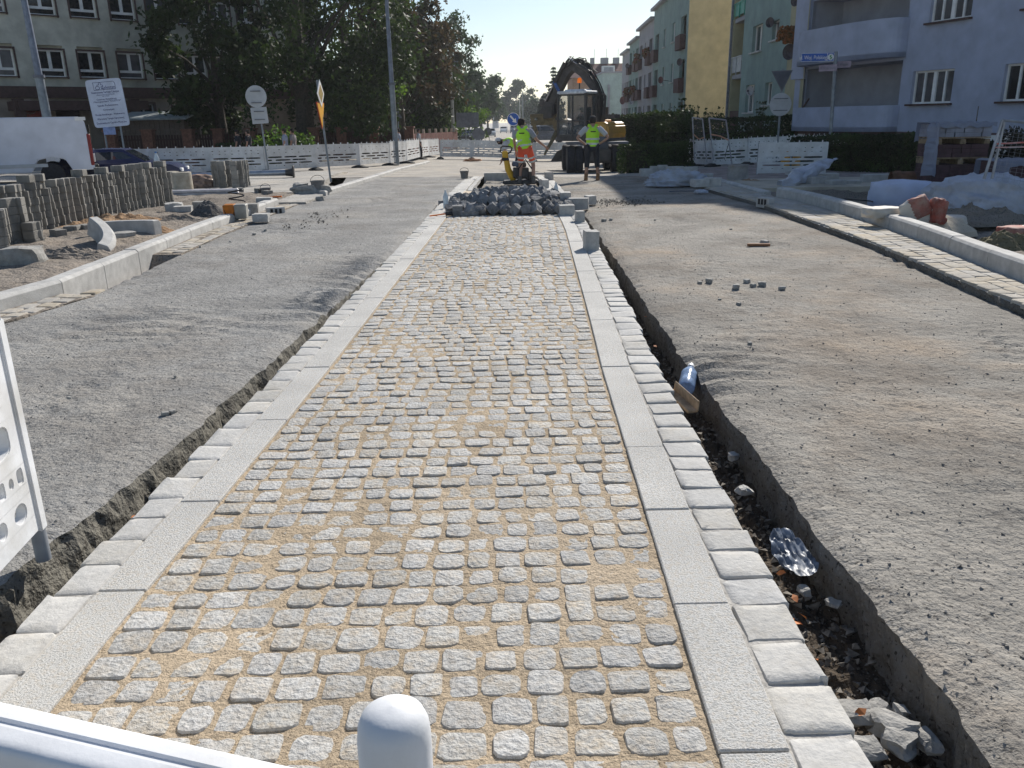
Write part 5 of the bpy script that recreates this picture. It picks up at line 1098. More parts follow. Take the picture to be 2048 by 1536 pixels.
# boom and stick (plane along the heading)
def ub(poly, y0, y1): return MB().prism(poly, y0, y1, M=U)
bl_ = ub([(-.24, 1.5), (-.28, 2.5), (-.25, 3.05), (-.06, 3.5), (.35, 4.05), (.8, 4.42), (1.2, 4.52), (1.36, 4.35), (1.22, 4.22), (.72, 3.92), (.26, 3.42), (.08, 3.0), (.02, 2.4), (0, 1.5)], -.38, .02).build('boom', M_edark, ex, bev=.03)
st_ = ub([(.9, 4.3), (1.1, 4.6), (1.45, 4.45), (1.8, 3.95), (2.1, 3.3), (2.5, 2.7), (2.3, 2.5), (2.1, 2.6), (1.72, 3.35), (1.34, 3.95)], -.36, -.0).build('stick', M_edark, ex, bev=.03)
def ram(nm, a, b, y, par=ex):
    a, b = U @ Vector((a[0], y, a[1])), U @ Vector((b[0], y, b[1])); m = a.lerp(b, .58); MB().tube([a, m], .075, 10).build(nm, M_edark, par, smooth=True); MB().tube([m, b], .04, 8).build('piston_rod', M_chrome, par, smooth=True)
ram('hydraulic_ram', (.35, 1.6), (.3, 3.1), .12); ram('hydraulic_ram', (.2, 4.05), (1.2, 4.65), .1); ram('hydraulic_ram', (1.4, 4.5), (2.4, 2.95), .1)
mb = MB(); q = random.Random(4)
for i in range(22):
    y = q.uniform(-.4, .06); s0 = q.uniform(.1, .9); P_ = []
    for k in range(7):
        f = k/6; s = s0+f*q.uniform(.7, 1.1); z = 4.0+.5*min(1, s/.9)+.26*math.sin(math.pi*f)*q.uniform(.2, 1.0); P_.append(U @ Vector((s, y+.1*math.sin(f*5+i), z-.15*max(0, s-.9)*3)))
    mb.tube(P_, .022, 5)
for i in range(9):
    y = q.uniform(-.42, .06); mb.tube([U @ Vector(p) for p in ((-.27, y, 1.8), (-.30-q.random()*.04, y, 2.5), (-.27-q.random()*.05, y, 3.1), (-.08, y, 3.55+q.random()*.12), (.3, y, 4.1+q.random()*.08), (.8, y, 4.5))], .024, 5)
for i in range(6):
    y = q.uniform(-.4, .05); mb.tube([U @ Vector(p) for p in ((1.2, y, 4.65+.1*q.random()), (1.7+.08*q.random(), y, 4.2), (2.05+.12*q.random(), y, 3.5), (2.4, y, 2.85))], .022, 5)
mb.build('hydraulic_hoses', M_blk, ex)
MB().prism([(2.05, 2.85), (2.5, 2.95), (2.75, 2.5), (2.55, 2.2), (2.1, 2.25)], -.4, .04, M=U).box(U @ Vector((2.55, -.2, 2.9)), (.5, .3, .3), (0, 0, .6)).build('quick_coupler', M_edark, ex, bev=.03)
MB().box(U @ Vector((1.85, .06, 3.55)), (.12, .12, .45), (0, -.5, 0)).build('ram_guard', mat('blue_metal', (.05, .12, .35), .5), ex)
# pallet fork
Yf = 38.3
def fp(px, py, Y=Yf): return At(px, py, Y)-c0
fk = MB(); A_, B_ = fp(1060, 233), fp(1128, 233); zt_, zb_ = fp(1090, 228).z, fp(1090, 249).z
fk.box(((A_.x+B_.x)/2, A_.y, zt_-.07), (B_.x-A_.x, .16, .16)); fk.box(((A_.x+B_.x)/2, A_.y, zb_+.08), (B_.x-A_.x-.1, .16, .18)); fk.box(((A_.x+B_.x)/2-.05, A_.y, (zt_+zb_)/2), (.75, .1, zt_-zb_-.05))
fb = fk.build('fork_carriage', M_fork, ex, bev=.015)
for pts in (((1063, 231, Yf-.12), (1068, 250, Yf-.12), (1073, 264, Yf-.12), (1060, 290, Yf-1.1)), ((1105, 231, Yf-.12), (1110, 250, Yf-.12), (1114, 263, Yf-.12), (1089, 309, Yf-1.15))):
    P_ = [fp(*p) for p in pts]; MB().tube(P_, [.12, .12, .12, .05], 4).build('fork_tine', M_fork, ex)
# ================================================================== people
M_skin = mat('skin', (.42, .24, .17), .6, var=.06); M_vest = mat('neon_vest', (.50, .90, .04), .6, var=.06, emit=None); M_refl = mat('reflective_band', (.62, .66, .62), .4)
M_tee = mat('white_tshirt', (.50, .51, .54), .9, var=.05); M_greyt = mat('grey_tshirt', (.30, .32, .38), .9, var=.06); M_drk = mat('dark_cloth', (.03, .032, .04), .9, var=.2); M_or = mat('orange_cloth', (.85, .12, .05), .8, var=.06); M_boot = mat('tan_boot', (.24, .13, .06), .8); M_bootg = mat('grey_boot', (.12, .11, .10), .8); M_hair = mat('dark_hair', (.025, .018, .014), .9)
def skin(name, nodes, edges, m, parent, sub=2, root=0):
    me = bpy.data.meshes.new(name); me.from_pydata([n[:3] for n in nodes], edges, []); o = bpy.data.objects.new('tmp', me); COL.objects.link(o)
    md = o.modifiers.new('s', 'SKIN'); md.use_smooth_shade = True; sv = me.skin_vertices[0].data
    for i, n in enumerate(nodes): sv[i].radius = (n[3], n[4] if len(n) > 4 else n[3]); sv[i].use_root = (i == root)
    o.modifiers.new('u', 'SUBSURF').levels = sub; o.modifiers['u'].render_levels = sub
    bpy.context.view_layer.update(); m2 = bpy.data.meshes.new_from_object(o.evaluated_get(bpy.context.evaluated_depsgraph_get())); bpy.data.objects.remove(o)
    m2.materials.clear(); m2.materials.append(m); m2.name = name
    for p in m2.polygons: p.use_smooth = True
    return obj(name, m2, parent)
def etube(name, P, R_, m, par, n=18, M=None, xa=Vector((1, 0, 0)), cap=True):
    "elliptical sleeve along a spine"
    P = [Vector(p) for p in P]; V = []; F = []
    for i, p in enumerate(P):
        tn = (P[min(i+1, len(P)-1)]-P[max(i-1, 0)]).normalized(); x = (xa-tn*xa.dot(tn)).normalized(); y = tn.cross(x)
        for k in range(n):
            a = 2*math.pi*k/n; c, d = math.cos(a), math.sin(a); V.append(p+x*R_[i][0]*math.copysign(abs(c)**.85, c)+y*R_[i][1]*math.copysign(abs(d)**.85, d))
    for i in range(len(P)-1):
        for k in range(n): a, b = i*n+k, i*n+(k+1) % n; F.append((a, b, b+n, a+n))
    if cap: F += [tuple(range(n-1, -1, -1)), tuple(range((len(P)-1)*n, len(P)*n))]
    return MB().add(V, F).build(name, m, par, smooth=True)
def person(lab, loc, rz, J, top, bottoms, vest=False, hat=None, boots=None, shorts='long', H_=1.0, lean=0., group=None, legs_only=False):
    """J: pose overrides in metres for a 1.78 m figure; local +y is the way the person faces"""
    t = thing('person', lab, 'person', loc, rz, group); t.scale = (H_,)*3
    D = dict(pelvis=(0, 0, .95), waist=(0, 0, 1.08), chest=(0, 0, 1.32), neck=(0, 0, 1.50), head=(0, .02, 1.62), crown=(0, .02, 1.70),
             ls=(-.19, 0, 1.43), le=(-.26, -.02, 1.14), lw=(-.27, .08, .90), rs=(.19, 0, 1.43), re=(.26, -.02, 1.14), rw=(.27, .08, .90),
             lh=(-.10, 0, .91), lk=(-.12, .02, .50), la=(-.13, -.02, .09), rh=(.10, 0, .91), rk=(.12, .02, .50), ra=(.13, -.02, .09)); D.update(J)
    V = {k: Vector(v) for k, v in D.items()}
    N = []; E = []; I = {}
    def nd(k, p, r, r2=None): I[k] = len(N); N.append((*p, r, r2 or r)); return I[k]
    def ed(a, b): E.append((I[a], I[b]))
    nd('pelvis', V['pelvis'], .13, .11); nd('waist', V['waist'], .125, .10); nd('chest', V['chest'], .15, .11); nd('neck', V['neck'], .06); nd('head', V['head'], .085, .095); nd('crown', V['crown'], .07, .08)
    for a, b in (('pelvis', 'waist'), ('waist', 'chest'), ('chest', 'neck'), ('neck', 'head'), ('head', 'crown')): ed(a, b)
    hd = V['head']; nd('nose', hd+Vector((0, .105, -.015)), .014); ed('head', 'nose')
    for s in 'lr':
        nd(s+'s', V[s+'s'], .06); nd(s+'e', V[s+'e'], .043); nd(s+'w', V[s+'w'], .027); ed('chest', s+'s'); ed(s+'s', s+'e'); ed(s+'e', s+'w')
        d = (V[s+'w']-V[s+'e']).normalized(); hp = V[s+'w']+d*.07; nd(s+'p', hp, .036, .02); ed(s+'w', s+'p'); sd_ = d.cross(Vector((0, 1, .2))).normalized()
        for i in range(4):
            r0 = hp+sd_*(.027-.018*i)+d*.03; fl = (.075, .085, .08, .06)[i]; nd('%sf%d' % (s, i), r0+d*fl*.5+Vector((0, .01, 0)), .0095); nd('%sg%d' % (s, i), r0+d*fl*.9+Vector((0, .03, -.01)), .0075); ed(s+'p', '%sf%d' % (s, i)); ed('%sf%d' % (s, i), '%sg%d' % (s, i))
        nd(s+'t', hp+sd_*.05+Vector((0, .02, 0)), .01); ed(s+'p', s+'t')
        nd(s+'h', V[s+'h'], .095); nd(s+'k', V[s+'k'], .06); nd(s+'c', V[s+'k'].lerp(V[s+'a'], .35)+Vector((0, -.02, 0)), .056); nd(s+'a', V[s+'a'], .038); ed('pelvis', s+'h'); ed(s+'h', s+'k'); ed(s+'k', s+'c'); ed(s+'c', s+'a')
        nd(s+'o', V[s+'a']+Vector((0, .1, -.045)), .035); ed(s+'a', s+'o')
    body = skin('body', N, E, M_skin, t)
    # garments that follow the pose
    sm = (V['ls']+V['rs'])/2; xa = (V['rs']-V['ls']).normalized(); dn = (V['pelvis']-V['waist']).normalized()
    spine = [V['pelvis']+dn*.06, V['pelvis'], V['waist'], V['waist'].lerp(V['chest'], .6), V['chest'], sm.lerp(V['chest'], .25), sm+(V['neck']-sm)*.45, V['neck']]
    rt = [(.165, .125), (.165, .125), (.155, .115), (.175, .125), (.195, .13), (.20, .115), (.13, .085), (.06, .055)]
    sh_ = etube('shirt', spine, rt, top, t, xa=xa)
    for s in 'lr':
        q0, q1 = V[s+'s'].lerp(sm, .12), V[s+'s'].lerp(V[s+'e'], .72); MB().tube([q0, V[s+'s'].lerp(V[s+'e'], .15), q1], [.075, .074, .066], 12).build('sleeve', top, sh_, smooth=True)
    if vest:
        vp = [V['pelvis']+dn*.01, V['pelvis'].lerp(V['waist'], .5), V['waist'], V['waist'].lerp(V['chest'], .6), V['chest'], sm.lerp(V['chest'], .3), sm+(V['neck']-sm)*.3]
        rv = [(.185, .148), (.18, .142), (.172, .135), (.185, .142), (.192, .146), (.175, .132), (.125, .10)]
        vs = etube('vest', vp, rv, M_vest, t, xa=xa)
        for s in 'lr': MB().tube([sm.lerp(V[s+'s'], .25)+Vector((0, -.075, .01)), sm.lerp(V[s+'s'], .55)+Vector((0, -.02, .075)), sm.lerp(V[s+'s'], .45)+Vector((0, .07, .03))], .045, 8).build('strap', M_vest, vs, smooth=True)
        for f in (.10, .45):
            c = V['pelvis'].lerp(V['chest'], f); e = V['pelvis'].lerp(V['chest'], f+.14); etube('reflective_band', [c, e], [(.193, .155)]*2, M_refl, vs, xa=xa, cap=False)
        c = V['chest']+Vector((.0, -.158, .02)); MB().box((0, 0, 0), (.14, .012, .028)).build('back_print', M_drk, vs, M=Matrix.Translation(c))
    pn = [(*V['pelvis'], .15, .13)]; pe = []
    for s in 'lr':
        k = len(pn); kn = V[s+'k']; pn += [(*V[s+'h'], .115), (*V[s+'h'].lerp(kn, .85), .088)]; pe += [(0, k), (k, k+1)]
        if shorts != 'short': pn += [(*(kn.lerp(V[s+'a'], .45 if shorts == 'mid' else .9)), .075 if shorts == 'mid' else .062)]; pe += [(k+1, k+2)]
    tr = skin('trousers', pn, pe, bottoms, t)
    if bottoms is M_or:
        for s in 'lr':
            for f in (.52, .78):
                a_, b_ = V[s+'h'], V[s+'k']; c = a_.lerp(b_, f); qd = Vector((0, 0, 1)).rotation_difference(b_-a_).to_matrix().to_4x4(); MB().loft([(0, 0, -.022, .106, .106), (0, 0, .022, .104, .104)], n=18, cap=False).build('reflective_band', M_refl, tr, M=Matrix.Translation(c) @ qd)
    for s in 'lr':
        a_ = V[s+'a']; MB().loft([(a_.x, a_.y+.06, a_.z-.09, .052, .145), (a_.x, a_.y+.06, a_.z-.05, .055, .145), (a_.x, a_.y+.02, a_.z+.0, .052, .10), (a_.x, a_.y-.01, a_.z+.07, .055, .06), (a_.x, a_.y-.01, a_.z+.11, .057, .06)], n=14, ex=2.4).build('boot', boots or M_bootg, t, smooth=True)
    c = V['head'].lerp(V['crown'], .5); M = Matrix.Translation(c)
    if hat == 'cap':
        MB().loft([(0, 0, -.0, .104, .118), (0, 0, .05, .10, .112), (0, 0, .09, .075, .085), (0, 0, .105, .02, .03)], n=18).box((0, .15, .0), (.16, .12, .018)).build('cap', M_drk, t, M=M, smooth=True)
    elif hat == 'white': MB().loft([(0, 0, 0, .105, .12), (0, 0, .06, .10, .11), (0, 0, .1, .05, .06)], n=18).build('cap', M_tee, t, M=M, smooth=True)
    MB().loft([(0, -.035, -.10, .07, .06), (0, -.03, -.04, .096, .088), (0, -.012, .04, .10, .105), (0, -.01, .085, .07, .075), (0, -.01, .098, .02, .02)], n=18).build('hair', M_hair, t, M=M, smooth=True)
    mb = MB(); [mb.box((s*.034, .094, -.035), (.02, .01, .01)) for s in (-1, 1)]; mb.build('eyes', M_drk, t, M=M); MB().box((0, .092, -.1), (.04, .01, .008)).build('mouth', mat('lips', (.3, .1, .09), .6), t, M=M)
    mb = MB(); [mb.lathe([(.022, -.008), (.02, .008)], (s*.098, 0, -.04), n=8, rot=(0, math.pi/2, 0)) for s in (-1, 1)]; mb.build('ears', M_skin, t, M=M)
    return t
# right worker: hands on hips, back to the camera
p = G(1184, 361); person('worker in black cap and neon vest standing with hands on hips before the excavator', p, 0, dict(le=(-.45, -.08, 1.17), lw=(-.20, .02, 1.0), re=(.45, -.08, 1.17), rw=(.20, .02, 1.0), lh=(-.1, 0, .91), la=(-.17, 0, .09), ra=(.17, .02, .09), lk=(-.15, .02, .5), rk=(.14, .02, .5)), M_tee, M_drk, True, 'cap', M_boot, 'mid', H_=.965)
# left worker with the plate compactor
p = G(1050, 367); person('worker in orange reflective shorts and neon vest guiding the plate compactor', p, -.15, dict(chest=(-.06, .06, 1.30), neck=(-.08, .1, 1.46), head=(-.10, .15, 1.57), crown=(-.10, .15, 1.65), ls=(-.26, .05, 1.40), rs=(.13, .07, 1.40), le=(-.30, .12, 1.12), lw=(-.27, .2, .86), re=(.32, .12, 1.14), rw=(.50, .3, .98), pelvis=(.02, 0, .93), lh=(-.09, 0, .89), lk=(-.12, .05, .5), la=(-.14, 0, .09), rh=(.12, 0, .89), rk=(.22, .12, .52), ra=(.24, -.04, .10)), M_greyt, M_or, True, None, M_bootg, 'short', H_=.97)
p = G(1034, 352); p = Vector((At(1037, 300, 25.5).x, 25.5, g(0.5, 25.5))); person('worker in neon vest bending forward behind the compactor man', p, math.pi*.5, dict(pelvis=(0, -.1, .88), waist=(0, .05, .98), chest=(0, .28, 1.10), neck=(0, .46, 1.16), head=(0, .56, 1.13), crown=(0, .63, 1.14), ls=(-.19, .38, 1.10), le=(-.2, .42, .82), lw=(-.16, .5, .6), rs=(.19, .38, 1.10), re=(.2, .42, .82), rw=(.16, .5, .6), lh=(-.1, -.1, .86), lk=(-.14, .08, .48), rh=(.1, -.1, .86), rk=(.14, .0, .48), la=(-.14, -.05, .09), ra=(.14, -.15, .09)), M_tee, M_drk, True, 'white', M_bootg, 'long', H_=.98)
# operator
sp = U @ Vector((cx_-.25, cy_, 0)); person('operator in dark cap sitting in the excavator cab', Vector((c0.x+sp.x, c0.y+sp.y, c0.z+1.02)), math.atan2(fy, fx)-math.pi/2, dict(le=(-.24, .18, 1.18), lw=(-.16, .42, 1.15), re=(.24, .18, 1.18), rw=(.16, .42, 1.15), lk=(-.14, .42, .93), la=(-.14, .5, .52), rk=(.14, .42, .93), ra=(.14, .5, .52)), mat('dark_shirt', (.10, .06, .04), .9), M_drk, False, 'cap', M_bootg, 'long', H_=.92)
for i, (px, Y, rz, m1, lab) in enumerate(((571, 37, 1.6, mat('pale_shirt', (.30, .33, .42), .9), 'passer-by in pale grey top walking behind the barriers'), (587, 37.4, 1.4, mat('grey_shirt', (.26, .24, .24), .9), 'passer-by in grey top just right of the pale dressed one'), (498, 38, 1.5, M_drk, 'passer-by in dark clothes in the tree shade by the round sign'), (477, 38.5, 1.5, M_drk, 'shorter dark clothed passer-by farthest left in the tree shade'), (838, 48, -1.5, M_tee, 'person in white shirt behind the slanting barriers'), (798, 45, 1.5, M_greyt, 'person half hidden by the base of the tall lamp post'))):
    person(lab, Bz(px, 290, Y), rz, dict(lk=(-.1, .12, .5), la=(-.1, .12, .09), ra=(.1, -.2, .12)), m1, M_drk, H_=.95, group='people on foot behind the left barriers')
# ================================================================== plate compactor
Yc = 22.6; cc = Gx(1036, 360, Yc); s_ = mpp(Yc)*1.0
pc = thing('plate_compactor', 'yellow handled plate compactor standing in the unfinished bay', 'compactor', cc)
def q_(px, py, y=0): p = At(px, py, Yc)-cc; return Vector((p.x, y, p.z))
M_cy = mat('compactor_yellow', (.70, .40, .03), .5, var=.08)
MB().prism([(-.42, .02), (-.36, -.02), (.45, -.02), (.55, .05), (.5, .09), (-.38, .08)], -.22, .22).build('base_plate', M_edark, pc, bev=.01)
mb = MB(); P_ = [q_(1010, 306, -.1), q_(1013, 322, -.1), q_(1016, 338, -.08), q_(1023, 352, -.05), q_(1027, 360, 0)]; mb.tube(P_, [.07, .075, .085, .09, .08], 6); mb.build('handle_arm', M_cy, pc, smooth=True)
MB().box(q_(1010, 308, -.1), (.15, .14, .16)).build('handle_head', M_cy, pc, bev=.02); MB().box(q_(1011, 318, -.1), (.19, .16, .08)).build('damper', M_blk, pc, bev=.02)
P_ = [q_(1008, 308, -.1), q_(1001, 303, -.1), q_(1002, 295, -.1), q_(1005, 292, -.1), q_(1021, 293, -.1), q_(1024, 296, -.1), q_(1021, 304, -.1), q_(1014, 308, -.1)]; MB().tube(P_, .02, 8).build('hand_loop', M_blk, pc, smooth=True)
mb = MB(); mb.box((.08, 0, .28), (.42, .36, .26)).lathe([(.11, -.2), (.11, .0)], (.12, 0, .47), n=14, rot=(math.pi/2, 0, 0)).box((.3, 0, .2), (.2, .3, .2)); mb.build('engine', M_edark, pc, bev=.02)
MB().box((-.05, 0, .5), (.22, .26, .12)).build('fuel_tank', mat('tank_blue_grey', (.08, .11, .18), .4), pc, bev=.03); MB().tube([(.0, -.2, .1), (.02, -.22, .4), (.2, -.22, .62), (.42, -.2, .3), (.44, -.2, .1)], .02, 6).build('lifting_frame', M_blk, pc)
# ================================================================== fence behind the pavement
M_brick = mat('brick_pillar', (.16, .075, .05), .9, var=.3, scale=9, bump=.4, bscale=30); M_slat = mat('dark_slats', (.045, .02, .015), .8, var=.2)
fpx = [225, 300, 380, 440, 505, 570, 630, 685, 750, 820]
FP = [Bz(px, 290, 41.5+i*.9) for i, px in enumerate(fpx)]
t0 = thing('park_fence', 'dark brown slatted fence with brick pillars in the tree shade', 'fence', FP[0])
for i, p in enumerate(FP): MB().box(p-FP[0]+Vector((0, 0, .85)), (.5, .5, 1.75)).box(p-FP[0]+Vector((0, 0, 1.76)), (.6, .6, .08)).build('brick_pillar', M_brick, t0)
for a, b in zip(FP[:-1], FP[1:]):
    d = b-a; n = int(d.length/.13); mb = MB()
    for k in range(2, n-1): p = a+d*(k/n)-FP[0]; mb.box(p+Vector((0, 0, .8)), (.1, .03, 1.45), (0, 0, math.atan2(d.y, d.x)))
    m_ = (a+b)/2-FP[0]; mb.box(m_+Vector((0, .03, .35)), (d.length-.5, .04, .08), (0, 0, math.atan2(d.y, d.x))); mb.box(m_+Vector((0, .03, 1.3)), (d.length-.5, .04, .08), (0, 0, math.atan2(d.y, d.x))); mb.build('slat_panel', M_slat, t0)
a, b = Bz(822, 280, 54), Bz(915, 280, 70); t0 = thing('picket_fence', 'brown board fence with pale posts catching the sun by the lamp post', 'fence', a); d = b-a; mb = MB(); n = 40
for k in range(n): mb.box(d*(k+.5)/n+Vector((0, 0, .75)), (.3, .04, 1.25), (0, 0, math.atan2(d.y, d.x)))
mb.build('boards', mat('red_brown_boards', (.14, .045, .035), .8), t0)
for k in range(9): MB().box(d*(k/8)+Vector((-.08, -.12, .8)), (.16, .16, 1.7)).build('fence_post', mat('pale_post', (.50, .40, .32), .8), t0)
# ================================================================== concrete pavers
M_pav = mat('paver_concrete', (.25, .24, .22), .92, var=.16, scale=6, bump=.5, bscale=70, rand=.12)
def paver_mesh(k):
    q = random.Random(k); P = [(-.1, -.055), (-.1, -.082), (-.06, -.082), (-.04, -.062), (.04, -.062), (.06, -.082), (.1, -.082), (.1, .082), (.06, .082), (.04, .062), (-.04, .062), (-.06, .082), (-.1, .082)][1:]
    return MB().slab([(x+q.uniform(-.002, .002), y+q.uniform(-.002, .002)) for x, y in P], 0, .109).mesh('paver', M_pav, bev=.005)
PM = [paver_mesh(i) for i in range(3)]
def paver(loc, rz, lab, grp, tilt=(0, 0)):
    o = obj('concrete_paver', rnd.choice(PM), None, loc, (tilt[0], tilt[1], rz)); return tag(o, lab, 'paver', grp)
def stack(p, n, rz, lab, grp, lean=(0, 0)):
    for k in range(n): paver((p.x+lean[0]*k+rnd.uniform(-.012, .012), p.y+lean[1]*k+rnd.uniform(-.012, .012), p.z+k*.111), rz+rnd.uniform(-.05, .05), lab, grp)
g1 = 'pavers in the long row of stacks on the left'; lab1 = 'grey notched concrete paver in the long stacked row beside the van'
a, b = G(66, 474), G(342, 413); a.z = b.z = .03; n = 30
for i in range(-4, n):
    f = i/(n-1); p = a.lerp(b, f)+Vector((rnd.uniform(-.02, .02), rnd.uniform(-.02, .02), 0)); stack(p, 7 if i not in (0, 3, 4, 29) else 6, math.pi/2+.25+(math.pi/2 if i in (11, 12) else 0)+rnd.uniform(-.12, .12), lab1, g1, (rnd.uniform(-.006, .003), rnd.uniform(-.003, .003)))
g2 = 'pavers in the short front stacks at the left edge'; lab2 = 'grey notched concrete paver in the short stacks nearest the left edge'
for (px, py, n, rz) in ((2, 512, 5, 1.2), (14, 506, 5, 1.9), (32, 500, 6, 1.4), (48, 497, 6, .2), (72, 497, 3, 1.5)):
    p = G(px, py); p.z = .03; stack(p, n, rz, lab2, g2)
g3 = 'pavers in the small stack group by the lying lamp post'; lab3 = 'grey concrete paver in the small far stack group beside the lying lamp post'
for i, (px, py) in enumerate(((436, 375), (447, 376), (461, 373), (474, 376), (486, 375), (493, 372))):
    p = G(px, py, .07); stack(p, 6, .1+rnd.uniform(-.1, .1)+(1.5 if i > 1 else 0), lab3, g3, (rnd.uniform(-.004, .004), 0))
for i, (px, py, f, r_) in enumerate(((55, 352, .02, 0), (78, 349, .08, .3), (170, 340, .33, 0), (208, 335, .48, .2), (235, 333, .6, .1), (258, 328, .68, .8), (272, 327, .74, .9), (288, 332, .82, .1), (320, 338, .95, 0))):
    p = a.lerp(b, f); tag(obj('concrete_paver', PM[0], None, (p.x, p.y, .03+7*.111), (.0 if i not in (5, 6) else .0, 0, r_)), 'loose grey paver lying on top of the long stacked row', 'paver', 'loose pavers on top of the stacked row')
for i, (px, py) in enumerate(((118, 474), (146, 466), (172, 463), (405, 388), (430, 386), (480, 385), (520, 386), (535, 391))):
    p = G(px, py, .06); tag(obj('concrete_paver', PM[1], None, p, (0, 0, rnd.uniform(0, 3))), 'stray grey paver lying flat on the ground near the stacks', 'paver', 'stray pavers on the ground on the left')
# ================================================================== stones, heaps
def rock_mesh(k, m, sx=1, sy=1, sz=1, rough=.16, sub=2, boxy=.0):
    bm = bmesh.new(); q = random.Random(k); bmesh.ops.create_cube(bm, size=1.)
    bmesh.ops.subdivide_edges(bm, edges=bm.edges, cuts=sub, use_grid_fill=True)
    for v in bm.verts:
        s = v.co.normalized()*.62; c = s.lerp(v.co, boxy); nz_ = noise.noise_vector(c*1.7+Vector((k*3.1, k, 0)))*rough; c = c+nz_; v.co = Vector((c.x*sx, c.y*sy, c.z*sz))
    me = bpy.data.meshes.new('stone'); bm.to_mesh(me); bm.free(); me.materials.append(m); return me
M_sett = mat('dark_sett', (.20, .20, .205), .85, var=.3, scale=14, bump=.7, bscale=40, rand=.3); M_stone = mat('grey_stone', (.33, .32, .30), .9, var=.2, scale=12, bump=.6, bscale=40); M_blockc = mat('pale_block', (.46, .45, .43), .85, var=.12, scale=14, bump=.5, bscale=60)
SM = [rock_mesh(i, M_sett, .165*random.Random(i).uniform(.85, 1.1), .16, .15, .13, 2, .85) for i in range(6)]
gs = 'dark setts heaped on the island'; ls = 'dark square granite sett tipped in the heap on the island'
cnt = 0; q = random.Random(12)
def heaph(x, y):
    u = (x-.20)/1.12; v = (y-16.0)/1.75; r = u*u+v*v
    return max(0, .15*(1-r)*(1+.35*noise.noise((x*1.6, y*1.3, 3)))+.02)
yy = 14.42
while yy < 17.3:
    xx = -.9
    while xx < 1.35:
        x, y = xx+q.uniform(-.04, .04), yy+q.uniform(-.04, .04); u = (x-.2)/1.2; v = (y-16.0)/1.8
        if u*u*.8+v**4 < 1.02 and x < 1.2:
            h = heaph(x, y); lv = [0.0]
            if h > .13: lv.append(h*.5)
            if h > .08: lv.append(h)
            for z in (lv[-2:] if h > .2 else lv):
                if cnt < 290: tag(obj('granite_sett', SM[q.randrange(6)], None, (x+q.uniform(-.02, .02), y, .10+z*1.0), (q.uniform(-.9, .9), q.uniform(-.9, .9), q.uniform(0, 3))), ls, 'sett', gs); cnt += 1
        xx += .185
    yy += .19
B = lambda k, sx, sy, sz, m=None, r=.035, bx=.97: rock_mesh(k, m or M_blockc, sx, sy, sz, r, 3, bx)
def stone(px, py, size, lab, rz=0., m=None, dz=.03, boxy=.97, rough=.035, tilt=(0, 0), name='granite_block', cat='stone block', k=None, z=None, group=None):
    p = G(px, py, dz); k = k or int(px+py)
    if z is not None: p.z = z
    o = obj(name, B(k, *size, m or M_blockc, rough, boxy), None, (p.x, p.y+size[1]*.3, p.z+size[2]*.45), (tilt[0], tilt[1], rz)); o.data.name = name; return tag(o, lab, cat, group)
stone(1183, 499, (.17, .19, .24), 'upright granite block standing alone on the border setts', .1)
stone(1160, 443, (.13, .18, .17), 'granite block standing half in the trench beside the sett heap', .1)
stone(1134, 430, (.25, .20, .17), 'granite block with dark slot at the front right corner of the sett heap', .02)
stone(1131, 410, (.19, .3, .24), 'tall granite block right of the sett heap, behind the slotted one', 0., dz=.06)
stone(1158, 418, (.36, .2, .20), 'long rough granite block bridging the trench beside the heap', -.15)
stone(1181, 408, (.17, .2, .16), 'small granite block farthest right beside the trench', .3)
stone(915, 431, (.17, .2, .17), 'dark sett at the left front corner of the heap', .1, m=M_sett)
stone(938, 431, (.32, .16, .07), 'flat dark sett slab beside the left corner of the heap', .1, m=M_sett)
stone(884, 413, (.12, .12, .12), 'dark sett left in the left trench beside the upright bottle', .4, m=M_sett, dz=-.05)
stone(1098, 360, (.22, .22, .22), 'granite block on the right border beside the unfinished bay', .1)
stone(1089, 376, (.15, .5, .2), 'granite kerb piece leaning along the inside of the bay', .1)
stone(42, 540, (.42, .34, .26), 'big rough stone in the dirt behind the left kerb', .2, boxy=.8, rough=.12, m=M_stone)
stone(243, 487, (.34, .22, .16), 'rough stone lying between the two curved kerb pieces', .7, boxy=.7, rough=.12, m=M_stone)
stone(345, 430, (.3, .3, .22), 'pale boulder at the right end of the long paver row', .4, boxy=.75, rough=.12); stone(366, 432, (.3, .2, .18), 'angular block right of the pale boulder', .2); stone(398, 424, (.2, .25, .2), 'dark square block behind the gravel heap', .1, m=M_stone)
stone(528, 409, (.30, .2, .14), 'rounded block on the pavement right of the orange crate', .1, dz=.06); stone(502, 425, (.24, .2, .16), 'block beside the orange crate', .2, dz=.06, m=M_stone); stone(521, 443, (.27, .22, .13), 'half round block lying on the gutter', .1, boxy=.85, rough=.08)
stone(600, 388, (.3, .3, .25), 'dark stone left of the grey bucket', .5, m=M_stone, boxy=.7, rough=.15); stone(623, 388, (.8, .3, .2), 'dark earth clod behind the grey bucket', .1, m=M_stone, boxy=.5, rough=.2)
for i, (px, py, s) in enumerate(((640, 402, .22), (1494, 566, .10), (1473, 578, .12), (1507, 574, .08), (1525, 573, .12), (1565, 580, .09), (1419, 566, .12), (1400, 568, .07), (1530, 490, .16), (1462, 460, .06), (1310, 441, .05), (1500, 690, .06), (1478, 610, .06), (1440, 601, .05), (530, 462, .06), (508, 470, .06), (400, 495, .05), (350, 430, .05), (460, 485, .04), (1208, 443, .09), (1222, 441, .08), (350, 755, .025), (138, 798, .03), (330, 832, .05), (345, 828, .05), (700, 505, .03))):
    s *= .62 if px > 1290 else .8
    o = stone(px, py, (s, s*.8, s*.6), 'loose broken stone lying on the milled road surface', i*.7, m=M_stone, boxy=.7, rough=.14, dz=.0, name='loose_stone', cat='stone', k=40+i, group='loose stones on the road')
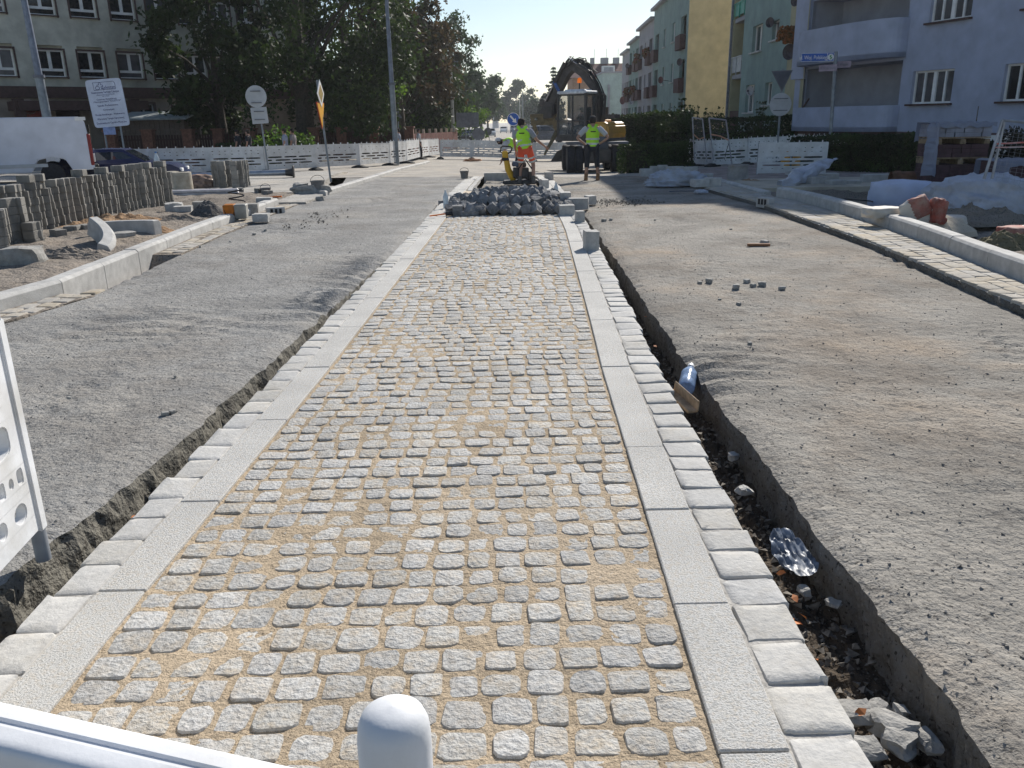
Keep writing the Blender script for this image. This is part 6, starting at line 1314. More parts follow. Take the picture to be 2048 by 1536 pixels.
# debris in the right trench
for i, (px, py, s, lab) in enumerate(((1712, 1452, .10, 'dark brown stone in the trench at the bottom edge, left of the bluish ones'), (1755, 1435, .07, 'bluish stone in the trench behind the larger ones'), (1805, 1432, .045, 'pale square chip in the trench'), (1790, 1480, .11, 'broad grey stone in the middle of the trench rubble'), (1735, 1520, .09, 'rough pale stone at the bottom edge beside the border setts'), (1805, 1510, .10, 'blue grey flat stone at the bottom of the trench'), (1860, 1500, .07, 'small stone against the asphalt wall of the trench'), (1668, 1215, .05, 'pale stone in the shaded trench below the plastic scrap'), (1490, 990, .07, 'pale flat stone in the trench near the plastic scrap'), (1467, 918, .06, 'white stone chip standing in the narrow trench'), (1610, 1190, .05, 'stone in the trench right beside the plastic scrap'))):
    stone(px, py, (s, s*.8, s*.5), lab, i*.8, m=M_blockc if i in (8, 9) else M_stone, boxy=.45, rough=.3, dz=-.15, name='trench_stone', cat='stone', k=80+i)
# grit strewn over roads and in the trenches (nobody could count it)
def grit(name, n, fn, smin, smax, m, seed, cube=False):
    rr = np.random.default_rng(seed); T = np.array([(1, 1, 1), (1, -1, -1), (-1, 1, -1), (-1, -1, 1)])*.6; V = []; F = []
    for i in range(n):
        x, y, z = fn(rr); s = smin+(smax-smin)*rr.random()**3; A = rr.normal(size=(3, 3)); Q, _ = np.linalg.qr(A); P = (T*rr.uniform(.6, 1.1, (4, 1)))@Q*s; P[:, 2] *= .75; b_ = len(V)
        V += [(x+p[0], y+p[1], z+p[2]+s*.2) for p in P]; F += [(b_, b_+1, b_+2), (b_, b_+3, b_+1), (b_, b_+2, b_+3), (b_+1, b_+3, b_+2)]
    me = bpy.data.meshes.new(name); me.from_pydata(V, [], F); me.materials.append(m); o = obj(name, me); o['kind'] = 'stuff'; return o
def fL(rr):
    Y = 1.6*(25/1.6)**rr.random(); x = LK(Y)+.35+(la(Y)-.05-LK(Y)-.35)*rr.random(); return x, Y, zroad(x, Y)
def fR(rr):
    Y = 1.2*(25/1.2)**rr.random(); x = ra(Y)+.03+(RGx(Y)-.1-ra(Y))*rr.random()**1.2; return x, Y, zroad(x+50, Y)-g(x+50, Y)+g(x, Y)
M_grit = mat('dark_grit', (.16, .155, .15), .9, var=.4, scale=30)
grit('road_grit', 5000, fL, .002, .011, M_grit, 1); grit('road_grit', 6000, fR, .002, .013, M_grit, 2)
def fr1(rr): Y = 1*(22/1)**rr.random(); x = la(Y)+rr.random()*(XLi(Y)-.32-la(Y)); return x, Y, zsoil(x, Y)
def fr2(rr): Y = 1*(22/1)**rr.random(); x = XRi(Y)+.40+rr.random()*(ra(Y)-XRi(Y)-.4); return x, Y, zsoil(x+9, Y)+.07*max(0, 1-(x-XRi(Y)-.36)/.12)
M_rub_ = mat('trench_rubble', (.20, .18, .155), .95, var=.5, scale=25)
grit('trench_rubble', 3500, fr1, .003, .02, M_rub_, 3); grit('trench_rubble', 6000, fr2, .003, .028, M_rub_, 4)
def fpile(rr):
    a_ = rr.random()*6.28; r = rr.random()**.5; c = FPC; return c[0]+c[2]*r*math.cos(a_), c[1]+c[3]*r*math.sin(a_), .0
for i, (x0, y0, x1, y1) in enumerate(((1180, 410, 1300, 400), (560, 460, 700, 420))):
    A_, B_ = G(x0, y0), G(x1, y1)
    grit('loose_gravel', (700, 160)[i], lambda rr: (A_.x+(B_.x-A_.x)*rr.random()+rr.normal()*.12, A_.y+(B_.y-A_.y)*rr.random()+rr.normal()*.25, .012), .008, .035, M_rub_, 9+i)
def mound(px, py, rx_, ry_, h, m, lab, name='dirt_heap', cat='heap', seed=1, rough=.35, fs=5, rz=0.):
    p = G(px, py, .02); t = None; V = []; F = []; n, k = 22, 30
    for i in range(n+1):
        r = i/n
        for j in range(k):
            a_ = 2*math.pi*j/k; e = 1+.22*noise.noise((math.cos(a_)*1.3, math.sin(a_)*1.3, seed)); x, y = rx_*r*e*math.cos(a_), ry_*r*e*math.sin(a_)
            z = h*max(0, (1-r**1.5))*(1+rough*noise.fractal((x*fs, y*fs, seed), 1, 2, 4))+.35*h*rough*noise.fractal((x*fs*3, y*fs*3, seed), 1, 2, 3)*(1-r*.6)-.05*(r > .97)
            V.append((x, y, z))
    for i in range(n):
        for j in range(k): a_ = i*k+j; b_ = i*k+(j+1) % k; F.append((a_, a_+k, b_+k, b_))
    me = bpy.data.meshes.new(name); me.from_pydata(V, [], F); me.materials.append(m); o = obj(name, me, None, (p.x, p.y, p.z), (0, 0, rz))
    return tag(o, lab, cat)
M_bsand = ground_mat('brown_sand', (.34, .22, .13), (.16, .09, .05), (.42, .30, .19), speck=30, bump=1., dist=.02); M_gsand = ground_mat('pale_sand', (.48, .42, .33), (.34, .28, .2), (.52, .46, .36), speck=90, bump=.6, dist=.006); M_dgrav = ground_mat('dark_gravel', (.13, .125, .12), (.05, .05, .05), (.18, .17, .15), speck=35, bump=1., dist=.03); M_olive = ground_mat('olive_earth', (.19, .165, .10), (.08, .07, .04), (.26, .22, .14), speck=30, bump=1., dist=.03)
mound(225, 455, 1.0, .5, .20, M_bsand, 'brown sand heap in front of the long paver row', seed=2, rz=.5); mound(130, 520, .9, .4, .14, M_dirt, 'earth heap behind the left kerb near the big stone', seed=3, rough=.6); mound(290, 470, .6, .35, .14, M_bsand, 'small brown heap behind the curved kerb stones', seed=4); mound(418, 437, .42, .42, .30, M_dgrav, 'dark gravel heap left of the orange crate', 'gravel_heap', seed=5, rough=.2); mound(360, 445, .7, .35, .14, M_dirt, 'flat grey earth heap left of the dark gravel', seed=6)
mound(1868, 462, .55, .42, .26, M_gsand, 'pale sand heap in front of the cement sacks', 'sand_heap', seed=7, rough=.15, fs=2); mound(2010, 500, .6, .35, .20, M_olive, 'olive earth heap at the right edge behind the kerb', seed=8, rough=.6); mound(1940, 435, .9, .8, .18, M_dirt, 'lumpy shaded earth between the sacks and the plastic sheet', seed=9, rough=.9); mound(1500, 372, .9, .4, .14, M_bsand, 'orange earth under the white crumpled sheet', seed=10); mound(1320, 362, .6, .3, .12, M_dirt, 'earth around the kerb blocks near the shadow edge', seed=11)
# ================================================================== left side objects
def curved(px, py, r, a0, a1, w_, h_, lab, rz, tilt=(0, 0)):
    p = G(px, py, .04); mb = MB(); n = 14; V = []; F = []
    for i in range(n+1):
        a_ = a0+(a1-a0)*i/n
        for rr_, z in ((r, 0), (r, h_), (r+w_*.75, h_), (r+w_, h_-.05), (r+w_, 0)): V.append((rr_*math.cos(a_)-r, rr_*math.sin(a_), z))
    for i in range(n):
        for j in range(5): F.append((i*5+j, i*5+(j+1) % 5, (i+1)*5+(j+1) % 5, (i+1)*5+j))
    F += [(0, 1, 2, 3, 4), tuple(n*5+j for j in (4, 3, 2, 1, 0))]; mb.add(V, F); o = mb.build('curved_kerb', M_conc, loc=p, rot=(tilt[0], tilt[1], rz), bev=.008); return tag(o, lab, 'kerb stone')
curved(200, 497, .75, -.55, .55, .17, .26, 'curved concrete kerb stone tipped on its side nearest the left kerb', .6, (.35, .2)); curved(252, 475, .9, -.5, .5, .16, .24, 'curved concrete kerb stone lying flat beyond the tipped one', 1.75, (0, 0))
p = G(368, 383, .07); t = thing('concrete_ring', 'pale concrete pipe ring standing behind the end of the paver row', 'pipe', p); MB().lathe([(.19, 0), (.23, 0), (.22, .45), (.19, .46), (.15, .46), (.15, .0)], n=24, cap=False).build('ring', mat('old_concrete', (.45, .41, .34), .9, dirt=.4, bump=.4), t, smooth=True)
p = G(348, 378, .07); t = thing('concrete_ring', 'second concrete ring with a lid, left of the pale one', 'pipe', p); MB().lathe([(.19, 0), (.2, .4), (.17, .43), (.1, .44), (0, .44)], n=24).build('ring', MATS['old_concrete'], t, smooth=True)
M_bagb = mat('brown_film', (.28, .19, .14), .5, var=.4, scale=12)
def blob(px, py, size, m, lab, name, cat, seed=1, rough=.2, dz=.03, rz=0., fs=2.2, ridg=.0, flat=.35, sub=4, z=None, box=.0, Y=None, tilt=(0, 0)):
    p = G(px, py, dz)
    if Y: p = Bz(px, py, Y); p.z += dz
    bm = bmesh.new(); bmesh.ops.create_icosphere(bm, subdivisions=sub, radius=1.)
    for v in bm.verts:
        c = v.co.copy(); mx = max(abs(c.x), abs(c.y), abs(c.z)); c = c.lerp(c/mx, box); n_ = noise.fractal(c*fs+Vector((seed*7, 0, 0)), 1, 2, 4)
        if ridg: n_ = n_*(1-ridg)+ridg*(.55-abs(noise.noise(c*fs*1.6+Vector((seed*3, 5, 0))))*2.4)
        n_ = n_ if not ridg else n_*.35+ridg*(.5-1.5*abs(noise.noise(Vector((c.x*fs*.7+c.y*.8+seed*5, c.y*fs*1.9, c.z*fs*1.2))))+.55*(.4-1.4*abs(noise.noise(Vector((c.x*fs*3.+c.z*2, c.y*fs*1.4+c.x, c.z*fs*2.6+seed)))))+.28*(.4-1.4*abs(noise.noise(c*fs*4.3))))
        c = c*(1+rough*n_); v.co = Vector((c.x*size[0]/2, c.y*size[1]/2, max(c.z, -flat)*size[2]/(1+flat)+flat*size[2]/(1+flat)))
    me = bpy.data.meshes.new(name); bm.to_mesh(me); bm.free(); me.materials.append(m)
    for f in me.polygons: f.use_smooth = True
    return tag(obj(name, me, None, p, (tilt[0], tilt[1], rz)), lab, cat)
blob(400, 378, (1.0, .5, .36), M_bagb, 'crumpled brown plastic heap between the concrete ring and the small paver stacks', 'plastic_heap', 'plastic sheet', 3, .35, ridg=.6)
# metal profiles, lamp post on the ground
a, b = G(330, 393, .08), G(478, 389, .08); d = b-a
t = thing('metal_profiles', 'bundle of long pale metal profiles lying on the pavement before the small paver stacks', 'metal profiles', a, math.atan2(d.y, d.x))
for i in range(3):
    for j in range(2): MB().box((d.length/2, i*.12, .035+j*.06), (d.length*(1-.04*i), .1, .05)).build('profile', mat('white_aluminium', (.55, .53, .55), .4, metal=.3), t, bev=.008)
a, b = G(470, 356, .1), G(588, 353, .1); d = b-a
t = thing('lying_lamp_post', 'galvanised lamp post with square flange lying on the pavement', 'lamp post', a+Vector((0, 0, .12)), math.atan2(d.y, d.x)); MB().tube([(-1.5, 0, 0), (d.length-.1, 0, 0)], [.06, .1], 14).build('pole', mat('galvanised_bright', (.40, .43, .48), .35, metal=.6), t, smooth=True); MB().box((d.length, 0, .02), (.05, .36, .36)).build('flange', M_edark, t, bev=.01); MB().tube([(d.length-.25, 0, 0), (d.length-.03, 0, 0)], [.1, .13], 12).build('collar', M_edark, t)
M_buck = mat('grey_bucket_plastic', (.14, .14, .145), .6, var=.2, dirt=.5, dirtcol=(.3, .28, .25))
def bucket(px, py, r, h, lab, dz=.02, m=None):
    p = G(px, py, dz); t = thing('bucket', lab, 'bucket', p); MB().lathe([(r*.78, 0), (r, h), (r*1.06, h), (r*1.06, h-.02), (r*.98, h-.03), (r*.76, .02), (0, .02)], n=22).build('pail', m or M_buck, t, smooth=True); MB().tube([(r*math.cos(a_), .0+r*.9*math.sin(a_)*.3, h+r*.75*math.sin(a_)) for a_ in [i*math.pi/8 for i in range(9)]], .006, 5).build('handle', M_blk, t)
bucket(637, 388, .16, .30, 'grey mortar bucket beside the dark clods on the left pavement'); bucket(929, 357, .13, .22, 'dark bucket standing on the left road beside the rear of the island')
p = G(530, 388, .06); t = bucket(532, 390, .12, .16, 'small dark bucket on the pavement beyond the orange crate')
p = G(472, 437, .05); t = thing('orange_crate', 'orange and white plastic container with black coil on top beside the gravel heap', 'crate', p, .15); MB().lathe([(.001, 0), (.001, 0)], n=3) 
mb = MB(); mb.box((-.085, 0, .12), (.17, .26, .24), taper=1.12); mb.build('orange_tub', mat('orange_plastic', (.75, .26, .02), .5, trans=.3, dirt=.3, dirtcol=(.3, .15, .05)), t, bev=.015); MB().box((.1, 0, .12), (.19, .25, .24), taper=1.1).build('white_tub', mat('dirty_white_plastic', (.42, .42, .41), .6, dirt=.5, dirtcol=(.25, .24, .2)), t, bev=.015); MB().tube([(.10*math.cos(a_)*1.3+.05, .07*math.sin(a_), .28+.01*i) for i, a_ in enumerate([k*.6 for k in range(22)])], .012, 6).build('black_coil', M_blk, t)
MB().tube([(-.17, -.13, .2), (-.12, -.16, .05), (-.02, -.15, .0), (0, -.14, .12)], .006, 5).build('strap', M_blk, t)
M_pet = mat('clear_bottle', (.55, .62, .68), .15, var=.1, spec=.8, trans=.5); M_petb = mat('blue_bottle', (.30, .42, .62), .2, var=.3, scale=25, trans=.35, spec=.8)
def bottle(p, h, lab, m=M_pet, liquid=None, rot=(0, 0, 0), crush=False):
    t = thing('plastic_bottle', lab, 'bottle', p); t.rotation_euler = rot; r = h*.15
    MB().lathe([(r*.9, 0), (r, h*.03), (r, h*.3), (r*.9, h*.36), (r, h*.42), (r, h*.62), (r*.6, h*.8), (r*.33, h*.88), (r*.33, h*.93)], n=16).build('body', m, t, smooth=True); MB().lathe([(r*.42, h*.92), (r*.42, h)], n=12).build('cap', M_white if not liquid else mat('blue_cap', (.05, .2, .5), .4), t)
    if liquid: MB().lathe([(r*1.02, h*.02), (r*1.02, h*.28)], n=16).build('liquid', liquid, t)
    return t
p = At(316, 338, 17.2); bottle(Vector((p.x, p.y, p.z)), .34, 'clear bottle with bright blue liquid standing on the paver row', liquid=mat('blue_liquid', (.03, .32, .75), .3))
p = G(892, 416, .03); bottle(p, .33, 'clear bottle standing on the left border setts beside the sett heap')
p = G(1112, 394, .04); bottle(p, .30, 'clear bottle standing behind the right end of the sett heap')
p = G(1352, 782, -.10); bottle(p+Vector((.05, -.06, .03)), .36, 'crushed bluish bottle lying in the right trench', M_petb, rot=(1.42, 0, -.3+math.pi))
# timber piece in the trench, sticks, cable grates
p = G(1362, 808, -.05); t = tag(MB().box((0, 0, 0), (.07, .30, .02), (.12, 0, .28)).box((.03, 0, .03), (.012, .3, .07), (.12, 0, .28)).build('timber_offcut', mat('splintered_wood', (.46, .32, .20), .85, var=.3, scale=20), loc=p+Vector((0, 0, .02)), bev=.004), 'splintered wooden offcut lying in the trench below the crushed bottle', 'timber')
t = tag(MB().box((0, 0, .015), (.28, .05, .03), (0, 0, -.15)).build('wood_scrap', mat('brown_wood', (.25, .12, .06), .85), loc=G(1517, 492)), 'short brown wood scrap on the right road', 'timber')
def inlet(px, py, rz, lab, dz=.03):
    p = G(px, py, dz); t = thing('kerb_inlet', lab, 'drain inlet', p, rz); t.scale = (.8,)*3; MB().box((0, .08, .06), (.42, .16, .22)).build('housing', M_conc, t, bev=.01)
    for k in (-.1, 0, .1): MB().box((k, -.005, .08), (.055, .02, .12)).build('slot', M_blk, t)
inlet(553, 430, .45, 'drain inlet with three black slots in the left kerb', -.03); inlet(1524, 411, -1.15, 'drain inlet with three dark slots at the end of the right kerb', .06)
t = tag(blob(862, 408, (.01, .01, .01), M_white, 'x', 'x', 'x'), 'x', 'x'); bpy.data.objects.remove(t)
p = G(903, 432, .03); t = thing('rubber_mallet', 'rubber mallet with orange handle lying left of the sett heap', 'mallet', p+Vector((-.05, 0, .04)), .2); MB().tube([(-.05, 0, 0), (.07, 0, 0)], .035, 10).build('head', M_blk, t); MB().tube([(-.05, 0, 0), (-.33, -.05, -.02)], .012, 8).build('handle', mat('orange_handle', (.8, .2, .03), .5), t)
t = thing('shovel', 'trowel with orange handle lying on the pavement near the flat stones', 'trowel', G(541, 396, .06), .4); MB().tube([(0, 0, .02), (.22, -.12, .03)], .018, 8).build('handle', MATS['orange_handle'], t); MB().prism([(-.22, 0), (0, -.06), (.02, .0), (0, .06)], 0, .01, M=Matrix.Rotation(math.pi/2, 4, 'X')).build('blade', mat('teal_steel', (.12, .22, .22), .4, metal=.5), t)
tag(blob(945, 315, (.9, .5, .12), mat('orange_earth', (.42, .20, .10), .9), 'small orange earth patch by the first middle barrier', 'earth_clod', 'heap', 5, .4, Y=46), 'small orange earth patch by the first middle barrier', 'heap')
# ================================================================== right side objects
M_bigbag = mat('white_woven_bag', (.58, .63, .78), .7, var=.05, scale=3, bump=.25, bscale=20, trans=.1); M_sheet = mat('white_film', (.58, .62, .72), .4, var=.12, scale=4, trans=.2, bump=3., bscale=7, dirt=.25, dirtcol=(.4, .38, .35)); M_sack = mat('cement_sack', (.62, .57, .50), .75, var=.08, scale=8, bump=.2); M_sackr = mat('cement_sack_red', (.30, .06, .04), .75, dirt=.4, dirtcol=(.4, .33, .28), var=.3, scale=9)
o = blob(1800, 419, (1.05, .8, .52), M_bigbag, 'smooth white bulk bag lying behind the cement sacks', 'bulk_bag', 'bag', 3, .05, box=.55, flat=.6, dz=-.05, rz=.05)
blob(1960, 432, (1.75, 1.0, .62), M_sheet, 'largest heap of white plastic sheet under the wire fence', 'plastic_sheet', 'plastic sheet', 5, .3, ridg=.75, fs=1.6, sub=5, dz=.0, rz=-.2); blob(2060, 425, (1.2, .9, .42), M_sheet, 'lower white sheet trailing out at the right edge', 'plastic_sheet', 'plastic sheet', 9, .3, ridg=.7, fs=1.9, sub=5)
blob(1352, 371, (1.25, .5, .34), M_sheet, 'small crumpled white sheet by the end of the right kerb', 'plastic_sheet', 'plastic sheet', 6, .45, ridg=.8, fs=2.2, sub=5); blob(1402, 386, (.28, .2, .07), M_sheet, 'scrap of white film on the edge of the kerb gutter', 'plastic_sheet', 'plastic sheet', 16, .4, ridg=.7)
# long crumpled sheet draped up to the right (1545,373)-(1675,322)
a, b = G(1560, 374, .12), At(1672, 326, 19.3); V = []; F = []; n, k = 44, 14
for i in range(n+1):
    u = i/n; c = a.lerp(b, u); wd = .38*math.sin(math.pi*min(1, .12+u*.95))**.6+.03
    for j in range(k):
        a_ = 2*math.pi*j/k; r = 1+.5*noise.fractal((u*5, math.cos(a_)*1.2, math.sin(a_)*1.2), 1, 2, 4); zz = c.z*.6+.02+wd*.55*r*math.sin(a_)*(.9-.3*u)+.25*u
        V.append((c.x+.12*noise.noise((u*4, a_, 0)), c.y+wd*.8*r*math.cos(a_), max(.10, zz+.04)))
for i in range(n):
    for j in range(k): F.append((i*k+j, i*k+(j+1) % k, (i+1)*k+(j+1) % k, (i+1)*k+j))
F += [tuple(range(k)), tuple(range(n*k+k-1, n*k-1, -1))]
o = MB().add(V, F).build('plastic_sheet', M_sheet, smooth=True); tag(o, 'long crumpled white sheet rising to a point beside the street name post', 'plastic sheet')
def sack(px, py, size, rz, lab, dz=.04, seed=1, tilt=(0, 0), red=.3):
    dz += .07 if px < 1950 else 0
    o = blob(px, py, size, M_sack, lab, 'cement_sack', 'sack', seed, .12, box=.6, fs=1.8, flat=.8, dz=dz, rz=rz, tilt=tilt)
    if red: 
        mb = MB(); mb.loft([(size[0]*.18, 0, .0+size[2]*.48, size[0]*.20, size[1]*.505), (size[0]*.18, 0, size[2]*.54, size[0]*.20, size[1]*.50)], n=20, ex=5); 
        r2 = o.copy(); r2.data = o.data.copy(); r2.data.materials.clear(); r2.data.materials.append(M_sackr); r2.name = 'red_print'; COL.objects.link(r2)
        for key in ('label', 'category'): del r2[key]
        bm = bmesh.new(); bm.from_mesh(r2.data); dl = [f for f in bm.faces if not (red[0]*size[0] < f.calc_center_median().x < red[1]*size[0])]; bmesh.ops.delete(bm, geom=dl, context='FACES')
        for v in bm.verts: v.co = v.co+v.normal*.004
        bm.to_mesh(r2.data); bm.free(); r2.parent = o; r2.location = (0, 0, 0); r2.rotation_euler = (0, 0, 0)
    return o
sack(1792, 443, (.60, .36, .15), .1, 'cement sack with a red print at the left of the sack heap', seed=2, red=(-.25, .12)); sack(1845, 446, (.52, .36, .16), -.15, 'plain pale cement sack in the middle of the heap', dz=.08, seed=3, red=(.3, .5)); sack(1812, 450, (.62, .34, .12), .05, 'lowest cement sack flat on the ground beside the kerb', dz=-.03, seed=4, red=None); sack(1765, 434, (.55, .36, .14), .2, 'cement sack behind the red printed one', dz=.14, seed=5, red=None)
sack(1838, 436, (.38, .15, .28), -.35, 'red topped cement sack standing tilted on the heap', dz=.16, seed=6, tilt=(0, -.5), red=(-.1, .5)); sack(1868, 445, (.22, .15, .32), .15, 'upright folded sack with red shoulder at the right of the heap', dz=.10, seed=7, tilt=(0, .12), red=(-.5, .5)); sack(1898, 452, (.42, .34, .15), -.5, 'lilac grey sack half sunk right of the sand heap', dz=.0, seed=8, red=None); sack(1975, 425, (.48, .32, .22), .2, 'pinkish torn sack before the big plastic sheet', dz=.03, seed=9, red=(-.3, .5)); sack(2030, 478, (.42, .30, .16), .3, 'crumpled red sack at the right edge on the olive earth', dz=.10, seed=10, red=(-.5, .2))
blob(1714, 441, (.22, .2, .12), M_bigbag, 'small bluish film scrap left of the cement sacks', 'film_scrap', 'plastic sheet', 12, .3, ridg=.5, dz=-.08)
# pallets of pavers
M_dkpav = mat('dark_red_pavers', (.075, .04, .048), .9, var=.3, scale=7, bump=.3); M_pal = mat('pallet_wood', (.26, .19, .12), .9, var=.3, scale=14); M_wrap = mat('grey_wrap', (.26, .28, .36), .35, var=.25, scale=3, trans=.1)
def pallet(px, py, Y, W_, D_, layers, lab, wrap=True):
    p = Bz(px, py, Y); t = thing('paver_pallet', lab, 'pallet', p, -.05); z = 0
    for li, (h_, m_) in enumerate(layers):
        mb = MB()
        for k in (-1, 0, 1): mb.box((k*W_*.44, 0, z+.05), (.1, D_, .09))
        for k in range(5): mb.box((0, -D_/2+.06+k*(D_-.12)/4, z+.12), (W_, .1, .022))
        mb.build('pallet', M_pal, t); z += .135; mb = MB(); rows = max(1, int(h_/.08))
        for r_ in range(rows):
            nx_ = 6; o_ = .0
            for i in range(nx_): mb.box((-W_/2+W_/nx_*(i+.5)+rnd.uniform(-.01, .01), 0, z+.04+r_*.08), (W_/nx_-.008, D_-rnd.uniform(.02, .06), .076))
        mb.build('paver_block', m_, t); z += rows*.08
    if wrap:
        V = []; F = []; n, k = 30, 4
        for i in range(n+1):
            x = -W_*.56+W_*1.12*i/n
            for j, (yy_, zz_) in enumerate(((-D_*.54, z-.06), (-D_*.52, z+.02), (D_*.5, z+.03), (D_*.54, z-.35))): V.append((x, yy_+.03*noise.noise((x*6, j, 2)), zz_+.05*noise.noise((x*7, j, 0))))
        for i in range(n):
            for j in range(3): F.append((i*4+j, i*4+j+1, (i+1)*4+j+1, (i+1)*4+j))
        m2 = MB().add(V, F); V2 = []
        for i in range(15):
            zz_ = z+.02-i*.07; V2 += [(-W_*.56-.02-.12*abs(noise.noise((i*1.7, 3, 0)))-.004*i, -D_*.3, zz_), (-W_*.52-.04*noise.noise((i*1.3, 7, 0)), -D_*.56, zz_+.02), (-W_*(.50-.003*i)-.03*noise.noise((i*1.9, 1, 0)), -D_*.55-.02, zz_-.01)]
        m2.add(V2, [(i*3+j, i*3+j+1, i*3+j+4, i*3+j+3) for i in range(14) for j in range(2)]); wo = m2.build('plastic_wrap', mat('wrap_film', (.24, .27, .36), .35, var=.1, scale=4, trans=.2), t)
    return t
pallet(1897, 350, 16.6, 1.02, .8, [(.48, M_dkpav), (.24, M_dkpav), (.24, M_wrap)], 'tall stack of three wrapped paver pallets, dark red below and grey on top'); pallet(2065, 350, 14.2, 1.35, .9, [(.64, M_dkpav)], 'low pallet of dark red pavers behind the wire fence at the right edge')
# mobile wire fences
M_wire = mat('fence_tube', (.32, .34, .38), .45, metal=.5)
def frame(pts, Y, lab, mid=None, wires=10, name='wire_fence', cat='fence', r=.02):
    P_ = [At(a_, b_, Y) for a_, b_ in pts]; t = thing(name, lab, cat, P_[0]); L_ = [p-P_[0] for p in P_]; MB().tube(L_[:2], r, 6).tube(L_[1:3], r, 6).tube(L_[2:4], r, 6).build('frame_tube', M_wire, t)
    mb = MB()
    for i in range(1, wires): f = i/wires; a_ = L_[0].lerp(L_[1], f); b_ = L_[3].lerp(L_[2], f); mb.tube([a_, b_], .0016, 3, False)
    for i in range(1, 12): f = i/12; a_ = L_[0].lerp(L_[3], f); b_ = L_[1].lerp(L_[2], f); mb.tube([a_, b_], .0016, 3, False)
    mb.build('mesh_wires', M_wire, t); return t, L_
t, L_ = frame(((1389, 321), (1385, 235), (1405, 238), (1414, 325)), 27, 'narrow wire fence frame left of the other, before the curved barriers'); MB().tube([L_[0].lerp(L_[1], .62), L_[0].lerp(L_[1], .6).lerp(L_[3].lerp(L_[2], .6), .5)+Vector((0, 0, -.1)), L_[3].lerp(L_[2], .58)], .02, 6).build('orange_band', mat('salmon_band', (.5, .28, .18), .7), t)
t, L_ = frame(((1427, 321), (1418, 236), (1452, 240), (1466, 345)), 25, 'wider wire fence frame leaning right before the white barriers'); MB().tube([L_[0].lerp(L_[1], .62), L_[0].lerp(L_[1], .62).lerp(L_[3].lerp(L_[2], .6), .5)+Vector((0, 0, .05)), L_[3].lerp(L_[2], .62)], .02, 6).build('orange_band', MATS['salmon_band'], t); MB().tube([L_[3].lerp(L_[2], .58), L_[3].lerp(L_[2], .4)+Vector((-.12, 0, 0)), L_[3].lerp(L_[2], .25)+Vector((-.2, 0, 0))], .01, 5).build('cable', M_blk, t)
t, L_ = frame(((1968, 358), (2005, 240), (2120, 252), (2110, 380)), 12.6, 'leaning mesh site fence with red tape at the right edge', wires=16, r=.022); a_ = L_[0].lerp(L_[1], .60); MB().tube([a_, a_+Vector((.6, 0, .02)), a_+Vector((1.4, 0, .0))], .014, 4).tube([a_+Vector((0, -.03, -.05)), a_+Vector((.6, -.02, -.05)), a_+Vector((1.4, -.01, -.07))], .012, 4).build('red_tape', mat('red_white_tape', (.55, .12, .10), .6, col2=(.6, .5, .5), scale=6), t)
MB().tube([L_[0].lerp(L_[1], 1.)+Vector((.03, 0, -.03)), L_[0]+Vector((.12, 0, 0))], .02, 6).build('brace', M_wire, t)
# concrete ring, kerb stones, rusty pipe along the path
p = Bz(1474, 374, 19.9); t = thing('concrete_ring', 'grey concrete ring standing on the far side of the sandy path', 'pipe', p+Vector((0, 0, .12))); MB().lathe([(.23, 0), (.25, 0), (.235, .33), (.255, .36), (.2, .37), (.19, .3), (.19, 0)], n=26, cap=False).build('ring', mat('grey_concrete', (.30, .30, .30), .9, dirt=.3), t, smooth=True)
for i, (px, py, s, rz, lab) in enumerate(((1292, 352, (.32, .2, .2), .1, 'short kerb block leftmost at the shadow edge'), (1310, 350, (.25, .2, .25), .1, 'upright kerb block second from the left at the shadow edge'), (1325, 350, (.25, .2, .28), 0, 'tallest kerb block in the shaded group by the hedge'), (1350, 351, (.45, .2, .25), .05, 'wide kerb block behind the small white sheet'), (1380, 353, (.40, .2, .26), -.1, 'kerb block right of the small white sheet'), (1401, 373, (.33, .3, .16), .2, 'pale topped block right before the white sheet'), (1427, 372, (.38, .3, .18), -.3, 'rough stone left of the grey concrete ring'), (1410, 355, (.4, .2, .1), 0, 'low flat block behind the rough stone'), (1632, 372, (.42, .3, .2), .35, 'tilted kerb stone right of the long white sheet'), (1655, 362, (.5, .3, .18), -.1, 'kerb stone at the back of the tilted pair'), (1673, 374, (.36, .25, .15), .3, 'small wedge kerb stone nearest the path'), (1703, 372, (.38, .2, .12), 0, 'dark low kerb stone in the hedge shade'), (1752, 368, (.62, .2, .22), 0, 'long pale kerb stone left of the rusty pipe'), (1866, 378, (.75, .25, .2), -.05, 'long dark kerb stone right of the rusty pipe'), (1585, 350, (.3, .2, .1), .1, 'tan board piece on the long white sheet'))):
    stone(px, py, s, lab, rz, dz=.10, m=M_conc, name='kerb_block', cat='kerb stone')
p = G(1812, 372, .16); t = thing('rusty_pipe', 'rust brown pipe piece lying open end to the right before the pallets', 'pipe', p, -.08); MB().lathe([(.16, -.32), (.16, .32), (.13, .32), (.13, -.32)], n=22, rot=(0, math.pi/2, 0), c=(0, 0, .13), cap=False).lathe([(.175, -.05), (.175, .05), (.155, .05), (.155, -.05)], n=22, rot=(0, math.pi/2, 0), c=(-.2, 0, .13), cap=False).build('pipe', mat('rust', (.20, .10, .06), .8, var=.3), t, smooth=True)
t = tag(MB().tube([(-.5, 0, 0), (.5, .1, 0)], .012, 5).build('steel_rod', M_alud, loc=G(1385, 382, .05)), 'thin steel rod lying across the road before the kerb end', 'rod')
pts = [G(1640, 425, -.08)+Vector((0, 0, .1)), G(1650, 405, .1), G(1690, 398, .16), G(1740, 402, .12), G(1770, 410, 0)]; t = tag(MB().tube([p_-pts[0] for p_ in pts], .012, 6).build('cable_loop', M_blk, loc=pts[0]), 'black cable arching out of the hollow beside the right kerb', 'cable')
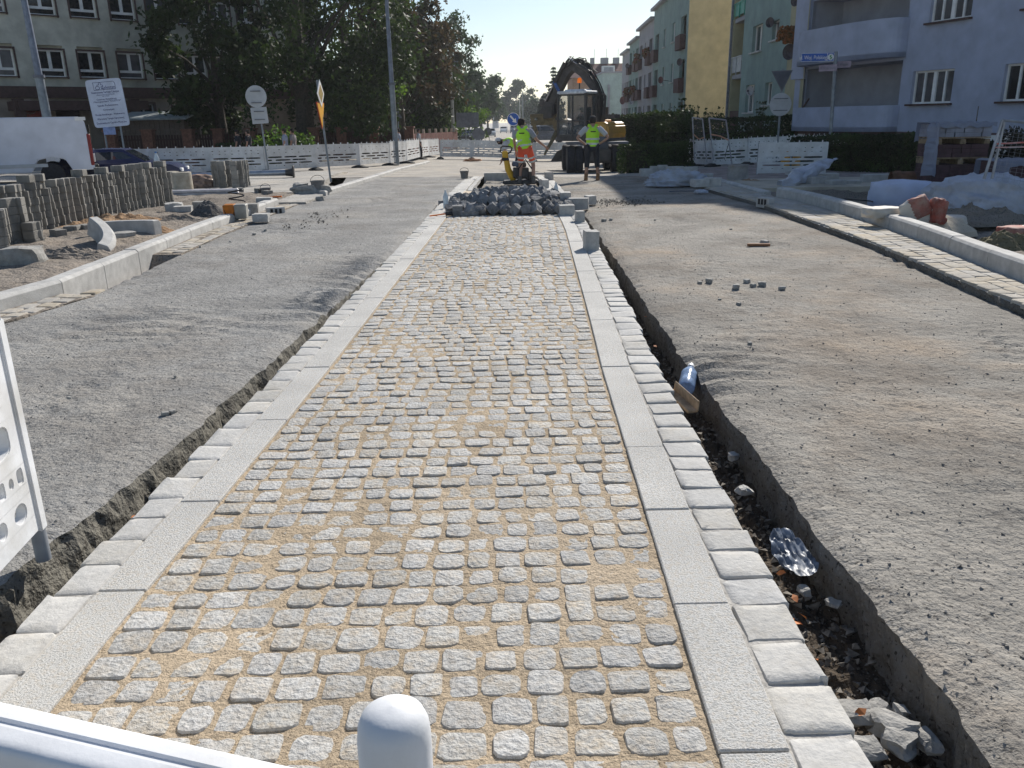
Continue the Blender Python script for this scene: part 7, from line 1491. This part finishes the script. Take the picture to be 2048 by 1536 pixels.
t = thing('tool_roll', 'yellow and blue wrapped bundle behind the detached white panel', 'bundle', Bz(1577, 345, 24.5)+Vector((0, 0, .08))); MB().tube([(-.12, 0, 0), (-.12, 0, .6)], .13, 10).build('yellow_roll', mat('yellow_roll', (.6, .3, .02), .6), t); MB().tube([(.2, 0, 0), (.2, 0, .55)], .11, 10).build('roll', MATS['yellow_roll'], t); MB().box((0, 0, .05), (.6, .3, .12)).build('blue_cover', mat('blue_cover', (.06, .12, .35), .6), t)
# plastic scrap, leaves
V = []; F = []; n = 26
for i in range(n+1):
    for j in range(n+1):
        u, v = 2*i/n-1, 2*j/n-1; u, v = .5*u*math.sqrt(1-v*v/2), .5*v*math.sqrt(1-u*u/2); r_ = math.hypot(u, v); V.append((u*.17*(1-.3*v), v*.27, .02+.035*abs(noise.noise((u*6, v*3.5, 1)))+.012*abs(noise.noise((u*13+v*7, v*9, 5)))+.05*v*v))
for i in range(n):
    for j in range(n):
        a_ = i*(n+1)+j; F.append((a_, a_+n+1, a_+n+2, a_+1))
o = MB().add(V, F).build('plastic_scrap', mat('dirty_clear_film', (.22, .26, .33), .4, var=.4, scale=22, trans=.35, spec=.4), smooth=True, loc=G(1578, 1125, -.12)+Vector((0, 0, .02)), rot=(.25, .1, .15)); tag(o, 'crumpled clear plastic scrap lying in the right trench', 'plastic sheet')
gl = 'dry orange leaves fallen in the trenches'; M_leaf = mat('dry_leaf', (.45, .16, .05), .7, rand=.3); LM = MB().add([(0, -.02, 0), (.012, 0, .004), (.008, .016, .008), (0, .024, .002), (-.009, .014, .006), (-.013, -.003, .003)], [(0, 1, 2, 3, 4, 5)]).mesh('dry_leaf', M_leaf)
for px, py in ((270, 1045), (1588, 1210), (1590, 1262), (1580, 1255), (1625, 1335), (1600, 1245), (1720, 1440), (1560, 1160), (1310, 700), (1290, 640)):
    p = G(px, py, -.13); tag(obj('dry_leaf', LM, None, p+Vector((0, 0, .03)), (rnd.uniform(-.6, .6), rnd.uniform(-.6, .6), rnd.uniform(0, 6))), 'small dry orange leaf lying in the trench soil', 'leaf', gl)
# ================================================================== air
mh = bpy.data.materials.new('haze'); mh.use_nodes = True; nt = mh.node_tree
for n in list(nt.nodes):
    if n.type == 'BSDF_PRINCIPLED': nt.nodes.remove(n)
pv = nt.nodes.new('ShaderNodeVolumePrincipled'); pv.inputs['Color'].default_value = (.88, .93, 1, 1); pv.inputs['Density'].default_value = .0003; pv.inputs['Anisotropy'].default_value = .55
nt.links.new(pv.outputs[0], nt.nodes['Material Output'].inputs['Volume'])
o = MB().box((0, 670, 16), (1900, 1560, 46)).build('haze', mh); o['kind'] = 'stuff'
